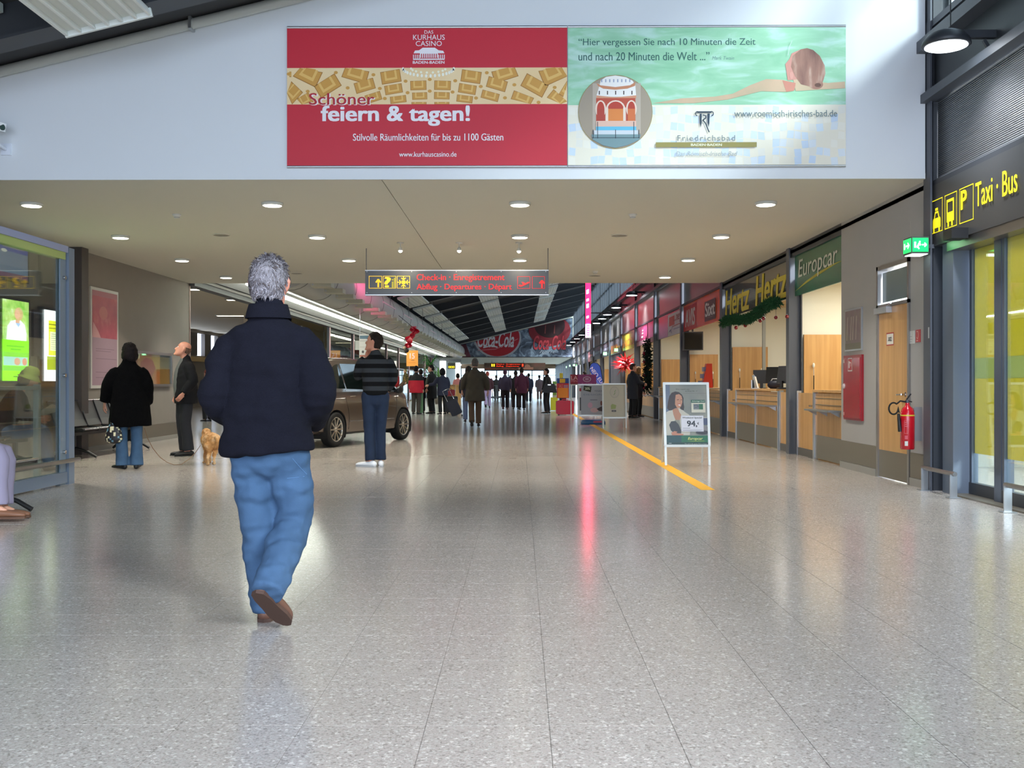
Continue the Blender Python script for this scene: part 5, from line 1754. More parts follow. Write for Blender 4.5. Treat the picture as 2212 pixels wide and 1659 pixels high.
M_alu2 = mat((214, 218, 214), 0.35, metal=0.35)
t, O, v, w, h = aframe(1436, 1535, 14.15, 1.125, 'aluminium poster stand showing a smiling woman and a price of 94')
P = Print(O, (1, 0, 0), (0, -1, 0.16), w, h, 690, 950, v=v, off=(170, 160), rough=0.25)
P.rect(170, 160, 860, 1110, ramp_mat('soft_grey_backdrop_print', 'noise', [(0.3, (128, 138, 138)), (0.7, (170, 174, 164))], 2.0))
P.rect(170, 160, 250, 640, (104, 120, 142)); P.rect(170, 160, 860, 172, (40, 44, 52))
P.text('Was macht uns', 350, 232, 574, 250, (70, 74, 72), shear=0.2); P.text('zu Ihrer Nr. 1?', 502, 260, 706, 280, (70, 74, 72), shear=0.2); P.rect(470, 304, 850, 308, (130, 132, 126))
P.poly([(180, 640), (185, 600), (270, 556), (330, 540), (430, 540), (490, 600), (560, 640), (600, 700), (560, 960), (180, 960)], (198, 198, 184))
P.poly([(285, 556), (330, 530), (380, 545), (400, 600), (428, 640), (400, 740), (330, 720), (300, 640)], (176, 128, 100))
P.poly([(320, 722), (400, 722), (420, 850), (380, 900), (340, 800)], (138, 140, 128))
P.poly([(200, 540), (215, 440), (240, 350), (280, 296), (340, 278), (400, 288), (450, 330), (472, 380), (470, 450), (480, 520), (470, 572), (430, 560), (400, 530), (330, 540), (270, 572), (230, 576)], (52, 42, 38))
P.poly([(345, 330), (400, 318), (440, 345), (452, 390), (450, 450), (430, 510), (400, 540), (360, 532), (330, 480), (335, 400)], (196, 144, 114))
P.poly([(362, 404), (396, 398), (396, 408), (362, 414)], (80, 52, 44)); P.poly([(424, 402), (446, 402), (444, 412), (424, 412)], (80, 52, 44))
P.poly([(378, 474), (424, 478), (416, 500), (392, 496)], (240, 232, 226)); P.poly([(370, 468), (430, 474), (424, 482), (376, 478)], (170, 60, 60)); P.line([(412, 410), (426, 452), (410, 458)], 5, (168, 112, 86))
P.poly([(225, 800), (260, 745), (330, 738), (380, 790), (420, 880), (420, 930), (300, 930), (250, 880)], (56, 60, 62))
P.poly([(255, 920), (310, 895), (360, 905), (340, 925), (460, 940), (450, 960), (270, 960)], (190, 132, 106))
P.rect(595, 410, 826, 452, (30, 92, 70)); P.text('Advantage Card', 606, 420, 816, 444, (206, 222, 206), bold=0.02, shear=0.2); P.rect(598, 456, 828, 608, (214, 214, 196)); P.rect(632, 474, 724, 560, (112, 122, 128)); P.rect(724, 474, 790, 560, (30, 104, 70)); P.line([(640, 500), (690, 490), (716, 516), (650, 530)], 8, (70, 78, 86))
P.rect(790, 690, 860, 800, (70, 82, 112)); P.rect(790, 684, 860, 694, (196, 196, 190)); P.rect(790, 826, 860, 900, (128, 126, 130)); P.ell(770, 915, 110, 30, (60, 60, 66), 20)
P.rect(424, 656, 790, 902, (222, 226, 236))
P.text('Weekend Special', 442, 676, 764, 706, (96, 104, 104), bold=0.04)
P.text('94,', 516, 734, 686, 838, (46, 54, 60), bold=0.03); P.text('€', 688, 758, 716, 796, (46, 54, 60), bold=0.03)
P.rect(448, 848, 570, 854, (130, 134, 140)); P.rect(448, 876, 770, 880, (130, 134, 140)); P.rect(448, 886, 740, 889, (150, 154, 160))
P.rect(170, 966, 860, 1108, (30, 106, 74)); P.rect(170, 966, 420, 1108, (26, 74, 76)); P.rect(170, 1070, 860, 1108, (26, 62, 56))
P.text('Europcar', 526, 992, 770, 1044, (206, 216, 130), bold=0.02, shear=0.25); P.poly([(500, 1052), (790, 1044), (800, 1050), (640, 1056)], (150, 176, 60))
P.text('Wir sind in der ganzen Welt zu Hause', 470, 1086, 832, 1102, (190, 206, 196)); P.rect(208, 1082, 256, 1090, (170, 190, 190))
P.done('print', t)

t, O, v, w, h = aframe(1302, 1354, 26.0, 1.12, 'aluminium poster stand with a plain cream poster and small green picture')
P = Print(O, (1, 0, 0), (0, -1, 0.16), w, h, 540, 740, v=v, off=(1265, 560), rough=0.35, eps=0.001)
P.rect(1265, 560, 1805, 1300, (196, 192, 172)); P.ell(1540, 740, 116, 130, (178, 176, 162), 24); P.ell(1540, 740, 100, 112, (192, 188, 172), 24)
P.line([(1540, 740), (1570, 690)], 12, (120, 168, 100)); P.line([(1520, 800), (1560, 750)], 12, (110, 150, 90)); P.poly([(1445, 1040), (1480, 1000), (1580, 1030), (1560, 1110), (1450, 1120)], (158, 172, 108)); P.rect(1466, 1140, 1572, 1180, (78, 78, 84)); P.rect(1484, 1154, 1552, 1166, (170, 170, 166))
P.done('print', t)
t, O, v, w, h = aframe(1249, 1305, 28.0, 1.10, 'silver poster stand with a torn dark price card, tilted blue foot below')
P = Print(O, (1, 0, 0), (0, -1, 0.16), w, h, 600, 740, v=v, off=(650, 560), rough=0.3, eps=0.001)
P.rect(650, 560, 1250, 1300, (168, 170, 176)); P.rect(650, 560, 700, 1300, (206, 204, 204)); P.rect(664, 640, 712, 716, (168, 50, 62)); P.rect(672, 870, 700, 1190, (60, 62, 66))
P.poly([(780, 570), (970, 600), (950, 740), (762, 690)], (56, 58, 34)); P.text('20%', 800, 620, 930, 680, (200, 204, 170), bold=0.03, shear=-0.1)
P.text('FINEA', 1050, 690, 1240, 730, (96, 104, 120)); P.text('DESIGN', 770, 780, 1240, 820, (120, 130, 146)); P.rect(930, 920, 1110, 940, (120, 124, 136)); P.ell(930, 1060, 60, 70, (206, 160, 176), 14); P.ell(1030, 1180, 100, 60, (206, 170, 170), 14); P.poly([(1090, 1150), (1230, 1080), (1230, 1210), (1150, 1200)], (66, 56, 60)); P.ell(1210, 1010, 26, 60, (120, 70, 60), 14); P.rect(650, 1290, 1250, 1300, (200, 196, 190))
P.done('print', t)
b = MB(); x_ = at_y(1282, 900, 28.6).x; b.lathe([(0, 0.0), (0.34, 0.0), (0.34, 0.06), (0.30, 0.12), (0, 0.12)], (x_, 28.7, 0.0), mat((60, 104, 150), 0.4), 20)
o = obj('foot_disc', b, t)
b = MB(); b.box(x_ - 0.02, x_ + 0.22, 28.345, 28.36, 0.05, 0.1, mat((180, 60, 90), 0.4)); obj('foot_label', b, t)

# purple board behind, on posts
Y = 36.0
xa, xb = at_y(1232, 820, Y).x, at_y(1288, 820, Y).x
t = thing('promotion_board', 'purple and crimson promotion board on white posts behind the poster stands', 'sign', ((xa + xb) / 2, Y, 0))
z1, z0 = at_y(1240, 809, Y).z, at_y(1240, 829.5, Y).z
b = MB(); b.box(xa, xb, Y, Y + 0.03, z0, z1, mat((128, 30, 92), 0.4)); obj('panel', b, t)
for x in (xa + 0.03, xa + 0.32, xb - 0.03):
    b = MB(); b.cyl((x, Y + 0.05, 0), (x, Y + 0.05, z1 - 0.05), 0.02, M_alu2, 8); obj('post', b, t)
b = MB(); b.cyl((xa, Y + 0.05, z0 - 0.02), (xb + 0.1, Y + 0.05, z0 - 0.02), 0.025, M_alu2, 8); obj('cross_bar', b, t)
P = Print((xa, Y, z1), (1, 0, 0), (0, -1, 0), xb - xa, z1 - z0, 590, 220, eps=0.002, off=(450, 320))
P.rect(450, 320, 620, 540, (142, 20, 40)); P.text('LA', 466, 352, 618, 440, (214, 170, 172), bold=0.01); P.text('MIN', 466, 446, 610, 500, (190, 110, 120), bold=0.02)
P.ell(828, 428, 94, 66, (176, 150, 166), 22); P.ell(828, 428, 76, 52, (130, 60, 96), 22); P.rect(790, 400, 866, 450, (166, 120, 144)); P.text('Bis zur Welt', 710, 514, 944, 540, (190, 120, 160))
P.done('print', t)
# blue feather flag
Y = 44.0
t = thing('feather_flag', 'tall blue drop-shaped flag with a white word standing by the shops', 'flag', (at_y(1290, 830, Y).x, Y, 0))
pl = [(920, 200), (925, 150), (950, 80), (1000, 40), (1060, 35), (1120, 60), (1180, 130), (1200, 220), (1230, 380), (1255, 560), (1258, 610), (1150, 610), (1100, 520), (1020, 400), (960, 300)]
def fpt(a, c, dy=0):
    w = at_y(1190 + a / 11.06, 780 + c / 11.06, Y); return Vector((w.x, Y + dy, w.z))
b = MB(); b.prism([fpt(*p) for p in pl], (0, 0.01, 0), mat((44, 72, 164), 0.5)); obj('cloth', b, t)
b = MB(); b.tube([fpt(*p, 0.005) for p in pl[:10]] + [Vector((fpt(1262, 620).x, Y, 0.03))], 0.018, M_black, 8); obj('pole', b, t)
bx = fpt(1262, 620).x; b = MB(); b.lathe([(0, 0), (0.22, 0), (0.22, 0.03), (0.03, 0.05)], (bx, Y, 0), M_steel, 16); obj('base', b, t)
O = fpt(960, 120, -0.001); d = (fpt(1190, 440) - fpt(960, 120)).normalized()
P = Print(O, d, (0, -1, 0), 1.45, 0.2, 100, 14, eps=0.002, v=Vector((-d.z, 0, d.x)) if d.x > 0 else (0, 0, 1))
P.text('NEO EUROPE', 4, -3, 96, 8, (206, 190, 206), bold=0.02); P.rect(30, 11, 70, 12.5, (120, 130, 190)); P.done('lettering', t)
# orange-red rack with yellow top and blue band
Y = 40.0
t = thing('display_rack', 'orange and red display rack with a blue band and yellow top behind the red suitcase', 'stand', (at_y(1217, 850, Y).x, Y, 0))
def rq(px, py):
    w = at_y(px, py, Y); return w
xa, xb = rq(1203, 850).x, rq(1229, 850).x
b = MB(); b.box(xa, xb, Y, Y + 0.3, rq(1210, 860).z, rq(1210, 828).z, mat((206, 44, 44), 0.4)); obj('cabinet', b, t)
b = MB(); b.box(xa + 0.03, xb - 0.03, Y - 0.01, Y, rq(1210, 859).z, rq(1210, 838).z, mat((238, 140, 30), 0.4)); obj('orange_panel', b, t)
b = MB(); b.box(xa, xb, Y + 0.05, Y + 0.1, rq(1210, 828).z, rq(1210, 817).z, mat((40, 76, 156), 0.4)); obj('blue_band', b, t)
b = MB(); b.box(rq(1209, 820).x, rq(1221, 820).x, Y + 0.03, Y + 0.05, rq(1210, 827).z, rq(1210, 818).z, mat((232, 180, 40), 0.4)); b.box(rq(1209, 820).x, rq(1216, 820).x, Y + 0.06, Y + 0.12, rq(1210, 817).z, rq(1210, 806).z, mat((228, 210, 50), 0.4)); obj('yellow_top', b, t)
b = MB(); b.box(xa + 0.1, xb - 0.1, Y + 0.1, Y + 0.2, 0, rq(1210, 860).z, M_darksteel); obj('foot', b, t)
P = Print((xa, Y, rq(1210, 837).z), (1, 0, 0), (0, -1, 0), xb - xa, 0.5, 100, 100, eps=0.003)
P.text('SALE', 14, -24, 50, 2, (230, 130, 110), bold=0.02); P.rect(56, -20, 92, 4, (180, 120, 140)); P.done('lettering', t)
Y = 43.0
t = thing('newspaper_rack', 'tall pale newspaper rack with a yellow bin at its foot', 'rack', (at_y(1200, 850, Y).x, Y, 0))
xa, xb = at_y(1194, 850, Y).x, at_y(1203, 850, Y).x
b = MB(); b.box(xa, xb, Y, Y + 0.35, 0.55, at_y(1200, 823, Y).z, mat((196, 196, 176), 0.5)); obj('cabinet', b, t)
b = MB(); b.box(xa - 0.08, xb + 0.03, Y - 0.02, Y + 0.36, 0.02, 0.55, mat((206, 206, 50), 0.5)); obj('yellow_bin', b, t)
for i in range(4):
    b = MB(); b.box(xa + 0.01, xb - 0.01, Y - 0.012, Y, 0.65 + i * 0.15, 0.75 + i * 0.15, mat([(120, 150, 60), (150, 120, 110), (90, 96, 90), (110, 160, 70)][i], 0.5)); obj('paper', b, t)

# red suitcase
Y = 36.8
xa, xb = at_y(1201, 880, Y).x, at_y(1240, 880, Y).x
t = thing('suitcase', 'red hard suitcase standing on the floor by the orange rack', 'suitcase', ((xa + xb) / 2, Y, 0))
def rbox(x0, x1, y0, y1, z0, z1, r, m, seg=4):
    b = MB()
    pts = []
    for cx, cz, a0 in ((x1 - r, z0 + r, -PI / 2), (x1 - r, z1 - r, 0), (x0 + r, z1 - r, PI / 2), (x0 + r, z0 + r, PI)):
        for k in range(seg + 1):
            a = a0 + PI / 2 * k / seg
            pts.append((cx + r * math.cos(a), y0, cz + r * math.sin(a)))
    b.prism(pts, (0, y1 - y0, 0), m)
    return b
obj('shell', rbox(xa, xb, Y, Y + 0.22, 0.03, 0.52, 0.09, mat((178, 20, 48), 0.35)), t)
b = MB(); b.tube([(xa + 0.22, Y + 0.11, 0.52), (xa + 0.24, Y + 0.11, 0.56), (xa + 0.42, Y + 0.11, 0.56), (xa + 0.44, Y + 0.11, 0.52)], 0.014, mat((206, 30, 70), 0.4), 8); obj('handle', b, t)
for x in (xa + 0.1, xb - 0.1):
    b = MB(); b.box(x - 0.03, x + 0.03, Y + 0.02, Y + 0.2, 0, 0.035, M_black); obj('foot', b, t)
b = MB(); b.box(xa + 0.0, xb - 0.0, Y + 0.105, Y + 0.115, 0.06, 0.5, mat((90, 10, 24), 0.4)); obj('seam', b, t)

# yellow floor line
b = MB(); b.add([(1.89, 10.86, 0.0006), (2.035, 10.86, 0.0006), (2.035, 62, 0.0006), (1.89, 62, 0.0006), (1.89, 10.86, 0.002), (2.035, 10.86, 0.002), (2.035, 62, 0.002), (1.89, 62, 0.002)], [(3, 2, 1, 0), (4, 5, 6, 7), (0, 1, 5, 4), (1, 2, 6, 5), (2, 3, 7, 6), (3, 0, 4, 7)], mat((232, 172, 24), 0.45))
o = obj('floor_stripe', b); tag(o, 'long yellow tape stripe running down the floor past the poster stands', 'stripe')

# =================================================================== LEFT SIDE
# glass screen
XG = -5.02
t = thing('glass_screen', 'tall glazed screen with blue-grey steel posts at the left', 'screen', (XG, 11.4, 0))
M_post = mat((116, 128, 146), 0.45)
b = MB(); b.box(XG - 0.03, XG + 0.05, 11.42, 11.56, 0, 2.61, M_post); obj('post', b, t)
b = MB(); b.box(XG - 0.03, XG + 0.02, 11.27, 11.41, 0.0, 2.58, mat((124, 138, 152), 0.4)); obj('post', b, t)
b = MB(); b.box(XG - 0.04, XG + 0.05, 5, 11.40, 2.55, 2.62, mat((150, 158, 190), 0.4)); obj('top_rail', b, t)
b = MB(); b.box(XG - 0.05, XG + 0.03, 5, 11.38, 2.47, 2.55, mat((170, 186, 110), 0.4)); obj('inner_rail', b, t)
b = MB(); b.box(XG - 0.03, XG + 0.04, 5, 11.40, 0.02, 0.14, M_post); obj('bottom_rail', b, t)
b = MB(); b.box(XG - 0.006, XG + 0.006, 8.2, 11.27, 0.14, 2.55, M_glass); obj('pane', b, t)
b = MB(); b.box(XG - 0.006, XG + 0.006, 5.05, 8.15, 0.14, 2.55, M_glass); obj('pane', b, t)
for z in (2.27, 1.20, 0.36):
    b = MB(); b.cyl((XG + 0.05, 11.34, z), (XG + 0.0, 11.34, z), 0.022, M_chrome, 12); obj('point_fixing', b, t)
t = thing('bumper_rail', 'low horizontal steel bumper rail along the glass screen', 'rail', (XG + 0.14, 9, 0.2))
b = MB(); b.tube([(XG + 0.14, 5, 0.275), (XG + 0.14, 11.47, 0.275)], 0.024, M_brushed, 12); obj('bar', b, t)
for y in (6.2, 8.6, 11.0):
    b = MB(); b.cyl((XG + 0.04, y, 0.275), (XG + 0.14, y, 0.275), 0.014, M_brushed, 8); obj('bracket', b, t)
# free-standing white rail frame behind the glass
xf = -5.45
p = at_x(80, 1000, xf)
t = thing('rail_frame', 'pale metal rail frame standing behind the glass screen', 'rail', (xf, p.y, 0))
b = MB(); b.box(xf - 0.03, xf + 0.03, p.y - 0.03, p.y + 0.03, 0, 1.10, mat((190, 200, 196), 0.35, metal=0.3)); obj('post', b, t)
q_ = at_x(2, 1000, xf)
b = MB(); b.box(xf - 0.03, xf + 0.03, q_.y - 0.25, q_.y - 0.19, 0, 1.10, mat((190, 200, 196), 0.35, metal=0.3)); obj('post', b, t)
b = MB(); b.box(xf - 0.03, xf + 0.03, q_.y - 0.22, p.y, 1.04, 1.085, mat((206, 210, 206), 0.35, metal=0.3)); obj('top_bar', b, t)
b = MB(); b.tube([(xf, q_.y - 0.22, 0.22), (xf, p.y, 0.22)], 0.02, M_brushed, 8); obj('lower_bar', b, t)

# light boxes and screen on the left wall
def lp_box(px0, px1, z0, z1, name, lab, cat, frame_m, depth=0.08):
    ya, yb = at_x(px0, 700, XL + depth).y, at_x(px1, 700, XL + depth).y
    t = thing(name, lab, cat, (XL, (ya + yb) / 2, z0))
    b = MB(); b.box(XL, XL + depth, ya - 0.04, yb + 0.04, z0 - 0.04, z1 + 0.04, frame_m); obj('casing', b, t)
    return t, ya, yb
t, ya, yb = lp_box(5, 62, 1.15, 2.26, 'light_box', 'glowing green advertising box with a woman in white behind the glass', 'sign', M_darksteel)
P = Print((XL + 0.081, ya, 2.26), (0, 1, 0), (1, 0, 0), yb - ya, 1.11, 265, 790, off=(22, 740), emit=2.2)
M_gr = ramp_mat('backlit_garden_print', 'noise', [(0.3, (120, 190, 60)), (0.55, (190, 226, 120)), (0.75, (244, 250, 220))], 6, emit=1.8)
P.rect(22, 740, 287, 1530, (150, 240, 30)); P.rect(22, 740, 287, 1130, M_gr)
P.poly([(60, 1130), (70, 1000), (100, 950), (150, 930), (200, 930), (245, 970), (262, 1060), (262, 1150), (60, 1130)], (236, 244, 250)); P.poly([(150, 960), (200, 960), (180, 1000)], (150, 180, 220)); P.ell(182, 870, 44, 66, (206, 170, 120), 18); P.ell(170, 875, 26, 46, (222, 170, 140), 18); P.rect(150, 930, 190, 960, (214, 160, 130))
P.rect(22, 1130, 287, 1250, (130, 236, 20)); P.rect(60, 1185, 240, 1197, (90, 190, 20)); P.rect(100, 1215, 205, 1228, (90, 190, 20)); P.rect(22, 1250, 287, 1295, (120, 200, 50))
P.rect(30, 1295, 272, 1380, (150, 200, 190)); P.ell(165, 1340, 30, 38, (206, 150, 120), 14); P.ell(240, 1340, 24, 38, (206, 130, 110), 14); P.rect(22, 1385, 287, 1432, (116, 196, 60)); P.rect(22, 1436, 287, 1528, (140, 240, 20)); P.rect(125, 1484, 180, 1494, (60, 120, 20))
P.done('print', t)
t, ya, yb = lp_box(95, 128, 1.15, 2.20, 'light_box', 'glowing white and yellow information box half behind the screen post', 'sign', M_darksteel)
P = Print((XL + 0.081, ya, 2.20), (0, 1, 0), (1, 0, 0), yb - ya, 1.05, 150, 730, off=(412, 800), emit=2.4)
P.rect(412, 800, 562, 1530, (244, 248, 252)); P.rect(456, 905, 562, 1265, (214, 214, 40)); P.rect(470, 1020, 562, 1215, (226, 232, 180)); P.rect(456, 940, 550, 950, (120, 120, 20)); P.rect(456, 980, 550, 988, (120, 120, 20)); P.rect(440, 1275, 562, 1415, (150, 164, 30))
for y in range(1040, 1200, 22):
    P.rect(480, y, 540, y + 6, (150, 156, 120), P.L)
P.L += 1
P.done('print', t)
t, ya, yb = lp_box(-20, 60, 2.56, 3.02, 'flat_screen', 'dark framed information screen with blue picture high on the left wall', 'screen', M_black, 0.10)
P = Print((XL + 0.101, ya, 3.02), (0, 1, 0), (1, 0, 0), yb - ya, 0.46, 100, 60, emit=0.35)
P.rect(0, 0, 100, 60, (112, 134, 170)); P.rect(0, 0, 100, 14, (66, 82, 178)); P.rect(30, 5, 90, 8, (140, 140, 160)); P.rect(0, 40, 100, 52, (84, 118, 160)); P.rect(0, 52, 100, 60, (96, 40, 92)); P.ell(34, 14, 8, 3, (255, 255, 240), 12)
P.done('display', t)
# narrow dark panel between the boxes
t, ya, yb = lp_box(76, 90, 1.55, 2.14, 'notice', 'narrow dark notice between the two light boxes', 'sign', mat((84, 78, 86), 0.5), 0.04)
P = Print((XL + 0.041, ya, 2.14), (0, 1, 0), (1, 0, 0), yb - ya, 0.59, 100, 60, eps=0.001); P.rect(10, 4, 90, 8, (110, 106, 110)); P.done('heading', t)
# tall framed poster
ya, yb = at_x(197, 700, XL + 0.03).y, at_x(256, 700, XL + 0.03).y
z1, z0 = at_x(197, 618, XL + 0.03).z, at_x(197, 839, XL + 0.03).z
t = thing('wall_poster', 'tall white framed poster with pink photograph on the left wall', 'poster', (XL, (ya + yb) / 2, z0))
b = MB(); b.box(XL, XL + 0.025, ya, yb, z0, z1, mat((206, 204, 198), 0.4)); obj('frame', b, t)
P = Print((XL + 0.026, ya + 0.05, z1 - 0.05), (0, 1, 0), (1, 0, 0), yb - ya - 0.1, z1 - z0 - 0.1, 60, 210)
P.rect(0, 0, 60, 210, (160, 132, 144)); P.rect(0, 12, 60, 104, ramp_mat('pink_portrait_print', 'noise', [(0.3, (156, 52, 72)), (0.55, (176, 70, 84)), (0.75, (206, 120, 120))], 3, detail=6)); P.poly([(0, 104), (2, 70), (14, 90), (20, 104)], (206, 150, 150)); P.ell(26, 48, 10, 15, (190, 104, 100), 16); P.rect(0, 0, 60, 12, (170, 96, 108))
for y, w in ((128, 44), (133, 36), (150, 50), (180, 30), (192, 48)):
    P.rect(8, y, 8 + w, y + 1.4, (130, 104, 118), P.L)
P.done('print', t)
# inner window built as a showcase, its pink and orange reflection painted on
ya, yb = at_x(300, 800, XL + 0.03).y, at_x(371, 800, XL + 0.03).y
t = thing('showcase', 'inner window built as wall showcase, painted pink and orange pictures behind glass on the left wall', 'showcase', (XL, (ya + yb) / 2, 1.06))
z1, z0 = 1.72, 1.055
b = MB(); b.box(XL - 0.001, XL + 0.05, ya - 0.3, yb, z0, z0 + 0.05, M_brushed); b.box(XL - 0.001, XL + 0.05, ya - 0.3, yb, z1 - 0.05, z1, M_brushed); b.box(XL - 0.001, XL + 0.05, yb - 0.06, yb, z0 + 0.05, z1 - 0.05, M_brushed); b.box(XL - 0.001, XL + 0.05, ya - 0.3, ya - 0.24, z0 + 0.05, z1 - 0.05, M_brushed); obj('frame', b, t)
P = Print((XL + 0.004, ya - 0.24, z1 - 0.05), (0, 1, 0), (1, 0, 0), yb - ya + 0.18, z1 - z0 - 0.1, 100, 60, emit=0.25, rough=0.15)
P.rect(0, 0, 100, 60, (196, 130, 96)); P.rect(58, 0, 100, 26, (92, 88, 80)); P.rect(72, 26, 100, 60, (136, 98, 50)); P.rect(50, 0, 72, 30, (206, 170, 110)); P.poly([(18, 44), (20, 16), (34, 6), (52, 12), (60, 28), (46, 50), (28, 56)], (176, 50, 96)); P.rect(56, 34, 72, 60, (214, 110, 66)); P.poly([(0, 60), (0, 44), (40, 50), (56, 60)], (206, 80, 64)); P.rect(0, 0, 18, 10, (250, 236, 200))
P.done('reflections', t)
b = MB(); b.box(XL + 0.03, XL + 0.036, ya - 0.24, yb - 0.06, z0 + 0.05, z1 - 0.05, M_glass); obj('pane', b, t)

# ---- rows of linked seats along the left wall
def seat_bench(y0, n, lab, x=-6.62, flip=1, pitch=0.55):
    t = thing('seat_bench', lab, 'bench', (x, y0, 0), 0 if flip > 0 else PI, group='linked steel benches')
    ln = n * pitch
    b = MB(); b.bar((-0.02, 0, 0.36), (-0.02, ln, 0.36), 0.07, 0.05, M_black); obj('beam', b, t, world=False)
    M_seat = mat((70, 68, 66), 0.45, metal=0.4)
    for i in range(n):
        yc = pitch * (i + .5)
        def shell(prof, nm):
            b = MB(); w = pitch / 2 - 0.025
            for (xa, za), (xb, zb) in zip(prof, prof[1:]):
                b.add([(xa, yc - w, za), (xb, yc - w, zb), (xb, yc + w, zb), (xa, yc + w, za), (xa, yc - w, za - 0.012), (xb, yc - w, zb - 0.012), (xb, yc + w, zb - 0.012), (xa, yc + w, za - 0.012)],
                      [(0, 1, 2, 3), (7, 6, 5, 4), (0, 4, 5, 1), (1, 5, 6, 2), (2, 6, 7, 3), (3, 7, 4, 0)], M_seat)
            return obj(nm, b, t, world=False)
        shell([(0.24, 0.43), (0.20, 0.455), (0.10, 0.45), (-0.05, 0.43), (-0.14, 0.425)], 'seat')
        bb = MB(); w = pitch / 2 - 0.025
        for (xa, za), (xb, zb) in zip([(-0.15, 0.46), (-0.20, 0.56), (-0.26, 0.72), (-0.30, 0.84)], [(-0.20, 0.56), (-0.26, 0.72), (-0.30, 0.84)]):
            bb.add([(xa, yc - w, za), (xb, yc - w, zb), (xb, yc + w, zb), (xa, yc + w, za), (xa - 0.014, yc - w, za), (xb - 0.014, yc - w, zb), (xb - 0.014, yc + w, zb), (xa - 0.014, yc + w, za)],
                   [(0, 1, 2, 3), (7, 6, 5, 4), (0, 4, 5, 1), (1, 5, 6, 2), (2, 6, 7, 3), (3, 7, 4, 0)], M_seat)
        obj('backrest', bb, t, world=False)
        b = MB(); b.tube([(-0.305, yc - pitch / 2 + 0.01, 0.85), (-0.305, yc + pitch / 2 - 0.01, 0.85)], 0.013, M_chrome, 8); obj('top_tube', b, t, world=False)
        b = MB(); b.tube([(0.245, yc - pitch / 2 + 0.01, 0.44), (0.245, yc + pitch / 2 - 0.01, 0.44)], 0.012, M_chrome, 8); obj('front_tube', b, t, world=False)
    for i in range(n + 1):
        yc = pitch * i
        b = MB(); b.bar((-0.30, yc, 0.85), (-0.15, yc, 0.44), 0.02, 0.03, M_black, up=(0, 1, 0)); b.bar((-0.15, yc, 0.44), (0.24, yc, 0.42), 0.02, 0.03, M_black); obj('side_frame', b, t, world=False)
    for yc in (pitch * 0.5, ln - pitch * 0.5):
        b = MB(); b.bar((-0.02, yc, 0.35), (-0.02, yc, 0.16), 0.05, 0.05, M_black)
        b.tube([(-0.30, yc, 0.02), (-0.22, yc, 0.09), (-0.02, yc, 0.16), (0.20, yc, 0.09), (0.32, yc, 0.02)], 0.022, M_black, 8); obj('leg', b, t, world=False)
    return t


seat_bench(15.15, 5, 'row of dark steel seats by the left wall behind the woman in the long coat')
seat_bench(11.7, 4, 'row of dark steel seats behind the glass where the person in a green hat sits')
# bench beside the glass screen, near; mostly outside the picture
seat_bench(7.6, 3, 'near dark steel seats at the left edge below the glass screen', x=-4.55)

# ---- things behind the left glazing
x0, x1 = at_y(878, 775, 50).x, at_y(903, 775, 50).x
t = thing('hanging_banner', 'orange hanging banner with a white number behind the standing group', 'banner', ((x0 + x1) / 2, 50, 1.7))
z1, z0 = at_y(890, 757, 50).z, at_y(890, 791, 50).z
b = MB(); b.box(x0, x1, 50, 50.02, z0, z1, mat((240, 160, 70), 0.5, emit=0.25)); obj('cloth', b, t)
b = MB(); b.cyl((x0 + .1, 50.01, z1), (x0 + .1, 50.01, 3.34), 0.006, M_steel, 6); b.cyl((x1 - .1, 50.01, z1), (x1 - .1, 50.01, 3.34), 0.006, M_steel, 6); obj('wires', b, t)
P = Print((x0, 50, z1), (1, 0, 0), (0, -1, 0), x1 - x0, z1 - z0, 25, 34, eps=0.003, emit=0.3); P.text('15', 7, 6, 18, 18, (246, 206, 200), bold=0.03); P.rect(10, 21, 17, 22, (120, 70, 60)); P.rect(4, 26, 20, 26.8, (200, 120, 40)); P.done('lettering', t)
# red ribbon decoration hanging from the duct
t = thing('ribbon', 'twisted red ribbon decoration hanging from the air duct', 'decoration', (at_y(880, 730, 38).x, 38, 2.4))
pts = [(893, 705), (896, 718), (886, 728), (884, 742), (876, 752)]
for k, dx in enumerate((0, 5, -4)):
    b = MB()
    prev = None
    vv, ff = [], []
    for i in range(15):
        f = i / 14 * (len(pts) - 1); j = min(int(f), len(pts) - 2); g = f - j
        px = pts[j][0] * (1 - g) + pts[j + 1][0] * g + dx * math.sin(i * .6)
        py = pts[j][1] * (1 - g) + pts[j + 1][1] * g
        w = at_y(px, py, 38 + 0.05 * k)
        a = i * 0.7 + k
        o_ = Vector((math.cos(a), math.sin(a), 0)) * 0.11
        vv += [w - o_, w + o_]
        if i:
            ff.append((2 * i - 2, 2 * i - 1, 2 * i + 1, 2 * i))
    b.add(vv, ff, mat((226, 14, 50), 0.35), True); obj('ribbon_strand', b, t, fixn=False)
b = MB(); w = at_y(893, 705, 38); b.cyl((w.x, 38.05, w.z - .05), (-4.45, 38.05, 3.62), 0.01, M_black, 6); obj('cord', b, t)
w = at_y(878, 757, 38); b = MB(); b.sphere((w.x, 38, w.z), 0.09, mat((60, 50, 44), 0.6), 10, 8); b.sphere((w.x - .06, 38, w.z + .1), 0.06, mat((206, 180, 150), 0.6), 10, 8); obj('end_charm', b, t)
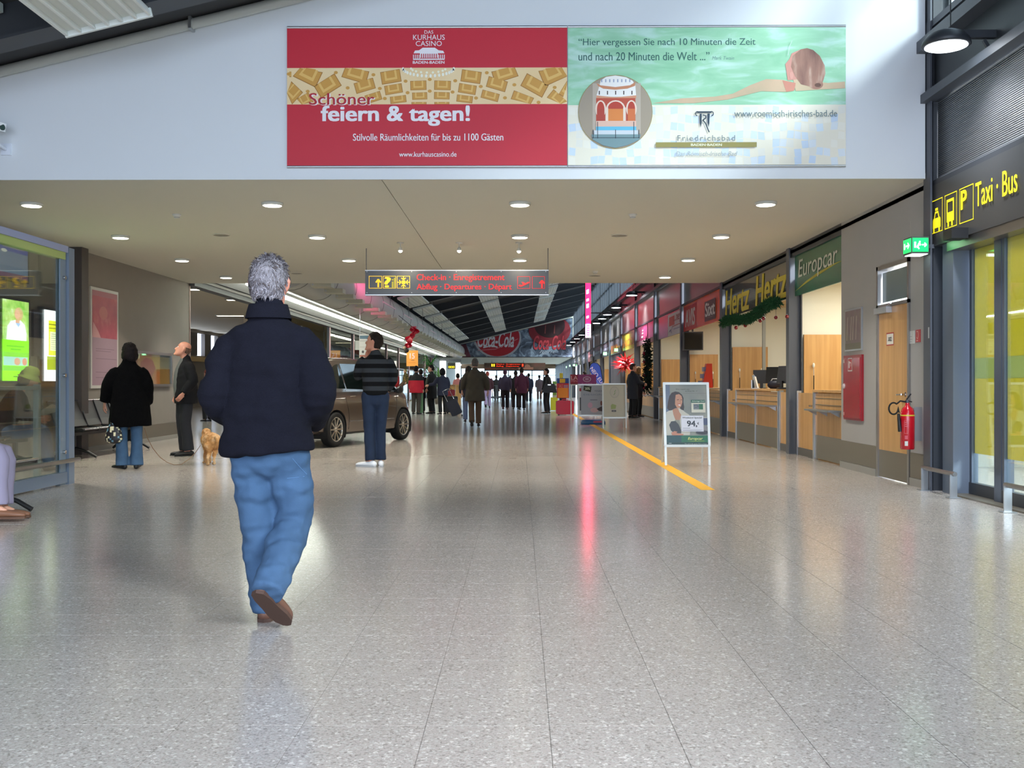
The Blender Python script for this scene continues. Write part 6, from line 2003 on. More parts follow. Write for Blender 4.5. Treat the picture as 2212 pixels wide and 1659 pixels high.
# white notices on the glass behind the striped man
Y = 30.0
x0, x1 = at_y(776, 760, Y).x, at_y(800, 760, Y).x
t = thing('notice_board', 'white hanging notice board with blue heading beside the striped man', 'sign', ((x0 + x1) / 2, Y, 2.0))
z1, z0 = at_y(776, 722, Y).z, at_y(776, 774, Y).z
b = MB(); b.box(x0, x1, Y, Y + 0.03, z0, z1, mat((226, 224, 214), 0.5, emit=0.1)); obj('panel', b, t)
xx = at_y(767, 750, Y).x; b = MB(); b.box(xx, x0 - 0.002, Y, Y + 0.03, at_y(0, 756, Y).z, at_y(0, 736, Y).z, mat((214, 214, 204), 0.5)); obj('side_panel', b, t)
b = MB(); b.cyl((x0 + .02, Y + .015, z1), (x0 + .02, Y + .015, 3.6), 0.01, M_alu, 6); obj('rod', b, t)
P = Print((x0, Y, z1), (1, 0, 0), (0, -1, 0), x1 - x0, z1 - z0, 24, 52, eps=0.002); P.rect(1, 3, 24, 10, (110, 140, 156)); P.rect(1, 14, 24, 15, (190, 186, 176)); P.rect(1, 27, 24, 27.8, (206, 190, 180)); P.ell(8, 38, 2.4, 3, (110, 104, 100), 12); P.rect(1, 45, 24, 49, (196, 120, 96)); P.done('lettering', t)
# yellow-black sign far left
Y = 66
x0, x1 = at_y(967, 793, Y).x, at_y(984, 793, Y).x
t = thing('hanging_sign', 'small black sign with yellow pictograms far down on the left', 'sign', ((x0 + x1) / 2, Y, 2))
z1, z0 = at_y(0, 784, Y).z, at_y(0, 797, Y).z
b = MB(); b.box(x0, x1, Y, Y + .08, z0, z1, mat((60, 62, 56), 0.4)); obj('panel', b, t)
P = Print((x0, Y, z1), (1, 0, 0), (0, -1, 0), x1 - x0, z1 - z0, 17, 13, eps=0.006, emit=1.0)
for a in (2, 6.5, 11):
    P.frame(a, 7, a + 3.6, 11, 0.8, (236, 220, 30))
P.done('lettering', t)
b = MB(); b.cyl((x0 + .1, Y + .04, z1), (x0 + .1, Y + .04, 3.34), 0.01, M_steel, 6); b.cyl((x1 - .1, Y + .04, z1), (x1 - .1, Y + .04, 3.34), 0.01, M_steel, 6); obj('rods', b, t)
# bright shop front at the far left
wb = thing('light_wall', 'bright white illuminated shop front far down on the left', 'wall panel', (-6.2, 74, 0))
for i, (pa, pb) in enumerate(((950, 963), (984, 994))):
    Yw = 72 + 6 * i
    b = MB(); b.box(at_y(pa, 800, Yw).x, at_y(pb, 800, Yw).x, Yw, Yw + 0.1, 0.8, 2.7, mat((255, 246, 236), emit=2.2)); obj('panel', b, wb)
b = MB(); b.box(at_y(948, 800, 73).x, at_y(996, 800, 73).x, 73, 73.06, 0.0, 0.8, mat((206, 190, 160), 0.6)); obj('base', b, wb)
b = MB(); b.box(at_y(948, 800, 73).x, at_y(996, 800, 73).x, 73, 73.06, 2.7, 2.85, M_steel); obj('head_rail', b, wb)
# potted plants behind the group
def plant(px, Y, h, lab, seed, c=(40, 130, 40)):
    x = at_y(px, 850, Y).x
    t = thing('potted_plant', lab, 'plant', (x, Y, 0))
    b = MB(); b.lathe([(0, 0), (0.16, 0), (0.2, 0.35), (0.18, 0.35), (0.17, 0.3), (0, 0.3)], (x, Y, 0), mat((120, 110, 100), 0.6), 16); obj('pot', b, t)
    b = MB(); b.tube([(x, Y, 0.3), (x + .02, Y, h * .6), (x, Y, h * .9)], 0.02, mat((90, 70, 50), 0.8), 8); obj('stem', b, t)
    rnd = random.Random(seed)
    m = mat(c, 0.5, var=0.2)
    b = MB()
    for i in range(46):
        z = h * (0.45 + 0.5 * rnd.random())
        a = rnd.random() * 2 * PI
        L = 0.5 + 0.3 * rnd.random()
        d = Vector((math.cos(a), math.sin(a), 0)); s = Vector((-d.y, d.x, 0)) * 0.025
        base = Vector((x, Y, z)); up = 0.35 + 0.4 * rnd.random()
        p1 = base + d * L * .5 + Vector((0, 0, up * L)); p2 = base + d * L + Vector((0, 0, up * L * .3))
        b.add([base - s, base + s, p1 + s, p1 - s, p2], [(0, 1, 2, 3), (3, 2, 4)], m)
    o = obj('leaves', b, t, fixn=False); o['kind'] = 'stuff'
plant(930, 52, 2.3, 'tall green indoor plant behind the man with the open coat', 4)
plant(946, 58, 1.9, 'lighter green indoor plant farther back by the window wall', 9, (90, 140, 50))
# blue suitcase in the side hall
Y = 39; x = at_y(452, 870, Y).x
t = thing('suitcase', 'blue suitcase standing in the side hall', 'suitcase', (x, Y, 0))
b = rbox(x - .22, x + .22, Y, Y + .28, 0.05, 0.78, 0.06, mat((34, 52, 140), 0.5)); obj('shell', b, t)
b = MB(); b.tube([(x - .08, Y + .1, 0.78), (x - .08, Y + .1, 0.84), (x + .08, Y + .1, 0.84), (x + .08, Y + .1, 0.78)], 0.012, M_alu, 8); obj('handle', b, t)
for dx in (-.15, .15):
    b = MB(); b.cyl((x + dx, Y + .05, 0.03), (x + dx, Y + .1, 0.03), 0.03, M_black, 10); obj('wheel', b, t)

# =================================================================== PEOPLE
V = Vector


def chain(mb, pts, rad, side=(1, 0, 0), seg=14, caps=True):
    """tapered limb through pts; rad = (half width along side, half depth) at each point; rounded ends"""
    pts = [V(p) for p in pts]
    rad = [r if isinstance(r, (tuple, list)) else (r, r) for r in rad]
    P_, R_, D_ = [], [], []
    n = len(pts)
    T = []
    for i in range(n):
        if i == 0:
            d = pts[1] - pts[0]
        elif i == n - 1:
            d = pts[-1] - pts[-2]
        else:
            d = (pts[i + 1] - pts[i]).normalized() + (pts[i] - pts[i - 1]).normalized()
        T.append(d.normalized())
    seq = []
    c0, c1 = caps if isinstance(caps, tuple) else (caps, caps)
    if c0:
        for a in (80, 55, 28):
            a = math.radians(a)
            r = min(rad[0])
            seq.append((pts[0] - T[0] * r * math.sin(a), (rad[0][0] * math.cos(a), rad[0][1] * math.cos(a)), T[0]))
    for i in range(n):
        seq.append((pts[i], rad[i], T[i]))
    if c1:
        for a in (28, 55, 80):
            a = math.radians(a)
            r = min(rad[-1])
            seq.append((pts[-1] + T[-1] * r * math.sin(a), (rad[-1][0] * math.cos(a), rad[-1][1] * math.cos(a)), T[-1]))
    vv, ff = [], []
    sd = V(side)
    for p, r, t in seq:
        s = sd - t * sd.dot(t)
        if s.length < 1e-3:
            s = t.orthogonal()
        s.normalize()
        o = t.cross(s)
        for k in range(seg):
            a = 2 * PI * k / seg
            vv.append(p + s * math.cos(a) * r[0] + o * math.sin(a) * r[1])
    for i in range(len(seq) - 1):
        for k in range(seg):
            k2 = (k + 1) % seg
            ff.append((i * seg + k, i * seg + k2, (i + 1) * seg + k2, (i + 1) * seg + k))
    ff.append(tuple(range(seg))[::-1])
    m = (len(seq) - 1) * seg
    ff.append(tuple(range(m, m + seg)))
    mb.add(vv, ff, None, True)
    return mb


def resample(pts, rad, sub=4):
    """smooth curve through limb points"""
    n = len(pts)
    pts = [V(p) for p in pts]
    rad = [V((r[0], r[1], 0)) if isinstance(r, (tuple, list)) else V((r, r, 0)) for r in rad]
    def cr(a, i, t):
        p0, p1, p2, p3 = a[max(i - 1, 0)], a[i], a[i + 1], a[min(i + 2, n - 1)]
        return 0.5 * ((2 * p1) + (p2 - p0) * t + (2 * p0 - 5 * p1 + 4 * p2 - p3) * t * t + (3 * p1 - p0 - 3 * p2 + p3) * t ** 3)
    P_, R_ = [], []
    for i in range(n - 1):
        for k in range(sub):
            P_.append(cr(pts, i, k / sub)); R_.append(cr(rad, i, k / sub))
    P_.append(pts[-1]); R_.append(rad[-1])
    return P_, [(max(r.x, .002), max(r.y, .002)) for r in R_]


def limb(mb, pts, rad, side=(1, 0, 0), sub=3, seg=14, caps=True):
    p, r = resample(pts, rad, sub)
    return chain(mb, p, r, side, seg, caps)


def fuse(mb, name, m, parent, voxel=0.012, smooth=3, fold=0.0, fscale=(9, 9, 3), extra=None, seed=0, cut=None, subname=None):
    """join overlapping limbs into one continuous skin"""
    me = mb.mesh(name)
    me.materials.clear()
    o = bpy.data.objects.new('tmp', me)
    COL.objects.link(o)
    r = o.modifiers.new('r', 'REMESH')
    r.mode = 'VOXEL'
    r.voxel_size = voxel
    if smooth:
        s = o.modifiers.new('s', 'SMOOTH')
        s.factor = 0.5
        s.iterations = smooth
    dg = bpy.context.evaluated_depsgraph_get()
    ev = o.evaluated_get(dg)
    nm = bpy.data.meshes.new_from_object(ev)
    bpy.data.objects.remove(o)
    bpy.data.meshes.remove(me)
    nm.name = name
    if fold:
        nrm = [v.normal.copy() for v in nm.vertices]
        for v, n_ in zip(nm.vertices, nrm):
            c = v.co
            q = V((c.x * fscale[0] + seed, c.y * fscale[1], c.z * fscale[2]))
            w = noise.noise(q) + 0.5 * noise.noise(q * 2.3)
            v.co = c + n_ * w * fold
    if extra and extra.v:
        bm = bmesh.new()
        bm.from_mesh(nm)
        e = extra.mesh('x')
        bm.from_mesh(e)
        bm.to_mesh(nm)
        bm.free()
        bpy.data.meshes.remove(e)
    nm.materials.clear()
    nm.materials.append(m)
    nm.polygons.foreach_set('use_smooth', [True] * len(nm.polygons))
    nm.polygons.foreach_set('material_index', [0] * len(nm.polygons))
    nm.update()
    o = bpy.data.objects.new(name, nm)
    COL.objects.link(o)
    if parent:
        o.parent = parent
    return o


def hand(mb, wrist, direction, palm_n, k=1.0, curl=0.5, thumb=1):
    """palm with five unequal, bent fingers; palm_n = way the palm faces; thumb = side sign"""
    d = V(direction).normalized()
    n = V(palm_n)
    n = (n - d * n.dot(d)).normalized()
    s = d.cross(n) * thumb
    w = V(wrist)
    limb(mb, [w - d * 0.03 * k, w, w + d * 0.05 * k, w + d * 0.088 * k], [(0.024 * k, 0.019 * k), (0.027 * k, 0.019 * k), (0.039 * k, 0.016 * k), (0.038 * k, 0.013 * k)], side=s, seg=12)
    for i, (off, L) in enumerate(((0.029, 0.070), (0.010, 0.078), (-0.010, 0.073), (-0.028, 0.058))):
        p = w + d * 0.082 * k + s * off * k
        pts, dd = [p - d * 0.02 * k, p], d.copy()
        for j in range(3):
            a = curl * (0.5 + 0.35 * j)
            dd = (dd * math.cos(a) + n * math.sin(a)).normalized()
            pts.append(pts[-1] + dd * L * k * (0.42, 0.32, 0.26)[j])
        chain(mb, pts, [0.009 * k, 0.0092 * k, 0.0086 * k, 0.008 * k, 0.0068 * k], side=s, seg=8)
    p = w + d * 0.02 * k + s * 0.024 * k
    t1 = (d * 0.6 + s * 0.8 + n * 0.25).normalized()
    t2 = (d * 0.9 + s * 0.25 + n * 0.35).normalized()
    chain(mb, [p, p + t1 * 0.035 * k, p + t1 * 0.035 * k + t2 * 0.03 * k, p + t1 * 0.035 * k + t2 * 0.055 * k], [0.013 * k, 0.0115 * k, 0.010 * k, 0.0075 * k], side=n, seg=8)


def rotm(axis, a):
    return Matrix.Rotation(a, 3, axis)


def head_rings(mb, c, yaw, tilt, k=1.0, roll=0.0):
    """head about centre c (middle of the skull); looks along +y turned by yaw, raised by tilt"""
    R = rotm('Z', yaw) @ rotm('X', tilt) @ rotm('Y', roll)
    def T(x, y, z):
        return V(c) + R @ (V((x, y, z)) * k)
    prof = [(-0.125, 0.032, 0.075, 0.030), (-0.115, 0.045, 0.070, 0.045), (-0.09, 0.060, 0.035, 0.068), (-0.05, 0.070, 0.012, 0.086), (0.0, 0.076, 0.0, 0.096), (0.04, 0.078, -0.004, 0.098), (0.08, 0.070, -0.010, 0.088), (0.105, 0.050, -0.012, 0.064), (0.12, 0.022, -0.012, 0.028)]
    vv, ff = [], []
    seg = 18
    for z, rx, cy, ry in prof:
        for i in range(seg):
            a = 2 * PI * i / seg
            vv.append(T(rx * math.cos(a), cy + ry * math.sin(a), z))
    for j in range(len(prof) - 1):
        for i in range(seg):
            i2 = (i + 1) % seg
            ff.append((j * seg + i, j * seg + i2, (j + 1) * seg + i2, (j + 1) * seg + i))
    ff.append(tuple(range(seg))[::-1]); m = (len(prof) - 1) * seg; ff.append(tuple(range(m, m + seg)))
    mb.add(vv, ff, None, True)
    chain(mb, [T(0, 0.085, 0.012), T(0, 0.104, -0.012), T(0, 0.116, -0.034), T(0, 0.100, -0.042)], [(0.009 * k, 0.010 * k), (0.011 * k, 0.011 * k), (0.015 * k, 0.011 * k), (0.013 * k, 0.010 * k)], side=R @ V((1, 0, 0)), seg=8)
    chain(mb, [T(-0.02, 0.090, -0.070), T(0, 0.097, -0.069), T(0.02, 0.090, -0.070)], [0.007 * k, 0.010 * k, 0.007 * k], seg=8)
    chain(mb, [T(-0.035, 0.076, 0.022), T(0, 0.088, 0.026), T(0.035, 0.076, 0.022)], [0.008 * k, 0.010 * k, 0.008 * k], seg=8)
    for s in (-1, 1):
        chain(mb, [T(s * 0.076, -0.006, -0.040), T(s * 0.087, -0.012, -0.012), T(s * 0.091, -0.016, 0.014), T(s * 0.083, -0.008, 0.032)], [(0.007 * k, 0.009 * k), (0.010 * k, 0.016 * k), (0.010 * k, 0.020 * k), (0.007 * k, 0.013 * k)], side=R @ V((1, 0, 0)), seg=8)
    return T, R


def hair_cap(c, yaw, tilt, k, style, seed, T):
    """hair as one closed shell over the skull, tousled"""
    b = MB()
    rnd = random.Random(seed)
    seg, rings = 30, 20
    vv, ff = [], []
    for i in range(rings + 1):
        th = PI * i / rings
        for j in range(seg):
            a = 2 * PI * j / seg
            x, y, z = math.sin(th) * math.cos(a), math.sin(th) * math.sin(a), math.cos(th)
            # y>0 is the face side
            zl = {'short': -0.62, 'crop': -0.58, 'bob': -1.0, 'bald': -0.45, 'long': -1.2}[style]
            face = y > 0.30
            zf = {'short': 0.52, 'crop': 0.6, 'bob': 0.45, 'bald': 2.0, 'long': 0.45}[style]
            lim = zf if y > 0.45 else (zl if y < 0.0 else zl + (zf - zl) * min(1, (y / 0.45)) ** 1.2)
            if style in ('short', 'crop', 'bald') and abs(x) > 0.72 and y > -0.3:
                lim = max(lim, 0.02)
            r = 1.0
            th_ = {'short': 0.014, 'crop': 0.007, 'bob': 0.030, 'bald': 0.004, 'long': 0.03}[style]
            if z < lim:
                th_ = -0.016
            if style == 'bald' and z > 0.45:
                th_ = -0.012
            # head half sizes
            hx, hy, hz = 0.078 + th_, 0.098 + th_, 0.122 + th_
            w = (noise.noise(V((x * 6 + seed, y * 6, z * 3))) * 0.35 + noise.noise(V((x * 16, y * 16 + seed, z * 6))) * 0.35) * max(th_, 0) * 1.1
            X, Y_, Z = x * (hx + w), y * (hy + w) * (1.06 if y < 0 else 1.0) - 0.008, z * (hz + w)
            if style in ('bob', 'long') and z < -0.1 and y < 0.3:
                X *= 1.0 + 0.25 * min(1, -z); Y_ *= 1.0 + 0.12 * min(1, -z)
                if style == 'long':
                    Z *= 1.5
            elif z < 0:
                X *= 1 + 0.05 * z; Y_ *= 1 + 0.18 * z
            vv.append(T(X, Y_, Z))
    for i in range(rings):
        for j in range(seg):
            j2 = (j + 1) % seg
            ff.append((i * seg + j, (i + 1) * seg + j, (i + 1) * seg + j2, i * seg + j2))
    b.add(vv, ff, None, True)
    return b


def strands(T, style, seed, m, parent, n=500):
    """short tufts that break up the outline of the hair"""
    m2 = mat((104, 96, 98), 0.7, spec=0.15); m3 = mat((150, 144, 150), 0.7, spec=0.15); m4 = mat((84, 74, 72), 0.7, spec=0.15)
    rnd = random.Random(seed)
    b = MB()
    for _ in range(n):
        a = rnd.uniform(0, 2 * PI)
        z = rnd.uniform(-0.55, 0.99)
        s = math.sqrt(max(0, 1 - z * z))
        x, y = s * math.cos(a), s * math.sin(a)
        if y > 0.35 and z < 0.55 or (abs(x) > 0.72 and y > -0.3 and z < 0.0):
            continue
        base = V((x * 0.089, y * (0.115 if y < 0 else 0.108) - .008, z * 0.134))
        nrm = V((x, y, z * .8)).normalized()
        sw = noise.noise(V((x * 3 + seed, y * 3, z * 3)))
        side_ = V((-y, x, 0))
        down = (V((0, 0, -1)) + nrm * z).normalized() if abs(z) < 0.97 else side_
        d = (down * rnd.uniform(.5, 1.0) * (1 if z < 0.6 else .35) + side_ * (sw * 1.6 + rnd.gauss(0, .25)) + nrm * rnd.uniform(.05, .30 if z < 0.5 else .8)).normalized()
        w = d.cross(nrm).normalized() * rnd.uniform(0.0018, 0.0036)
        L = rnd.uniform(0.018, 0.036)
        q0, q1, q2 = base, base + d * L * .5 + nrm * .002, base + d * L - nrm * L * .25
        c = m4 if (sw > .25 and rnd.random() < .5) else rnd.choice([m, m, m2, m3])
        b.add([T(*p) for p in (q0 - w, q0 + w, q1 + w * .8, q1 - w * .8, q2)], [(0, 1, 2, 3), (3, 2, 4)], c)
    o = obj('hair_tufts', b, parent, fixn=False, world=False)
    o['kind'] = 'stuff'
    return o


FOLD = dict(navy=0)


def person(label, loc, yaw=0.0, H=1.75, skin=(206, 150, 124), hair='short', haircol=(60, 44, 34), top=None, legs=None, shoes=(24, 22, 22),
           head=(0.0, 0.0), J=None, vox=0.012, detail=1, group=None, tufts=False, sleeve=True, girth=1.0, hands=(1, 1), leg_w=1.0, root_name='person'):
    """top=dict(m, hem, w (list of (z, x, y, rx, ry)), sleeve radii); legs=dict(m, r)"""
    k = H / 1.75
    j = dict(head=(0, 0.02, 1.63), neck=(0, -0.005, 1.47), shL=(-0.168, -0.01, 1.392), shR=(0.168, -0.01, 1.392), elL=(-0.235, -0.03, 1.14), elR=(0.235, -0.03, 1.14),
             wrL=(-0.245, 0.06, 0.90), wrR=(0.245, 0.06, 0.90), hipL=(-0.09, 0, 0.92), hipR=(0.09, 0, 0.92), knL=(-0.10, 0.015, 0.50), knR=(0.10, 0.015, 0.50),
             anL=(-0.10, -0.03, 0.085), anR=(0.10, -0.03, 0.085), toL=(-0.125, 0.15, 0.03), toR=(0.125, 0.15, 0.03), chest=(0, 0, 1.28), waist=(0, 0.0, 1.08), pelvis=(0, 0, 0.95))
    if J:
        j.update(J)
    j = {a: V(b) for a, b in j.items()}
    M_skin = mat(skin, 0.55, name='skin')
    g = girth
    # ---- body: one continuous figure
    b = MB()
    T, R = head_rings(b, j['head'], head[0], head[1])
    limb(b, [j['neck'] + V((0, -0.0, -0.06)), j['neck'], T(0, -0.015, -0.06)], [(0.065, 0.06), (0.056, 0.056), (0.054, 0.056)], sub=2)
    limb(b, [j['neck'] + V((0, 0, -0.05)), j['chest'], j['waist'], j['pelvis'] + V((0, 0, -0.06))], [(0.07, 0.05), (0.12 * g, 0.08 * g), (0.11 * g, 0.08 * g), (0.125 * g, 0.085 * g)])
    for s, S in ((-1, 'L'), (1, 'R')):
        limb(b, [j['chest'] + V((s * 0.08, 0, 0.06)), j['sh' + S] + V((-s * .02, 0, -.035)), j['el' + S], j['wr' + S]], [0.03, 0.034, 0.027, 0.023])
        limb(b, [j['hip' + S] + V((0, 0, 0.03)), j['kn' + S], j['an' + S]], [0.066, 0.048, 0.034])
        limb(b, [j['an' + S], j['an' + S].lerp(j['to' + S], .35)], [(0.032, 0.032), (0.022, 0.014)])
    ex = MB()
    for s, S in ((-1, 'L'), (1, 'R')):
        if hands[(s + 1) // 2]:
            d = j.get('hd' + S)
            dd = d if d is not None else (j['wr' + S] - j['el' + S])
            pn = j.get('pn' + S)
            hand(ex, j['wr' + S], dd, pn if pn is not None else V((-s, 0.2, 0)), 1.0, 0.55, thumb=(1 if s < 0 else -1) * (1 if pn is None else 1))
    body = fuse(b, root_name, M_skin, None, voxel=0.009 if detail > 1 else 0.014, smooth=2, extra=ex)
    body.location = loc
    body.rotation_euler = (0, 0, yaw)
    body.scale = (k, k, k)
    tag(body, label, 'person', group)
    # ---- eyes and brows
    if detail:
        for s in (-1, 1):
            e = MB(); e.sphere(T(s * 0.031, 0.083, 0.008), 0.0115, mat((236, 232, 228), 0.2), 10, 8); e.sphere(T(s * 0.031, 0.0915, 0.008), 0.006, mat((50, 36, 28), 0.2), 8, 6)
            obj('eye', e, body, world=False)
            e = MB(); chain(e, [T(s * 0.015, 0.096, 0.028), T(s * 0.032, 0.092, 0.033), T(s * 0.048, 0.080, 0.028)], [0.003, 0.004, 0.002], seg=6); e.m = [0] * len(e.f); e.mats = [mat(haircol, 0.7)]
            obj('brow', e, body, world=False)
        e = MB(); chain(e, [T(-0.022, 0.094, -0.072), T(0, 0.103, -0.072), T(0.022, 0.094, -0.072)], [0.003, 0.0045, 0.003], seg=6); e.mats = [mat((168, 92, 82), 0.5)]
        obj('lips', e, body, world=False)
    # ---- hair
    if hair:
        hm = mat(haircol, 0.65, bump=1.0, bscale=70, var=0.30, vscale=28, spec=0.15) if not isinstance(haircol, bpy.types.Material) else haircol
        hb = hair_cap(j['head'], head[0], head[1], 1, hair, hash(label) % 97 if False else len(label), T)
        hb.mats = [hm]
        ho = obj('hair', hb, body, world=False)
        if tufts:
            strands(T, hair, 5, hm, ho, tufts)
    # ---- top
    if top:
        b = MB()
        ring = top['rings']  # (z, cx, cy, rx, ry) from hem up to collar
        limb(b, [(x, y, z) for z, x, y, rx, ry in ring], [(rx, ry) for z, x, y, rx, ry in ring], side=(1, 0, 0), sub=3, seg=24, caps=(False, True))
        sr = top.get('sr', (0.075, 0.062, 0.045))
        ext = top.get('ext', 0.0)
        for s, S in ((-1, 'L'), (1, 'R')):
            sh, el, wr = j['sh' + S], j['el' + S], j['wr' + S]
            limb(b, [sh + V((-s * 0.10, 0, -0.06)), sh + V((-s * 0.01, 0, -0.012)), sh.lerp(el, .5) + V((s * 0.012, 0, 0)), el, el.lerp(wr, .55), wr + (wr - el).normalized() * (ext - 0.02)], [sr[0] * .7, sr[0] * .93, (sr[0] + sr[1]) / 2 * 1.02, sr[1] * 1.04, (sr[1] + sr[2]) / 2 * 1.05, sr[2]], sub=3, seg=16, caps=(True, False))
        to = fuse(b, top.get('name', 'jacket'), top['m'], body, voxel=vox, smooth=top.get('smooth', 4), fold=top.get('fold', 0.006), fscale=top.get('fs', (7, 7, 9)), seed=len(label))
        if top.get('collar'):
            z, rx, ry, hh = top['collar']
            b = MB()
            c0 = V((ring[-1][1], ring[-1][2], 0))
            prof = [(1.26, -0.01), (1.15, hh * .5), (1.05, hh), (0.93, hh), (0.94, 0.0)]
            vv, ff = [], []
            seg = 28
            for q, dz in prof:
                for i in range(seg):
                    a = 2 * PI * i / seg
                    vv.append(c0 + V((rx * q * math.cos(a), ry * q * math.sin(a), z + dz - (0.025 if math.sin(a) > 0.3 else 0))))
            for jj in range(len(prof) - 1):
                for i in range(seg):
                    i2 = (i + 1) % seg
                    ff.append((jj * seg + i, jj * seg + i2, (jj + 1) * seg + i2, (jj + 1) * seg + i))
            b.add(vv, ff, None, True); b.mats = [top['m']]
            obj('collar', b, to, world=False)
    # ---- trousers
    if legs:
        b = MB()
        r = legs.get('r', (0.105, 0.078, 0.07, 0.075))
        if not legs.get('sit'):
            limb(b, [j['pelvis'] + V((0, 0, 0.08)), j['pelvis'], (j['hipL'] + j['hipR']) / 2 + V((0, 0, -0.06))], [(0.15 * g, 0.105 * g), (0.165 * g, 0.118 * g), (0.16 * g, 0.108 * g)], sub=2, seg=20)
        for s, S in ((-1, 'L'), (1, 'R')):
            hp, kn, an = j['hip' + S], j['kn' + S], j['an' + S]
            end = an + (kn - an).normalized() * legs.get('up', 0.0)
            limb(b, [hp, hp.lerp(kn, .5), kn, kn.lerp(an, .5), end], [r[0], (r[0] + r[1]) / 2 * 1.02, r[1], (r[1] + r[2]) / 2, r[3]], sub=3, seg=16, caps=(True, False))
        fuse(b, 'trousers', legs['m'], body, voxel=vox, smooth=3, fold=legs.get('fold', 0.005), fscale=legs.get('fs', (8, 8, 7)), seed=3 + len(label))
    # ---- shoes
    M_sh = mat(shoes, 0.5)
    for s, S in ((-1, 'L'), (1, 'R')):
        an, to = j['an' + S], j['to' + S]
        d = (to - an); 
        up = V((0, 0, 1))
        f = V((d.x, d.y, 0)) if V((d.x, d.y, 0)).length > 0.08 else d
        f = j['sf' + S] if ('sf' + S) in j else f.normalized()
        f = f.normalized()
        upn = j['su' + S] if ('su' + S) in j else up
        sole = j['so' + S] if ('so' + S) in j else V((an.x, an.y, max(an.z - 0.085, 0.0)))
        sd = f.cross(upn).normalized()
        upn = sd.cross(f).normalized()
        b = MB()
        pts = [(-0.055, 0.034, 0.034, 0.045), (-0.02, 0.042, 0.038, 0.05), (0.05, 0.038, 0.040, 0.038), (0.12, 0.033, 0.046, 0.032), (0.175, 0.028, 0.042, 0.026), (0.20, 0.024, 0.028, 0.02)]
        limb(b, [sole + f * a + upn * (z + .004) for a, z, w, h_ in pts], [(w, h_ * .86) for a, z, w, h_ in pts], side=sd, sub=3, seg=14)
        # flatten below the sole
        b.v = [tuple(V(p) - upn * min(0, (V(p) - sole).dot(upn)) ) for p in b.v]
        b.mats = [M_sh]
        so = obj('shoe', b, body, world=False)
        if detail > 1:
            b = MB()
            out = [(-0.085, 0.0), (-0.07, 0.03), (-0.02, 0.04), (0.05, 0.042), (0.12, 0.048), (0.18, 0.042), (0.215, 0.02), (0.222, 0.0)]
            ol = [sole + f * a + sd * w for a, w in out] + [sole + f * a - sd * w for a, w in out[::-1][1:-1]]
            b.prism(ol, -upn * 0.001 + upn * 0.018, None); b.mats = [mat(tuple(int(c * .72) for c in shoes), 0.7)]
            obj('sole', b, so, world=False)
    return body, j, T


def R5(*a):
    return [tuple(x) for x in a]


# ---- materials of the clothes
M_fleece = mat((22, 22, 32), 0.95, spec=0.15, bump=0.5, bscale=260, var=0.08, vscale=14)
M_jean = mat((66, 92, 122), 0.85, spec=0.2, bump=0.3, bscale=400, var=0.16, vscale=9)
M_jean2 = mat((66, 92, 120), 0.85, spec=0.2, var=0.12, vscale=9)
M_darkjean = mat((30, 40, 60), 0.85, spec=0.2, var=0.15, vscale=9)
M_blackcoat = mat((10, 10, 12), 0.9, spec=0.2, bump=0.3, bscale=200)
M_blackcoat2 = mat((18, 18, 22), 0.85, spec=0.25)

# ---- the walking person in the middle
X0, Y0 = -1.165, 4.80
jw = dict(head=(0.0, 0.03, 1.568), neck=(0.0, 0.0, 1.44), chest=(0.0, 0.0, 1.22), waist=(0.0, -0.01, 1.0), pelvis=(0.002, -0.01, 0.86),
          shL=(-0.150, 0.0, 1.305), shR=(0.158, 0.0, 1.305), elL=(-0.228, -0.04, 1.045), elR=(0.236, -0.04, 1.035), wrL=(-0.195, 0.13, 0.93), wrR=(0.180, 0.17, 0.93), hdR=V((-.4, 1, 0)), hdL=V((.4, 1, 0)),
          hipL=(-0.085, 0.0, 0.83), hipR=(0.090, 0.0, 0.83), knL=(-0.060, 0.06, 0.46), knR=(0.112, 0.05, 0.46), anL=(-0.030, 0.07, 0.09), anR=(0.075, -0.27, 0.225),
          toL=(-0.05, 0.26, 0.03), toR=(0.105, -0.12, 0.03), soR=(0.055, -0.285, 0.155), sfR=(0.06, 0.15, -0.13), suR=(0.0, 0.45, 1.0), soL=(-0.028, 0.085, 0.0), sfL=(-0.08, 1, 0))
body, jj, T = person('grey-haired person in a navy fleece and blue jeans walking away, seen from behind', (X0, Y0, 0), 0, 1.75, skin=(214, 140, 118), hair='short', haircol=(126, 121, 126),
    top=dict(name='fleece_jacket', m=M_fleece, rings=[(0.79, 0.004, -0.01, 0.212, 0.145), (0.88, 0.0, -0.01, 0.214, 0.148), (1.02, 0.0, -0.01, 0.200, 0.142), (1.16, 0.0, -0.01, 0.196, 0.136), (1.27, 0.0, -0.01, 0.200, 0.124), (1.35, 0.002, -0.01, 0.176, 0.102), (1.405, 0.004, -0.012, 0.10, 0.078), (1.435, 0.004, -0.012, 0.084, 0.072)],
             sr=(0.086, 0.076, 0.056), ext=0.05, fold=0.019, fs=(5, 5, 9.5), collar=(1.418, 0.084, 0.078, 0.055), smooth=5),
    legs=dict(m=M_jean, r=(0.100, 0.088, 0.076, 0.074), fold=0.017, fs=(7, 7, 12), up=-0.05), shoes=(104, 72, 58), J=jw, vox=0.009, detail=2, tufts=2600, head=(0.0, -0.12), hands=(1, 1))
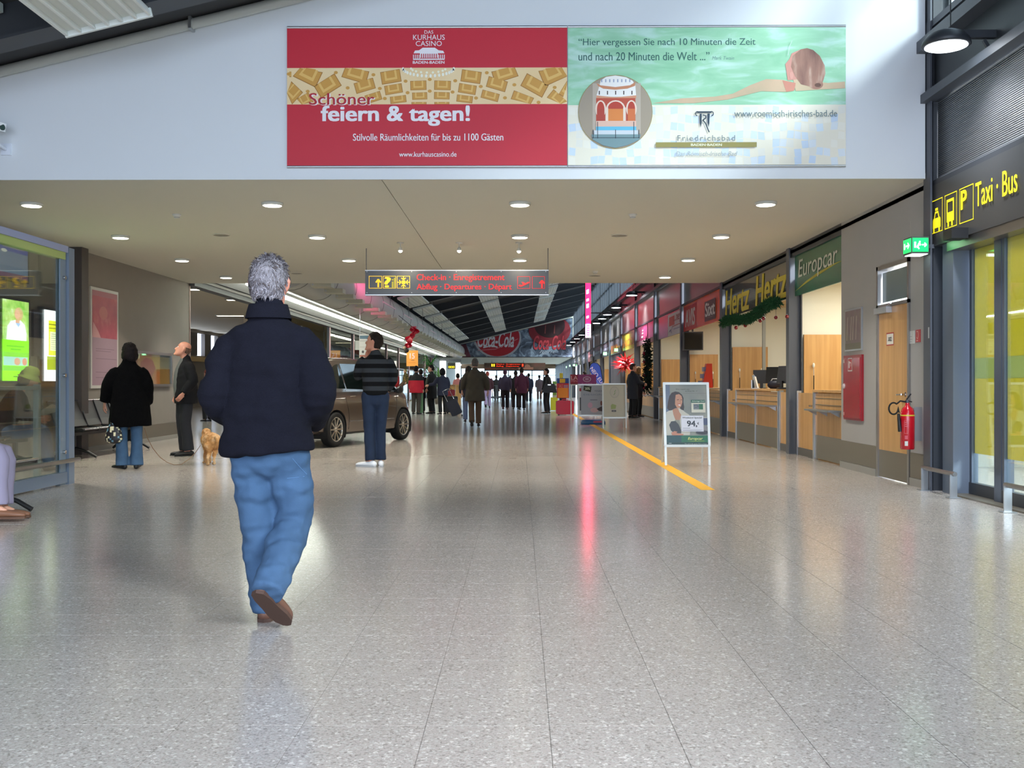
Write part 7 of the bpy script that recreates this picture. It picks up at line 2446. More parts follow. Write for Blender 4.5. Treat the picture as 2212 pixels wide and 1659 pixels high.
# pocket seams of the jeans
tr = [c for c in body.children if c.name.startswith('trousers')][0]
def seam(pts, dy=-0.0):
    b = MB()
    q = [V(((px - 578) * .002138, 0, CAMZ + (829.5 - py) * .002138)) for px, py in pts]
    return q
import mathutils.bvhtree as _bv
def on_skin(me, q, off=0.002):
    bvh = _bv.BVHTree.FromPolygons([v.co[:] for v in me.vertices], [p.vertices[:] for p in me.polygons])
    out = []
    for p in q:
        h = bvh.ray_cast(V((p.x, -1.0, p.z)), V((0, 1, 0)))
        if h[0] is not None:
            out.append(h[0] + V((0, -off, 0)))
    return out
for pts in ([(640, 988), (648, 1000), (655, 1012), (664, 1024)], [(626, 1031), (640, 1030), (660, 1028), (676, 1026)]):
    q = on_skin(tr.data, seam(pts))
    if len(q) > 1:
        b = MB(); b.tube(q, 0.0013, mat((92, 128, 168), 0.8), 6); obj('seam', b, tr, world=False)

# ---- man in the striped pullover by the car
M_stripe = ramp_mat('charcoal_stripe_knit', 'z', [(0.0, (40, 42, 46)), (0.84, (40, 42, 46)), (0.865, (12, 12, 14)), (0.91, (12, 12, 14)), (0.912, (44, 46, 50)), (0.96, (44, 46, 50)), (0.962, (10, 10, 12))], rough=0.9, interp='CONSTANT')


def stripes_mat():
    m = bpy.data.materials.new('striped_knit')
    m.use_nodes = True
    nt = m.node_tree
    b = nt.nodes['Principled BSDF']
    b.inputs['Roughness'].default_value = 0.95
    b.inputs['Specular IOR Level'].default_value = 0.15
    tc = nt.nodes.new('ShaderNodeTexCoord')
    sp = nt.nodes.new('ShaderNodeSeparateXYZ')
    nt.links.new(tc.outputs['Object'], sp.inputs[0])
    md = nt.nodes.new('ShaderNodeMath'); md.operation = 'MULTIPLY'; md.inputs[1].default_value = 8.6
    fr = nt.nodes.new('ShaderNodeMath'); fr.operation = 'FRACT'
    gt = nt.nodes.new('ShaderNodeMath'); gt.operation = 'GREATER_THAN'; gt.inputs[1].default_value = 0.5
    nt.links.new(sp.outputs['Z'], md.inputs[0]); nt.links.new(md.outputs[0], fr.inputs[0]); nt.links.new(fr.outputs[0], gt.inputs[0])
    mx = nt.nodes.new('ShaderNodeMix'); mx.data_type = 'RGBA'
    mx.inputs['A'].default_value = (*lin((12, 12, 14)), 1)
    mx.inputs['B'].default_value = (*lin((46, 48, 52)), 1)
    nt.links.new(gt.outputs[0], mx.inputs['Factor'])
    nt.links.new(mx.outputs['Result'], b.inputs['Base Color'])
    return m


Ys = 13.9
person('man in a grey and black striped pullover standing by the silver-brown car', (at_y(811, 900, Ys).x, Ys, 0), 0.25, 1.80, skin=(196, 136, 112), hair='short', haircol=(34, 26, 22),
       top=dict(name='pullover', m=stripes_mat(), rings=[(0.93, 0, -0.01, 0.160, 0.12), (1.02, 0, -0.01, 0.168, 0.125), (1.15, 0, -0.01, 0.172, 0.125), (1.28, 0, -0.01, 0.182, 0.12), (1.38, 0, -0.01, 0.160, 0.10), (1.445, 0, -0.01, 0.095, 0.075), (1.475, 0, -0.01, 0.065, 0.062)], sr=(0.070, 0.055, 0.042), fold=0.006),
       legs=dict(m=M_darkjean, r=(0.096, 0.072, 0.064, 0.070)), shoes=(222, 222, 226), detail=2,
       J=dict(elL=(-0.22, 0.08, 1.17), wrL=(-0.10, 0.20, 1.40), hdL=(0.25, 0.3, 0.9), pnL=(0.6, -0.6, 0.1), elR=(0.235, -0.03, 1.14), wrR=(0.17, 0.10, 0.98), head=(-0.015, 0.02, 1.625), anL=(-0.07, -0.05, 0.085), toL=(-0.2, 0.05, 0.03), knL=(-0.08, 0.02, 0.5), anR=(0.07, 0.0, 0.085), knR=(0.07, 0.04, 0.5), toR=(0.09, 0.2, 0.03)), head=(1.05, 0.15))

# ---- couple at the left
Yc = 13.5
person('woman in a long black fluffy coat and blue jeans seen from behind at the left', (at_y(279, 900, Yc).x, Yc, 0), 0.35, 1.62, skin=(206, 150, 126), hair='bob', haircol=(26, 20, 20),
       top=dict(name='long_coat', m=mat((8, 8, 9), 1.0, spec=0.1, bump=1.0, bscale=150), rings=[(0.60, 0.02, -0.01, 0.285, 0.20), (0.75, 0.015, -0.01, 0.275, 0.20), (0.95, 0.01, -0.01, 0.255, 0.185), (1.15, 0.0, -0.01, 0.235, 0.165), (1.30, 0.0, -0.01, 0.220, 0.145), (1.40, 0.0, -0.01, 0.18, 0.115), (1.47, 0.0, -0.01, 0.11, 0.09), (1.53, 0.0, -0.01, 0.085, 0.085)], sr=(0.095, 0.085, 0.07), fold=0.012, fs=(6, 6, 4)),
       legs=dict(m=M_jean2, r=(0.10, 0.080, 0.080, 0.092), up=-0.035), shoes=(20, 20, 24), detail=1, J=dict(elL=(-0.28, -0.02, 1.16), wrL=(-0.32, 0.05, 0.93), shL=(-0.17, -0.01, 1.365), shR=(0.17, -0.01, 1.365), anL=(-0.09, -0.02, 0.085), anR=(0.10, -0.02, 0.085), toL=(-0.2, 0.12, .03)), head=(0.45, 0.05), girth=1.1)
Ym = 16.0
xm = at_y(399, 900, Ym).x
person('balding man in an open black jacket over a grey pullover looking up at the left', (xm, Ym, 0), 2.15, 1.76, skin=(214, 150, 126), hair='bald', haircol=(110, 84, 70),
       top=dict(name='jacket', m=M_blackcoat2, rings=[(0.80, 0, -0.02, 0.225, 0.17), (0.95, 0, -0.02, 0.225, 0.175), (1.15, 0, -0.02, 0.215, 0.165), (1.30, 0, -0.02, 0.21, 0.145), (1.39, 0, -0.02, 0.175, 0.115), (1.45, 0, -0.02, 0.10, 0.08), (1.49, 0, -0.02, 0.078, 0.072)], sr=(0.083, 0.072, 0.058), fold=0.008),
       legs=dict(m=mat((22, 24, 32), 0.85), r=(0.108, 0.085, 0.08, 0.085)), shoes=(14, 14, 16), detail=2, head=(-0.3, 0.35), girth=1.1,
       J=dict(elL=(-0.25, -0.06, 1.14), wrL=(-0.2, 0.08, 0.95), elR=(0.25, -0.06, 1.14), wrR=(0.22, 0.05, 0.93)))
# grey pullover front of that man: a panel shaped over the chest
b = MB()
rt = bpy.data.objects[[o.name for o in bpy.data.objects if o.get('label', '').startswith('balding man')][0]]
limb(b, [(0.0, 0.02, 0.92), (0.0, 0.03, 1.1), (0.0, 0.035, 1.28), (0.0, 0.02, 1.40), (0, 0.01, 1.46)], [(0.09, 0.140), (0.09, 0.142), (0.085, 0.118), (0.075, 0.085), (0.06, 0.06)], sub=3, seg=18)
b.mats = [mat((96, 98, 96), 0.9, bump=0.5, bscale=200)]
obj('pullover', b, rt, world=False)

# handbag of the woman
hx = at_y(246, 900, 13.35)
t = thing('handbag', 'checked black, blue and cream handbag held by the woman in the long coat', 'handbag', (hx.x, 13.35, at_y(246, 957, 13.35).z))
z0, z1 = at_y(246, 957, 13.35).z, at_y(246, 915, 13.35).z
M_check = bpy.data.materials.new('checked_cloth')
M_check.use_nodes = True
nt = M_check.node_tree
ck = nt.nodes.new('ShaderNodeTexVoronoi'); ck.inputs['Scale'].default_value = 40; ck.inputs['Randomness'].default_value = 0.2
tcn = nt.nodes.new('ShaderNodeTexCoord'); nt.links.new(tcn.outputs['Object'], ck.inputs['Vector'])
spn = nt.nodes.new('ShaderNodeSeparateColor'); nt.links.new(ck.outputs['Color'], spn.inputs['Color'])
rp_ = nt.nodes.new('ShaderNodeValToRGB'); rp_.color_ramp.interpolation = 'CONSTANT'
rp_.color_ramp.elements.new(0.5); rp_.color_ramp.elements.new(0.7)
for e_, (p_, c_) in zip(rp_.color_ramp.elements, ((0, (22, 20, 26)), (0.42, (214, 206, 170)), (0.68, (90, 130, 150)), (0.8, (30, 24, 30)))):
    e_.position = p_; e_.color = (*lin(c_), 1)
nt.links.new(spn.outputs[0], rp_.inputs['Fac']); nt.links.new(rp_.outputs['Color'], nt.nodes['Principled BSDF'].inputs['Base Color'])
b = MB(); limb(b, [(hx.x, 13.35, z0 + .05), (hx.x, 13.35, z0 + .14), (hx.x, 13.35, z1 + .0)], [(0.115, 0.06), (0.10, 0.05), (0.055, 0.03)], seg=18); b.mats = [M_check]; obj('bag_body', b, t)
b = MB(); b.tube([(hx.x - .05, 13.35, z1), (hx.x - 0.03, 13.35, z1 + .13), (hx.x - .01, 13.35, z1 + .155), (hx.x + 0.01, 13.35, z1 + .13), (hx.x + .05, 13.35, z1)], 0.006, M_black, 8); obj('strap', b, t)

# dog
Yd = 14.2
dx = at_y(452, 960, Yd).x
b = MB()
sc = Yd / F
def dp(px, py, dy=0.0):
    return V(((px - 452) * sc, dy, CAMZ + (829.5 - py) * sc))
limb(b, [dp(470, 955, -0.10), dp(460, 953, -0.02), dp(446, 953, 0.10), dp(438, 948, 0.18)], [(0.085, 0.105), (0.10, 0.115), (0.095, 0.115), (0.075, 0.085)], side=(0, 1, 0), seg=16)
limb(b, [dp(440, 948, 0.16), dp(434, 940, 0.22)], [0.07, 0.06])
limb(b, [dp(436, 936, 0.2), dp(432, 936, 0.26), dp(426, 941, 0.31)], [(0.062, 0.06), (0.05, 0.05), (0.026, 0.026)])
for px, py, py2, dy in ((436, 960, 1003, 0.16), (443, 960, 1001, 0.24), (457, 962, 1006, -0.14), (467, 960, 1008, -0.08)):
    zf = 0.0
    top_, bot = dp(px, py, dy), V((dp(px, 0, 0).x, dy, 0.03))
    kn = top_.lerp(bot, .45) + V((0.0, 0.03, 0)); hk = top_.lerp(bot, .68) + V((0, -0.025, 0))
    limb(b, [top_, kn, hk, bot], [0.055 if py > 961 or dy < 0 else 0.045, 0.030, 0.020, 0.018])
    limb(b, [bot + V((0, 0, -.006)), bot + V((-0.03, 0.03, -.01))], [0.022, 0.018])
for s in (-1, 1):
    limb(b, [dp(437, 932, 0.2 + s * .055), dp(438, 940, 0.2 + s * .07), dp(437, 946, 0.2 + s * .068)], [(0.02, 0.03), (0.018, 0.035), (0.012, 0.02)])
limb(b, [dp(472, 948, -0.14), dp(478, 944, -0.2), dp(480, 952, -0.24)], [0.03, 0.026, 0.016])
M_dog = ramp_mat('golden_fur', 'noise', [(0.3, (150, 100, 54)), (0.5, (186, 134, 80)), (0.72, (218, 186, 146))], 6, rough=0.9, detail=6)
dog = fuse(b, 'dog', M_dog, None, voxel=0.010, smooth=2, fold=0.012, fscale=(45, 45, 25))
dog.location = (dx, Yd, 0)
tag(dog, 'small golden-brown dog standing by the man in the black jacket, head turned left', 'dog')
e = MB(); e.sphere(dp(424.5, 941, 0.31), 0.011, M_black, 8, 6); obj('nose', e, dog, world=False)
for s in (-1, 1):
    e = MB(); e.sphere(dp(430, 935, 0.27 + s * .03), 0.008, M_black, 8, 6); obj('eye', e, dog, world=False)
# leash
b = MB()
lp = [(312, 925), (318, 945), (330, 968), (345, 987), (360, 998), (375, 1004), (392, 1003), (408, 992), (422, 978), (433, 962)]
q = []
for i, (px, py) in enumerate(lp):
    Yy = 13.4 + 0.9 * i / (len(lp) - 1)
    w = at_y(px, py, Yy); w.z = max(w.z, 0.004); q.append(w)
b.tube(q, 0.0045, mat((112, 84, 60), 0.7), 6)
o = obj('leash', b); tag(o, 'thin brown dog leash hanging in a loop from the woman to the dog', 'leash')

# ---- seated person behind the glass, yellow-green hat
xs, ys_ = -6.45, 13.1
seat_j = dict(head=(0, 0.24, 1.20), neck=(0, 0.12, 1.06), chest=(0, 0.04, 0.88), waist=(0, -0.08, 0.66), pelvis=(0, -0.10, 0.54), shL=(-0.19, 0.08, 1.0), shR=(0.19, 0.08, 1.0), elL=(-0.24, 0.16, 0.74), elR=(0.24, 0.16, 0.74),
              wrL=(-0.12, 0.38, 0.70), wrR=(0.12, 0.38, 0.70), hipL=(-0.09, -0.05, 0.52), hipR=(0.09, -0.05, 0.52), knL=(-0.12, 0.38, 0.52), knR=(0.12, 0.38, 0.52), anL=(-0.12, 0.46, 0.09), anR=(0.12, 0.50, 0.09), toL=(-0.13, 0.64, 0.03), toR=(0.13, 0.68, 0.03))
body, jj, T = person('seated person in a dark red coat and yellow-green hat reading behind the glass', (xs, ys_, 0), -PI / 2 + 0.25, 1.70, skin=(200, 140, 110), hair='bob', haircol=(70, 54, 44),
       top=dict(name='coat', m=mat((52, 28, 32), 0.9), rings=[(0.46, 0, -0.12, 0.19, 0.14), (0.62, 0, -0.08, 0.19, 0.15), (0.80, 0, 0.0, 0.20, 0.15), (0.94, 0, 0.06, 0.19, 0.125), (1.02, 0, 0.09, 0.14, 0.09), (1.08, 0, 0.11, 0.07, 0.065)], sr=(0.078, 0.066, 0.052), fold=0.008),
       legs=dict(m=mat((84, 104, 132), 0.85), r=(0.10, 0.08, 0.07, 0.07), sit=True), shoes=(60, 50, 44), J=seat_j, detail=1, head=(0, -0.35))
b = MB(); 
b.lathe([(0.0, 0.155), (0.05, 0.15), (0.09, 0.12), (0.108, 0.06), (0.112, 0.02), (0.15, -0.01), (0.148, -0.018), (0.10, 0.0)], (0, 0, 0), mat((140, 156, 62), 0.9), 24)
b.v = [tuple(T(x, y - 0.01, z + 0.02)) for x, y, z in b.v]
obj('hat', b, body, world=False)
t = thing('newspaper', 'open newspaper held by the seated person in the yellow-green hat', 'newspaper', (xs + 0.4, ys_ + .05, 0.72))
b = MB()
for s in (-1, 1):
    b.add([(xs + 0.38, ys_ + .05, 0.70), (xs + 0.38 + .05, ys_ + .05 + s * 0.26, 0.74), (xs + 0.62, ys_ + .05 + s * 0.24, 0.86), (xs + 0.60, ys_ + .05, 0.82)], [(0, 1, 2, 3)], mat((196, 190, 178), 0.9))
obj('pages', b, t, fixn=False)
P = Print((xs + 0.40, ys_ - .15, 0.86), (0, 1, 0), (-0.4, 0, 0.9), 0.4, 0.2, 40, 20, eps=0.012, v=(0.55, 0, 0.4))
for y in range(2, 18, 3):
    P.rect(2, y, 16, y + 1, (120, 116, 110), 1); P.rect(22, y, 38, y + 1, (120, 116, 110), 1)
P.done('print', t)

# ---- near seated person at the left edge: lavender trousers
nj = {k_: V(v_) for k_, v_ in seat_j.items()}
nj.update(dict(knL=V((-0.12, 0.42, 0.53)), knR=V((0.10, 0.44, 0.55)), anL=V((-0.12, 0.42, 0.09)), anR=V((0.10, 0.46, 0.11)), toL=V((-0.13, 0.66, 0.03)), toR=V((0.10, 0.68, 0.03)), wrL=V((-0.12, 0.18, 0.74)), wrR=V((0.12, 0.18, 0.74)), elL=V((-0.24, 0.02, 0.76)), elR=V((0.24, 0.02, 0.76))))
person('seated person at the left edge of whom only lavender-grey trousers and brown shoes show', (-4.66, 8.35, 0), -PI / 2 + 0.12, 1.75, skin=(206, 150, 124), hair='short', haircol=(90, 80, 70),
       top=dict(name='jacket', m=mat((70, 72, 84), 0.9), rings=[(0.46, 0, -0.12, 0.18, 0.14), (0.62, 0, -0.08, 0.19, 0.15), (0.80, 0, 0.0, 0.20, 0.15), (0.94, 0, 0.06, 0.19, 0.125), (1.02, 0, 0.09, 0.14, 0.09), (1.08, 0, 0.11, 0.07, 0.065)], sr=(0.078, 0.066, 0.052)),
       legs=dict(m=mat((138, 130, 152), 0.85, var=0.05), r=(0.10, 0.092, 0.085, 0.088), sit=True, up=0.03), shoes=(124, 84, 62), J=nj, detail=2, head=(0, -0.1))

# ---- people in the hall
def std(Y, px, top_m, leg_m, lab, H, yaw=0.0, hair='short', hc=(30, 24, 22), hem=0.78, w=1.0, shoes=(20, 18, 18), J=None, name='jacket', head=(0, 0), skin=(206, 150, 124), group=None, sr=(0.08, 0.068, 0.055), lr=(0.10, 0.078, 0.07, 0.075), flare=0.0, hands=(1, 1)):
    rings = [(hem, 0, -0.01, (0.205 + flare) * w, 0.15 * w), (hem + .18, 0, -0.01, (0.205 + flare * .5) * w, 0.155 * w), (1.12, 0, -0.01, 0.20 * w, 0.15 * w), (1.28, 0, -0.01, 0.20 * w, 0.135 * w), (1.38, 0, -0.01, 0.17 * w, 0.11 * w), (1.45, 0, -0.01, 0.10, 0.08), (1.485, 0, -0.01, 0.07, 0.068)]
    return person(lab, (at_y(px, 880, Y).x, Y, 0), yaw, H, skin=skin, hair=hair, haircol=hc, top=dict(name=name, m=top_m, rings=rings, sr=sr, fold=0.008), legs=dict(m=leg_m, r=lr), shoes=shoes, J=J, head=head, vox=0.016, group=group, girth=w, hands=hands)


walkJ = dict(anL=(-0.08, -0.22, 0.14), knL=(-0.09, 0.02, 0.5), toL=(-0.1, -0.05, 0.03), soL=(-0.08, -0.23, 0.07), sfL=(0, 0.16, -0.06), anR=(0.09, 0.12, 0.085), knR=(0.09, 0.14, 0.5), toR=(0.1, 0.3, 0.03))
M_olive = mat((70, 62, 50), 0.85, var=0.12, vscale=6)
std(26.8, 1026, M_olive, mat((92, 70, 52), 0.85), 'man in a brown-grey three-quarter coat walking away down the hall', 1.76, 0.05, hc=(90, 84, 80), hem=0.66, w=1.12, flare=0.04, J=dict(walkJ, elL=(-0.30, -0.03, 1.15), wrL=(-0.33, 0.05, 0.93), elR=(0.30, -0.03, 1.15), wrR=(0.33, 0.05, 0.93)), name='coat')
# woman with child
Yg = 36.5
std(Yg, 851, mat((168, 30, 34), 0.8), mat((70, 54, 46), 0.85), 'dark-haired woman in a red jacket holding a child, beside the car nose', 1.70, 2.4, 'bob', (22, 18, 18), hem=0.85, head=(0.3, -0.1), J=dict(elR=(0.24, 0.05, 1.14), wrR=(0.10, 0.25, 1.10), elL=(-0.24, 0.05, 1.14), wrL=(-0.05, 0.28, 1.06)))
person('small child in a camouflage jacket and yellow-green cap carried by the woman in red', (at_y(876, 850, Yg - .3).x, Yg - .3, 0.66), 2.0, 0.98, skin=(222, 170, 140), hair='short', haircol=(150, 146, 80),
       top=dict(name='jacket', m=ramp_mat('camouflage_cloth', 'voronoi', [(0.0, (96, 84, 40)), (0.35, (60, 56, 30)), (0.6, (140, 112, 50)), (0.8, (70, 76, 40))], 14, rough=0.9, interp='CONSTANT'), rings=[(0.80, 0, 0, 0.22, 0.17), (1.0, 0, 0, 0.24, 0.18), (1.25, 0, 0, 0.23, 0.16), (1.38, 0, 0, 0.18, 0.12), (1.45, 0, 0, 0.10, 0.09)], sr=(0.10, 0.085, 0.065)),
       legs=dict(m=mat((90, 66, 50), 0.85), r=(0.12, 0.10, 0.09, 0.09)), shoes=(60, 44, 36), J=dict(knL=(-0.12, 0.28, 0.72), knR=(0.12, 0.28, 0.72), anL=(-0.10, 0.26, 0.36), anR=(0.10, 0.26, 0.36), toL=(-0.1, 0.42, 0.3), toR=(0.1, 0.42, 0.3), soL=(-0.1, 0.28, 0.28), soR=(0.1, 0.28, 0.28), head=(0, 0.02, 1.60)), vox=0.02)
M_redblack = ramp_mat('red_jacket_black_yoke', 'z', [(0.0, (190, 24, 46)), (1.22, (18, 18, 20))], rough=0.8, interp='CONSTANT')
nt = M_redblack.node_tree
for n_ in nt.nodes:
    if n_.type == 'VALTORGB':
        n_.color_ramp.elements[1].position = 0.61
    if n_.type == 'MAPPING':
        n_.inputs['Scale'].default_value = (1, 1, 0.5)
std(37.8, 899, M_redblack, mat((64, 56, 48), 0.85), 'man in a red jacket with black shoulders seen from behind in the standing group', 1.76, -0.3, hem=0.78, w=1.12, flare=0.02, hc=(24, 20, 20))
std(39.0, 909, M_blackcoat, M_blackcoat2, 'dark figure half hidden behind the man with the red jacket', 1.66, 0.4, hem=0.6)
std(38.4, 932, mat((22, 22, 22), 0.85), mat((12, 12, 14), 0.85), 'stout man in an open black coat with olive shirt facing left', 1.80, 1.2, hem=0.55, w=1.15, head=(0.3, -0.1), name='coat')
b = MB(); rt = bpy.data.objects[[o.name for o in bpy.data.objects if o.get('label', '').startswith('stout man')][0]]
limb(b, [(0.0, 0.05, 0.92), (0.0, 0.09, 1.08), (0.0, 0.05, 1.28), (0.0, 0.02, 1.42)], [(0.10, 0.13), (0.12, 0.15), (0.10, 0.13), (0.06, 0.07)], sub=3, seg=18); b.mats = [mat((78, 76, 60), 0.9)]
obj('shirt', b, rt, world=False)
std(37.6, 956, mat((30, 32, 52), 0.85), mat((12, 12, 14), 0.85), 'dark-haired woman in a dark blue coat reaching out her arm in the standing group', 1.66, 0.5, 'bob', (20, 16, 18), hem=0.72, w=1.05, J=dict(elL=(-0.30, 0.12, 1.18), wrL=(-0.48, 0.25, 1.12)))
# others
std(30.0, 1012, mat((26, 28, 40), 0.85), mat((90, 100, 130), 0.85), 'person in dark clothes mostly hidden behind the man in the brown-grey coat', 1.60, 0.0, 'bob', (30, 24, 22), hem=0.8)
std(48.0, 1053, mat((64, 30, 40), 0.85), mat((170, 150, 190), 0.85), 'person in a maroon jacket and lilac trousers beyond the man in the brown-grey coat', 1.68, 0.0, hc=(150, 70, 60), hem=0.85, J=walkJ)
std(44.5, 1091, mat((52, 40, 60), 0.85), mat((30, 20, 28), 0.85), 'slim person in a dark purple jacket walking away in the middle of the hall', 1.72, 0.0, hc=(60, 30, 50), hem=0.85, J=walkJ, shoes=(80, 30, 40))
std(45.0, 1114, mat((34, 28, 30), 0.85), mat((40, 24, 28), 0.85), 'dark figure walking beside the one with the magenta sleeve', 1.68, 0.05, hem=0.7)
std(43.5, 1127, mat((70, 20, 48), 0.85), mat((26, 16, 20), 0.85), 'tall dark figure with a magenta sleeve walking away in the middle of the hall', 1.78, -0.05, hem=0.7, w=1.08, J=walkJ)
std(62.0, 1142, mat((60, 70, 100), 0.85), mat((40, 46, 66), 0.85), 'distant person in a blue-grey jacket right of the walking group', 1.74, 0.0, hem=0.75)
std(70.0, 1165, mat((120, 110, 120), 0.85), mat((110, 90, 90), 0.85), 'distant pale figure near the glazed end', 1.70, 0.0, hem=0.6)
std(72.0, 1072, mat((30, 28, 32), 0.85), mat((20, 20, 24), 0.85), 'distant dark figure by the baggage trolleys', 1.70, 0.0, hem=0.6)
std(76.0, 1102, mat((100, 110, 150), 0.85), mat((80, 86, 110), 0.85), 'distant person in light blue against the bright glazed end', 1.72, 0.0, hem=0.8)
std(56.0, 989, mat((206, 130, 124), 0.85), mat((60, 46, 40), 0.85), 'distant person in a salmon pink top with dark hair at a desk on the left', 1.66, 0.3, 'bob', (24, 20, 20), hem=0.85)
std(39.0, 1181, mat((18, 18, 20), 0.85), mat((22, 24, 32), 0.85), 'person in black with a shoulder bag facing left near the red suitcase', 1.68, 1.1, hc=(40, 30, 30), hem=0.86, head=(0.3, 0))
xb = at_y(1186, 850, 38.75).x
t = thing('shoulder_bag', 'wide black shoulder bag carried by the person in black near the red suitcase', 'bag', (xb, 38.72, 0.75))
b = MB(); b.prism([(xb - .28, 38.66, 0.78), (xb + .30, 38.66, 0.78), (xb + .20, 38.66, 1.12), (xb - .16, 38.66, 1.12)], (0, 0.12, 0), M_black); obj('bag_body', b, t)
b = MB(); b.tube([(xb - .14, 38.7, 1.1), (xb - .1, 38.78, 1.32), (xb - .02, 38.9, 1.42)], 0.014, M_black, 8); b.box(xb - .05, xb + .06, 38.64, 38.66, 1.06, 1.09, M_chrome); obj('strap', b, t)
# couple at the counter
std(33.6, 1367, mat((30, 34, 44), 0.85), mat((12, 12, 16), 0.85), 'man in a dark jacket leaning on the counter beside the blonde woman', 1.76, -1.2, hc=(60, 48, 44), hem=0.62, w=1.05, head=(-0.2, -0.1), J=dict(elR=(0.22, 0.10, 1.16), wrR=(0.15, 0.34, 1.1)))
std(34.6, 1378, mat((36, 30, 34), 0.85), mat((14, 14, 16), 0.85), 'blonde woman in dark clothes close beside the man at the counter', 1.66, -1.0, 'bob', (168, 126, 84), hem=0.7)
# head behind the purple board
std(52.0, 1263, mat((40, 34, 36), 0.85), mat((20, 20, 24), 0.85), 'dark-haired person standing behind the purple promotion board', 1.74, 0.6, hc=(40, 30, 26), hem=0.7)
# person in the side hall
std(30.5, 447, mat((34, 26, 30), 0.85), mat((24, 24, 28), 0.85), 'reddish-haired person partly hidden between the two men at the left', 1.52, 0.9, 'short', (130, 66, 50), hem=0.7)

# rolling suitcases by the group
def trolley(px, Y, lab, c, tilt=0.0, w=0.38, h=0.55):
    x = at_y(px, 880, Y).x
    t = thing('trolley_case', lab, 'suitcase', (x, Y, 0))
    b = rbox(-w / 2, w / 2, -0.12, 0.12, 0.05, 0.05 + h, 0.05, mat(c, 0.6))
    s = obj('case', b, t, world=False); s.rotation_euler = (0, tilt, 0)
    b = MB(); b.tube([(-.12, 0, h + .05), (-.12, 0, h + .45), (.12, 0, h + .45), (.12, 0, h + .05)], 0.011, M_chrome, 8); obj('pull_handle', b, s, world=False)
    for dx in (-w / 2 + .06, w / 2 - .06):
        b = MB(); b.cyl((dx, -.05, 0.03), (dx, .05, 0.03), 0.03, M_black, 12); obj('wheel', b, t, world=False)
    return t
trolley(990, 35.8, 'dark navy trolley case with a raised chrome handle, tilted', (20, 22, 36), -0.45)
trolley(976, 38.8, 'black trolley case with red bag on top behind the tilted navy one', (16, 16, 20), 0.0, 0.44, 0.6)
trolley(907, 38.0, 'green trolley case beside the man with the red jacket', (96, 130, 90), 0.0, 0.22, 0.75)
b = rbox(at_y(970, 870, 38.7).x - .2, at_y(970, 870, 38.7).x + .22, 38.65, 38.9, 0.66, 0.90, 0.07, mat((120, 24, 36), 0.7))
t = thing('bag', 'dark red bag lying on the black trolley case', 'bag', (at_y(970, 870, 38.7).x, 38.75, 0.66)); obj('bag_body', b, t)
b = MB(); xx = at_y(970, 870, 38.7).x; b.tube([(xx - .1, 38.77, 0.9), (xx, 38.77, 0.98), (xx + .1, 38.77, 0.9)], 0.012, M_black, 8); obj('handle', b, t)

# desk and row of baggage trolleys far away
for i, px in enumerate((1062, 1073, 1084)):
    Yt = 66 + i * 1.2
    x = at_y(px, 860, Yt).x
    t = thing('baggage_trolley', 'dark baggage trolley in the far row, %s' % ('left one', 'middle one', 'right one')[i], 'trolley', (x, Yt, 0), group='far baggage trolleys')
    b = MB(); b.box(x - .3, x + .3, Yt, Yt + .8, 0.2, 0.3, M_steel); obj('platform', b, t)
    b = MB(); b.tube([(x - .28, Yt, 0.3), (x - .28, Yt, 1.0), (x + .28, Yt, 1.0), (x + .28, Yt, 0.3)], 0.03, M_steel, 8); obj('push_bar', b, t)
    for dx in (-.25, .25):
        b = MB(); b.cyl((x + dx - .02, Yt + .1, .1), (x + dx + .02, Yt + .1, .1), 0.1, M_black, 10); obj('wheel', b, t)
xd = at_y(976, 850, 54).x
t = thing('service_desk', 'beech service desk far down on the left behind the group', 'desk', (xd, 54, 0))
b = MB(); b.box(xd - .5, xd + .5, 54, 54.6, 1.02, 1.07, M_wood); obj('top', b, t)
b = MB(); b.box(xd - .45, xd + .45, 54.05, 54.55, 0, 1.02, M_wood); obj('body', b, t)

# =================================================================== CAR
from mathutils.bvhtree import BVHTree
M_paint = mat((112, 101, 92), 0.28, metal=0.75, coat=1.0)
M_carglass = mat((16, 24, 22), 0.04, spec=0.9)
head_a = math.atan2(2.41, 0.905)
car = thing('car', 'silver-brown compact hatchback parked in the hall behind the striped man', 'car', (-3.56, 19.67, 0), head_a)


def lerp_tab(tab, x):
    if x <= tab[0][0]:
        return tab[0][1]
    for (a, b_), (c, d) in zip(tab, tab[1:]):
        if x <= c:
            t = (x - a) / (c - a)
            t = t * t * (3 - 2 * t) * 0.35 + t * 0.65
            return b_ + (d - b_) * t
    return tab[-1][1]


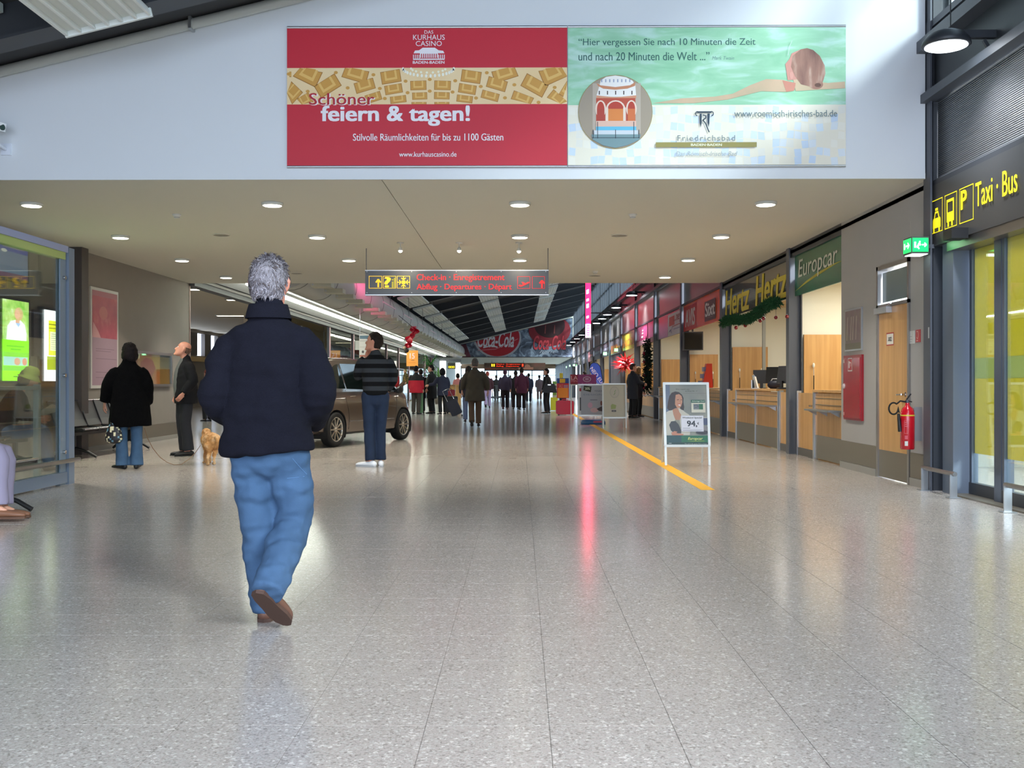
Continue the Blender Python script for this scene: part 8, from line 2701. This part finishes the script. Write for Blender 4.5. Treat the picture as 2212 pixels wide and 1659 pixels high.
TOP = [(-1.93, 0.72), (-1.90, 0.86), (-1.82, 1.00), (-1.70, 1.22), (-1.55, 1.44), (-1.35, 1.54), (-0.9, 1.585), (-0.3, 1.592), (0.15, 1.57), (0.5, 1.48), (0.8, 1.30), (1.08, 1.09), (1.3, 1.01), (1.55, 0.93), (1.75, 0.83), (1.86, 0.72), (1.92, 0.60)]
BOT = [(-1.93, 0.36), (-1.75, 0.24), (-1.2, 0.20), (1.2, 0.20), (1.75, 0.24), (1.92, 0.34)]
WID = [(-1.93, 0.66), (-1.85, 0.76), (-1.6, 0.84), (-1.0, 0.872), (0.8, 0.872), (1.4, 0.84), (1.7, 0.76), (1.85, 0.66), (1.92, 0.52)]
NS = 64
xs = [-1.93 + 3.85 * i / (NS - 1) for i in range(NS)]
vv, ff = [], []
half = None
for x in xs:
    zt, zb, w = lerp_tab(TOP, x), lerp_tab(BOT, x), lerp_tab(WID, x)
    belt = min(0.98, zt - 0.10)
    g_ = max(0.0, zt - 1.02)
    wr = w - 0.035 - g_ * 0.33
    sec = [(0, zb), (w * .55, zb), (w * .86, zb + 0.005), (w * .965, zb + 0.05), (w * .985, zb + 0.16), (w, zb + (belt - zb) * .45), (w * 1.0, zb + (belt - zb) * .7), (w * .985, belt - 0.03), (w * .965, belt),
           (w * .965 + (wr - w * .965) * .35, belt + (zt - 0.06 - belt) * .35), (w * .965 + (wr - w * .965) * .7, belt + (zt - 0.06 - belt) * .7), (wr, zt - 0.06), (wr - 0.05, zt - 0.022), (wr * .7, zt - 0.006), (wr * .35, zt), (0, zt)]
    ring = [(x, -y, z) for y, z in sec] + [(x, y, z) for y, z in sec[::-1][1:-1]]
    n_r = len(ring)
    vv += ring
for i in range(NS - 1):
    for k in range(n_r):
        k2 = (k + 1) % n_r
        ff.append((i * n_r + k, i * n_r + k2, (i + 1) * n_r + k2, (i + 1) * n_r + k))
ff.append(tuple(range(n_r))[::-1]); ff.append(tuple(range((NS - 1) * n_r, NS * n_r)))
b = MB(); b.add(vv, ff, M_paint, True)
me0 = b.mesh('tmp')
bm = bmesh.new(); bm.from_mesh(me0); bmesh.ops.recalc_face_normals(bm, faces=bm.faces); bm.to_mesh(me0); bm.free()
full_bvh = BVHTree.FromPolygons([v.co[:] for v in me0.vertices], [p.vertices[:] for p in me0.polygons])
o = bpy.data.objects.new('tmp', me0); COL.objects.link(o)
WX = (-1.28, 1.295)
cb = MB()
for x in WX:
    for s in (-1, 1):
        cb.cyl((x, s * 0.52, 0.31), (x, s * 1.1, 0.31), 0.345, M_black, 40)
cut = bpy.data.objects.new('cut', cb.mesh('cut')); COL.objects.link(cut)
bm = bmesh.new(); bm.from_mesh(cut.data); bmesh.ops.remove_doubles(bm, verts=bm.verts, dist=1e-5); bmesh.ops.recalc_face_normals(bm, faces=bm.faces); bm.to_mesh(cut.data); bm.free()
md = o.modifiers.new('b', 'BOOLEAN'); md.operation = 'DIFFERENCE'; md.object = cut; md.solver = 'EXACT'
dg = bpy.context.evaluated_depsgraph_get()
bme = bpy.data.meshes.new_from_object(o.evaluated_get(dg))
bpy.data.objects.remove(o); bpy.data.objects.remove(cut)
bme.materials.clear(); bme.materials.append(M_paint)
for p in bme.polygons:
    p.material_index = 0
    p.use_smooth = True
bme.name = 'body'
body_o = bpy.data.objects.new('body', bme); COL.objects.link(body_o); body_o.parent = car
try:
    bme.set_sharp_from_angle(angle=0.7)
except Exception:
    pass


def side_hit(x, z, s):
    h = full_bvh.ray_cast(V((x, s * 2.0, z)), V((0, -s, 0)))
    return h[0]


def patch(name, xa, xb, zlo, zhi, s, m, off=0.006, nx=14, nz=5, parent=None):
    b = MB(); vv, ff = [], []
    for i in range(nx + 1):
        x = xa + (xb - xa) * i / nx
        for k in range(nz + 1):
            z = zlo(x) + (zhi(x) - zlo(x)) * k / nz
            p = side_hit(x, z, s)
            p = V((x, s * 0.7, z)) if p is None else p
            vv.append((p.x, p.y + s * off, p.z))
    for i in range(nx):
        for k in range(nz):
            a = i * (nz + 1) + k
            ff.append((a, a + 1, a + nz + 2, a + nz + 1))
    b.add(vv, ff, m, True)
    return obj(name, b, parent or car, world=False)


def line_on(name, pts, s, r, m, parent=None):
    q = []
    for x, z in pts:
        p = side_hit(x, z, s)
        if p is not None:
            q.append(V((p.x, p.y + s * 0.001, p.z)))
    b = MB(); b.tube(q, r, m, 6)
    return obj(name, b, parent or car, world=False)


zlow = lambda x: 1.035 - 0.055 * (x + 1.4) / 2.4 + (0.06 if x < -1.35 else 0)
zhigh = lambda x: max(zlow(x) + 0.012, min(lerp_tab(TOP, x) - 0.115, 1.47))
zhigh2 = lambda x: max(zlow(x) + 0.012, min(lerp_tab(TOP, x) - 0.10, 1.46 - max(0, -x - 0.95) ** 2 * 1.3))
for s in (-1, 1):
    patch('side_window', 0.04, 1.02, zlow, zhigh, s, M_carglass)
    patch('side_window', -0.88, -0.04, zlow, zhigh, s, M_carglass)
    patch('side_window', -1.50, -0.93, lambda x: zlow(x) + max(0, -x - 1.2) * .35, zhigh2, s, M_carglass)
    line_on('door_seam', [(-0.02, z) for z in (0.30, 0.5, 0.7, 0.9, 1.0)], s, 0.005, M_black)
    line_on('door_seam', [(0.98, 0.95), (0.99, 0.8), (0.97, 0.6), (0.93, 0.42), (0.92, 0.30)], s, 0.005, M_black)
    line_on('door_seam', [(-0.95, 1.0), (-0.98, 0.85), (-0.90, 0.66), (-0.86, 0.5), (-0.86, 0.30)], s, 0.005, M_black)
    line_on('side_moulding', [(-0.84 + i * .17, 0.44) for i in range(11)], s, 0.009, mat((150, 140, 132), 0.25, metal=0.8))
    line_on('shoulder_crease', [(-1.6 + i * .2, 0.86 - 0.015 * i) for i in range(16)], s, 0.003, M_paint)
    for x in (-0.80, 0.12):
        b = MB(); p = side_hit(x + .08, 0.88, s); limb(b, [(x, p.y, 0.88), (x + .09, p.y + s * .03, 0.885), (x + .18, p.y, 0.885)], [(0.012, 0.012), (0.014, 0.012), (0.012, 0.012)], seg=8); b.mats = [mat((150, 138, 128), 0.25, metal=0.8)]
        obj('door_handle', b, car, world=False)
    b = MB(); limb(b, [(0.80, s * 0.99, 0.98), (0.86, s * 1.0, 1.00), (0.93, s * 0.98, 1.00)], [(0.05, 0.06), (0.06, 0.075), (0.035, 0.05)], side=(0, 1, 0), seg=14); b.mats = [M_black]
    mo = obj('wing_mirror', b, car, world=False)
    b = MB(); b.bar((0.90, s * 0.86, 0.96), (0.88, s * 0.95, 0.97), 0.04, 0.03, M_black); obj('mirror_arm', b, mo, world=False)
    # lamps
    def lamp(name, x0, y_in, zc, hz, m, sgn, lens=0.25):
        b = MB(); vv, ff = [], []
        for i in range(7):
            for k in range(5):
                y = s * (y_in + (0.80 - y_in) * i / 6)
                z = zc + hz * (k / 4 * 2 - 1) * (1 - 0.35 * (1 - i / 6))
                h = full_bvh.ray_cast(V((sgn * 3, y, z)), V((-sgn, 0, 0)))
                p = h[0] if h[0] is not None else V((sgn * 1.7, y, z))
                vv.append((p.x + sgn * .008, p.y, p.z))
        for i in range(6):
            for k in range(4):
                a = i * 5 + k
                ff.append((a, a + 1, a + 6, a + 5))
        b.add(vv, ff, m, True)
        obj(name, b, car, world=False)
    lamp('headlamp', 0, 0.42, 0.72, 0.085, mat((206, 210, 214), 0.06, coat=1.0), 1)
    lamp('tail_lamp', 0, 0.58, 0.92, 0.13, mat((150, 14, 20), 0.1, coat=1.0), -1)
for sgn, z0, z1, nm in ((1, 1.11, 1.50, 'windscreen'), (-1, 1.08, 1.46, 'rear_window')):
    b = MB(); vv, ff = [], []
    for i in range(13):
        for k in range(9):
            z = z0 + (z1 - z0) * k / 8
            y = (0.70 - 0.10 * k / 8) * (i / 12 * 2 - 1)
            h = full_bvh.ray_cast(V((sgn * 3, y, z)), V((-sgn, 0, 0)))
            p = h[0] if h[0] is not None else V((sgn, y, z))
            vv.append((p.x + sgn * .006, p.y, p.z + .004))
    for i in range(12):
        for k in range(8):
            a = i * 9 + k
            ff.append((a, a + 1, a + 10, a + 9))
    b.add(vv, ff, M_carglass, True); obj(nm, b, car, world=False)
b = MB(); b.box(1.90, 1.925, -0.32, 0.32, 0.48, 0.60, M_black); obj('grille', b, car, world=False)
b = MB(); b.box(-1.94, -1.925, -0.26, 0.26, 0.56, 0.67, mat((214, 214, 206), 0.4)); obj('number_plate', b, car, world=False)
b = MB(); b.box(-1.2, 1.2, -0.60, 0.60, 0.19, 0.24, M_black); obj('underside', b, car, world=False)
# wheels
wheel0 = None
for i, x in enumerate(WX):
    for s in (-1, 1):
        w = bpy.data.objects.new('wheel', None); COL.objects.link(w); w.parent = car
        w.location = (x, s * 0.775, 0.31); w.rotation_euler = (0, 0, 0 if s < 0 else PI)
        # tyre: outer face towards -y
        b = MB(); b.lathe([(0.205, 0.09), (0.215, 0.10), (0.27, 0.10), (0.300, 0.085), (0.310, 0.05), (0.312, 0.0), (0.310, -0.05), (0.300, -0.082), (0.27, -0.095), (0.225, -0.092), (0.212, -0.08), (0.205, -0.06)], (0, 0, 0), M_rubber, 40, axis='y'); ty = obj('tyre', b, w, world=False)
        M_rim = mat((206, 202, 194), 0.22, metal=0.9)
        b = MB(); b.lathe([(0.214, -0.085), (0.204, -0.088), (0.196, -0.07), (0.190, -0.02), (0.185, 0.05)], (0, 0, 0), M_rim, 40, axis='y')
        for k in range(10):
            a = 2 * PI * k / 10
            c_, s_ = math.cos(a), math.sin(a)
            q0 = V((0.035 * c_, -0.062, 0.035 * s_)); q1 = V((0.200 * c_, -0.078, 0.200 * s_))
            b.bar(q0, q1, 0.030 if k % 2 == 0 else 0.026, 0.016, M_rim, up=(0, -1, 0))
        b.lathe([(0.0, -0.078), (0.03, -0.078), (0.05, -0.066), (0.055, -0.05)], (0, 0, 0), M_rim, 20, axis='y')
        obj('rim', b, w, world=False)
        b = MB(); b.lathe([(0.0, -0.01), (0.15, -0.01), (0.15, 0.01), (0, 0.01)], (0, 0, 0), mat((70, 70, 72), 0.4, metal=0.7), 24, axis='y'); obj('brake_disc', b, w, world=False)
for x in WX:
    for s in (-1, 1):
        b = MB()
        vv, ff = [], []
        for i in range(25):
            a = PI * i / 24 * 1.3 - 0.15 * PI
            for y in (0.50, 0.855):
                vv.append((x + 0.343 * math.cos(a), s * y, 0.31 + 0.343 * math.sin(a)))
        for i in range(24):
            ff.append((2 * i, 2 * i + 1, 2 * i + 3, 2 * i + 2))
        b.add(vv, ff, M_rubber, True)
        b.box(x - .33, x + .33, s * .5 - .005, s * .5 + .005, 0.22, 0.62, M_rubber)
        obj('arch_liner', b, car, world=False)
